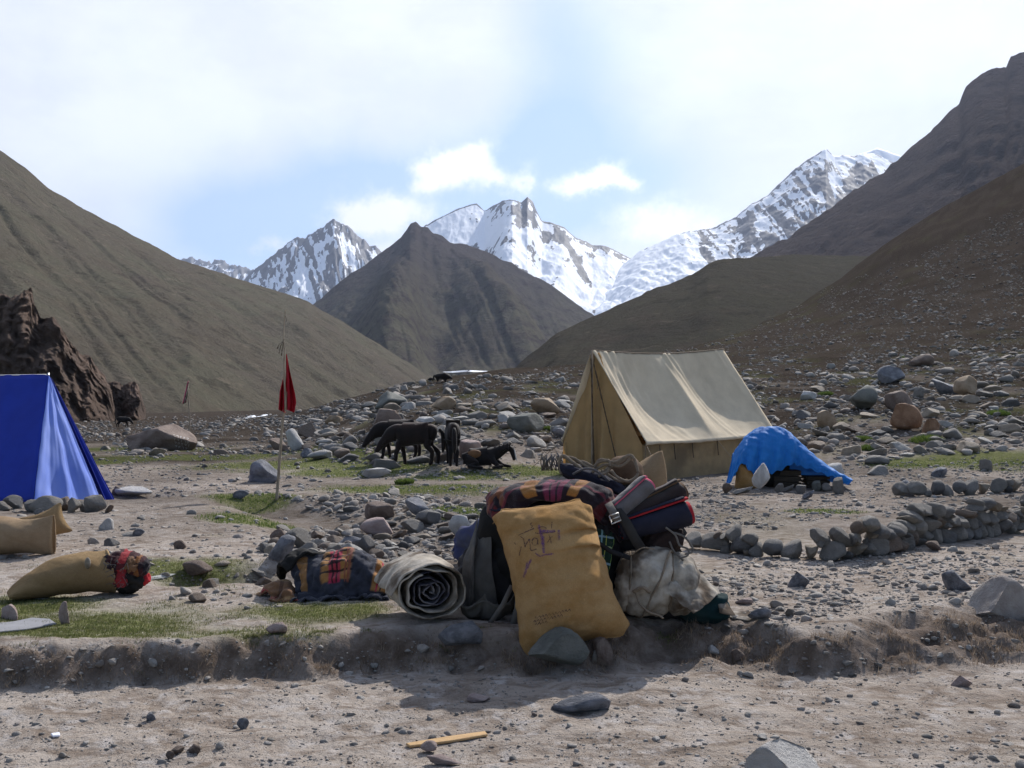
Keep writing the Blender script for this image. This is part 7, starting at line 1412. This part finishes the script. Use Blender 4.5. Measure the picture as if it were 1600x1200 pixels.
def yak(px, py, wp, hp, label, yaw=0):
    x, y = px_at(px, py); k = y/F; w = wp*k; h = hp*k*1.1; T = thing('yak', label, 'yak', (x, y, h1(x, y))); T.rotation_euler = (0, 0, yaw)
    V, Fc = ICO[4]; V = V*np.array((.52, .26, .33)); V[:, 2] += .58; q = np.clip((V[:, 0]-.22)/.3, 0, 1); V[:, 0] += q**2*.16; V[:, 2] -= q**2*.22; V[:, 2] += .10*np.exp(-((V[:, 0]-.18)/.14)**2)*(V[:, 2] > .6); V[:, 1] *= 1-.45*q
    for lx in (-.30, .20):
        for ly in (-.13, .13): d_ = np.hypot(V[:, 0]-lx, V[:, 1]-ly); kk = (V[:, 2] < .5); V[kk, 2] -= (.34*np.exp(-(d_/.075)**4))[kk]
    V[:, 2] = np.maximum(V[:, 2], .0); V += .02*np.stack([gnoise(V[:, 0]*9, V[:, 2]*9, V[:, 1]*9)]*3, 1); link('body', mesh_np('body', V*np.array((w, w, h)), Fc, M_hair), T)
    tube('tail', [(-.50*w, 0, .72*h), (-.56*w, 0, .5*h), (-.55*w, 0, .22*h)], .05*w, M_hair, None, seg=8).parent = T
    for sy in (-1, 1): tube('horn', [(.56*w, sy*.06*w, .52*h), (.58*w, sy*.17*w, .60*h), (.62*w, sy*.16*w, .74*h)], .025*w, M_grey_roll, None, seg=6, taper=.3).parent = T
yak(691, 597, 24, 14, 'larger black yak grazing on the crest above the horses'); yak(612, 604, 14, 8, 'small black yak on the left part of the crest', .3); yak(674, 596, 9, 6, 'black yak calf close behind the larger yak', PI)

# ------------------------------------------------------------------ rock outcrops at the foot of the left hillside
def mat_crag(t, b):
    p = t.pos(); n = t.noise(p, .35, 8, .68); n2 = t.noise(t.vec(p, (1, 1, .35)), 1.3, 6, .7); c = t.mix(t.ramp(n, .35, .65), (.12, .085, .066), (.22, .155, .12)); c = t.mix(t.ramp(n2, .5, .72), c, (.21, .15, .115)); c = t.mix(t.ramp(t.noise(p, .12, 4, .6), .45, .65), c, t.mix(.5, c, (.07, .055, .05)))
    t.put(b.inputs['Base Color'], c); t.put(b.inputs['Normal'], t.bump(t.math('ADD', t.noise(p, 1.6, 8, .75), t.math('MULTIPLY', t.noise(p, .5, 5, .6), 1.5)), .9, 1))
M_crag = material('conglomerate', mat_crag, .95, .1)
def crag(label, prof, Y0, depth, foot, n=150, m=230, amp=1.0, seed=0):
    pp = np.array(prof, float); px = np.linspace(pp[0, 0], pp[-1, 0], m); py = np.interp(px, pp[:, 0], pp[:, 1]); tx, tz = ray(px, py); zf = float(ray(800, foot)[1])
    top = np.maximum(.3, (tz-zf)*Y0); q = np.concatenate([np.linspace(0, 1, n), np.linspace(1, 1, 22)]); back = np.concatenate([np.zeros(n), np.linspace(.04, 1, 22)])
    X = tx[None]*Y0+0*q[:, None]; Z = EYE+zf*Y0-2+(top+2)[None]*(q[:, None]**.85)*(1-.9*back[:, None]**2); Yv = Y0+depth*(.55*q[:, None]**2.2+1.4*back[:, None])+0*X
    edge = sstep(0, .10, (px-px[0])/(px[-1]-px[0]))*0+sstep(0, .16, (px[-1]-px)/(px[-1]-px[0])); Yv = Yv+depth*(1-edge)[None]*.8
    rib = ridged(X*.22+seed, Z*.05+Yv*.05, o=4)-.8; knob = ridged(X*.30+seed+9, Yv*.2, Z*.30, o=5, g=.55)-.9
    Yv = Yv-amp*(2.6*rib+1.9*knob)*(.35+.65*np.minimum(1, q[:, None]*3))
    X = X*Yv/Y0; tf = sstep(.75, 1, q)[:, None]; X = X+amp*.7*fbm(X*.3, Z*.3+seed, o=3)*(q[:, None] < 1.01); Z = Z+amp*(.9*fbm(X*.5+5, Yv*.3, o=4)+.6*np.abs(gnoise(X*1.1+seed, Z*.2)))*tf
    link('rock_outcrop', mesh_np('rock_outcrop', np.stack([X, Yv, Z], -1).reshape(-1, 3), grid_faces(len(q), m), M_crag), None, label=label, kind='structure')
crag('big ribbed red brown conglomerate crag behind the blue tent', [(-420, 470), (-200, 450), (-60, 448), (0, 445), (18, 452), (34, 446), (46, 444), (52, 470), (62, 484), (78, 488), (92, 498), (104, 515), (118, 530), (128, 548), (140, 545), (146, 560), (158, 572), (166, 582), (172, 604), (177, 640), (181, 664)], 118, 15, 664, seed=1, amp=.72)
crag('smaller blocky crag standing right of the big ribbed one', [(166, 620), (172, 600), (182, 597), (194, 602), (204, 597), (214, 597), (219, 606), (221, 628), (225, 640), (227, 662)], 140, 9, 663, n=70, m=90, amp=.6, seed=7)
# the great inscribed boulder
def mani():
    g_ = G(232, 704); Y = g_.y; k = Y/F; V, Fc = ICO[4]; V = V.copy(); rd = np.random.default_rng(4)
    for q in range(11):
        d = rd.normal(size=3); d /= np.linalg.norm(d); s = V@d; V -= np.maximum(0, s-rd.uniform(.55, .8))[:, None]*d
    V /= np.abs(V).max(0); V[:, 2] *= np.where(V[:, 0] > 0, 1, 1-.55*np.abs(V[:, 0])**1.2); V *= (1+.05*fbm(V[:, 0]*3, V[:, 1]*3, V[:, 2]*6, o=4))[:, None]
    V = V*np.array((66*k, 1.1, 30*k)); c = np.array((g_.x-4*k, Y+1.0, g_.z+14*k)); T = thing('boulder', 'great long brown boulder with white carved lettering on its right end', 'boulder', tuple(c))
    part('boulder_body', mesh_np('boulder_body', V+c, Fc, brown_rock, smooth=True), T)
    bv = BVHTree.FromPolygons([tuple(p) for p in V+c], [tuple(f) for f in Fc]); eye = Vector((0, 0, EYE)); allV = []; allF = []; rd = random.Random(5)
    for row in range(4):
        for col in range(5):
            px, py = 272+col*5.2+row*1.0, 681+row*5.5+col*1.2; ch = rd.choice([[(-1.6, -1.6), (1.6, -1.6), (0, -1.4), (0, 1.8)], [(-1.5, -1.5), (1.5, -1.5), (1.4, 0), (-.6, .4), (1.2, 1.8)], [(-1.4, -1.6), (1.4, -1.6), (1.3, 1.5)], [(-1, 1.6), (-1.2, -1.4), (1.4, -1.5), (.4, .6)]])
            b0 = len(allV); ok = []
            for i, (dx, dy) in enumerate(ch):
                for s_ in (-.45, .45):
                    d_ = at(px+dx+s_*.7, py+dy+s_*.7, 1.)-eye; d_.normalize(); h = bv.ray_cast(eye, d_); ok.append(h[0]-d_*.01 if h[0] is not None else None)
            if any(v is None for v in ok): continue
            allV += ok; allF += [(b0+2*i, b0+2*i+1, b0+2*i+3, b0+2*i+2) for i in range(len(ch)-1)]
    if allV: part('lettering', mesh_np('lettering', allV, allF, pale_rock, smooth=False), T)
mani()
# far water glinting on the valley floor
M_water = material('stream_water', lambda t, b: (t.put(b.inputs['Base Color'], (.25, .3, .34)), t.put(b.inputs['Normal'], t.bump(t.noise(t.pos(), .6, 4, .6), .12, .5)))[0] and None, .18, .6)
def water(x0, y0, x1, y1, w, label):
    n = 20; g = []
    for i in range(n):
        q = i/(n-1); x = x0+(x1-x0)*q; y = y0+(y1-y0)*q; ww = w*(math.sin(PI*q)**.5+.05)
        for s_ in (-.5, .5): g.append((x, y+s_*ww, max(h1(x, y+s_*ww), h1(x, y-s_*ww))+.25+.0*q))
    link('stream', mesh_np('stream', g, grid_faces(n, 2), M_water), None, kind='structure', label=label)
M_glint = material('painted_glint', lambda t, b: t.put(b.inputs['Base Color'], (.82, .84, .88)), .5, .5)  # flat white that paints the bright reflection of far stream water
def strip(objs, p0, p1, hpx, label):
    eye = Vector((0, 0, EYE)); dg_ = bpy.context.evaluated_depsgraph_get(); V = []; n = 24
    for i in range(n):
        q = i/(n-1); px = p0[0]+(p1[0]-p0[0])*q; py = p0[1]+(p1[1]-p0[1])*q+.5*math.sin(q*9); hh = hpx*(math.sin(PI*q)**.5*.9+.1)
        for s_ in (-.5, .5):
            d = at(px, py+s_*hh, 1.)-eye; d.normalize(); best = None
            for o in objs:
                h = o.ray_cast(eye, d)
                if h[0] and (best is None or (h[1]-eye).length < (best-eye).length): best = h[1]
            V.append(best-d*(.004*(best-eye).length) if best else eye+d*700)
    link('stream_glint', mesh_np('stream_glint', V, grid_faces(n, 2), M_glint), None, kind='structure', label=label)
_hs = [o for o in COL.objects if o.name.startswith(('middle_mountain', 'left_hillside', 'ground'))]
strip(_hs, (692, 581), (762, 579.5), 2.6, 'thin stream with painted glint on the valley floor at the foot of the middle mountain'); strip(_hs, (366, 655), (424, 647), 3.2, 'slanting stream with its glint painted white at the foot of the left hillside')
# ------------------------------------------------------------------ grass, tufts and dry roots
def blades(name, label, pts, hgt, mat, wid=.004, lean=.5):
    n = len(pts); V = np.zeros((n, 3, 3)); th = rng.uniform(0, 2*PI, n); h = hgt*rng.uniform(.5, 1.3, n); w = wid*rng.uniform(.6, 1.4, n); ln = rng.uniform(0, lean, n)*h; t2 = rng.uniform(0, 2*PI, n)
    c, s = np.cos(th)*w, np.sin(th)*w; V[:, 0] = pts+np.stack([c, s, 0*c-.003], 1); V[:, 1] = pts-np.stack([c, s, 0*c+.003], 1); V[:, 2] = pts+np.stack([np.cos(t2)*ln, np.sin(t2)*ln, h], 1)
    t_ = np.repeat(rng.uniform(0, 1, n), 3); link(name, mesh_np(name, V.reshape(-1, 3), np.arange(3*n).reshape(n, 3), mat, smooth=False, attrs={'tint': np.stack([t_, t_, t_], 1)}), None, kind='stuff', label=label)
def mat_blade(a, b_):
    def fn(t, b):
        c = t.mix(t.attr('tint'), a, b_); t.put(b.inputs['Base Color'], c); tr = t.node('ShaderNodeBsdfTranslucent', {'Color': c}); ms = t.node('ShaderNodeMixShader', {0: .35}); t.l.new(b.outputs[0], ms.inputs[1]); t.l.new(tr.outputs[0], ms.inputs[2]); return ms.outputs[0]
    return material('grass_blade', fn, .8, .2)
M_grass = mat_blade((.075, .105, .03), (.22, .21, .09)); M_dry = mat_blade((.16, .11, .075), (.34, .27, .20)); M_green = mat_blade((.07, .12, .025), (.15, .19, .05))
GI = grass.copy()
def grass_at(x, y):
    j = np.clip(np.searchsorted(Ys, y), 0, len(Ys)-1); i = np.clip(np.searchsorted(sc_, x/(y+3)), 0, len(sc_)-1); return GI[j, i]
def scatter_px(n, x0, x1, y0, y1):
    px = rng.uniform(x0, x1, n); py = rng.uniform(y0, y1, n); tx, tz = ray(px, py); Y = EYE/-tz
    for _ in range(3): Y = .5*Y+.5*np.clip((H(tx*Y, Y)-EYE)/tz, 3, 300)
    return tx*Y, Y, H(tx*Y, Y)
X, Y, Z = scatter_px(150000, -40, 1060, 872, 1022); k = grass_at(X, Y)+.5*fbm(X*3, Y*3, o=2) > rng.uniform(.12, 1., len(X)); blades('grass', 'short trampled turf on the terrace edge at the left', np.stack([X, Y, Z], 1)[k], .018, M_grass, .0028)
X, Y, Z = scatter_px(90000, 60, 1640, 690, 830); k = (grass_at(X, Y) > rng.uniform(.12, .9, len(X))); blades('grass', 'thin turf between the stones on the valley floor', np.stack([X, Y, Z], 1)[k], .035, M_green, .008)
jf = lambda x, y: GF[np.clip(np.searchsorted(Ys, y), 0, len(Ys)-1), np.clip(np.searchsorted(sc_, x/(y+3)), 0, len(sc_)-1)]
X, Y, Z = scatter_px(60000, -40, 1640, 930, 1090); k = (jf(X, Y) > rng.uniform(.2, 1.4, len(X)))*(fbm(X*2.5, Y*3, o=2) > -.05); blades('dry_grass', 'brown dead roots and grass hanging out of the eroded bank', np.stack([X, Y, Z], 1)[k], .045, M_dry, .0022, 1.3)
X, Y, Z = scatter_px(24000, -40, 1640, 880, 1200); k = fbm(X*1.2+5, Y*1.2, o=3) > .22; blades('dry_grass', 'wisps of straw scattered on the dust', np.stack([X, Y, Z], 1)[k], .010, M_dry, .0022, 3.5)
# rounded green cushions on the bank
def tuft(px, py, wp, label):
    g_ = G(px, py); k = g_.y/F; r_ = wp*k*.5; n = 900; a = rng.uniform(0, 2*PI, n); q = np.sqrt(rng.uniform(0, 1, n))*r_; P = np.stack([g_.x+np.cos(a)*q, g_.y+np.sin(a)*q*.8, 0*a], 1); P[:, 2] = H(P[:, 0], P[:, 1])+.35*r_*(1-(q/r_)**2)*rng.uniform(.3, 1, n)
    w = .012; th = rng.uniform(0, 2*PI, n); V = np.zeros((n, 3, 3)); V[:, 0] = P+np.stack([np.cos(th)*w, np.sin(th)*w, -.02+0*th], 1); V[:, 1] = P-np.stack([np.cos(th)*w, np.sin(th)*w, .02+0*th], 1); V[:, 2] = P+np.stack([.05*np.cos(a), .05*np.sin(a), rng.uniform(.04, .10, n)], 1)
    t_ = np.repeat(rng.uniform(0, 1, n), 3); o = link('grass_tuft', mesh_np('grass_tuft', V.reshape(-1, 3), np.arange(3*n).reshape(n, 3), M_green, smooth=False, attrs={'tint': np.stack([t_, t_, t_], 1)})); tag(o, label, 'plant')
for a in ((1560, 648, 34, 'dark green cushion plant alone at the right of the boulder bank'), (1448, 690, 52, 'wide green cushion plant below the rust brown boulder'), (1360, 703, 34, 'green cushion plant low on the bank above the path'), (1290, 617, 22, 'small green cushion plant beside the white topped flat stone'), (745, 650, 24, 'green cushion plant on the bank above the lying horse'), (860, 672, 20, 'small green plant between the boulders left of the canvas tent'), (1412, 560, 14, 'tiny green plant far up the right slope'),
          (632, 756, 26, 'bright green tuft on the turf in front of the horses'), (1348, 688, 26, 'pale green plant with a reddish top on the bank')): tuft(*a)
# ------------------------------------------------------------------ thin mountain haze: one closed box of air
def haze():
    V = [(x, y, z) for z in (-900, 3300) for x, y in ((-9000, -60), (9000, -60), (9000, 16000), (-9000, 16000))]
    Fc = [(0, 3, 2, 1), (4, 5, 6, 7), (0, 1, 5, 4), (1, 2, 6, 5), (2, 3, 7, 6), (3, 0, 4, 7)]
    m = bpy.data.materials.new('haze'); m.use_nodes = True; n = m.node_tree.nodes; n.clear()
    o = n.new('ShaderNodeOutputMaterial'); p = n.new('ShaderNodeVolumePrincipled'); p.inputs['Color'].default_value = (.62, .74, 1, 1); p.inputs['Density'].default_value = .00004; p.inputs['Anisotropy'].default_value = .3
    m.node_tree.links.new(p.outputs[0], o.inputs['Volume'])
    link('haze', mesh_np('haze', V, Fc, m, smooth=False), kind='stuff', label='thin blue air haze between the camera and the far mountains')
haze()
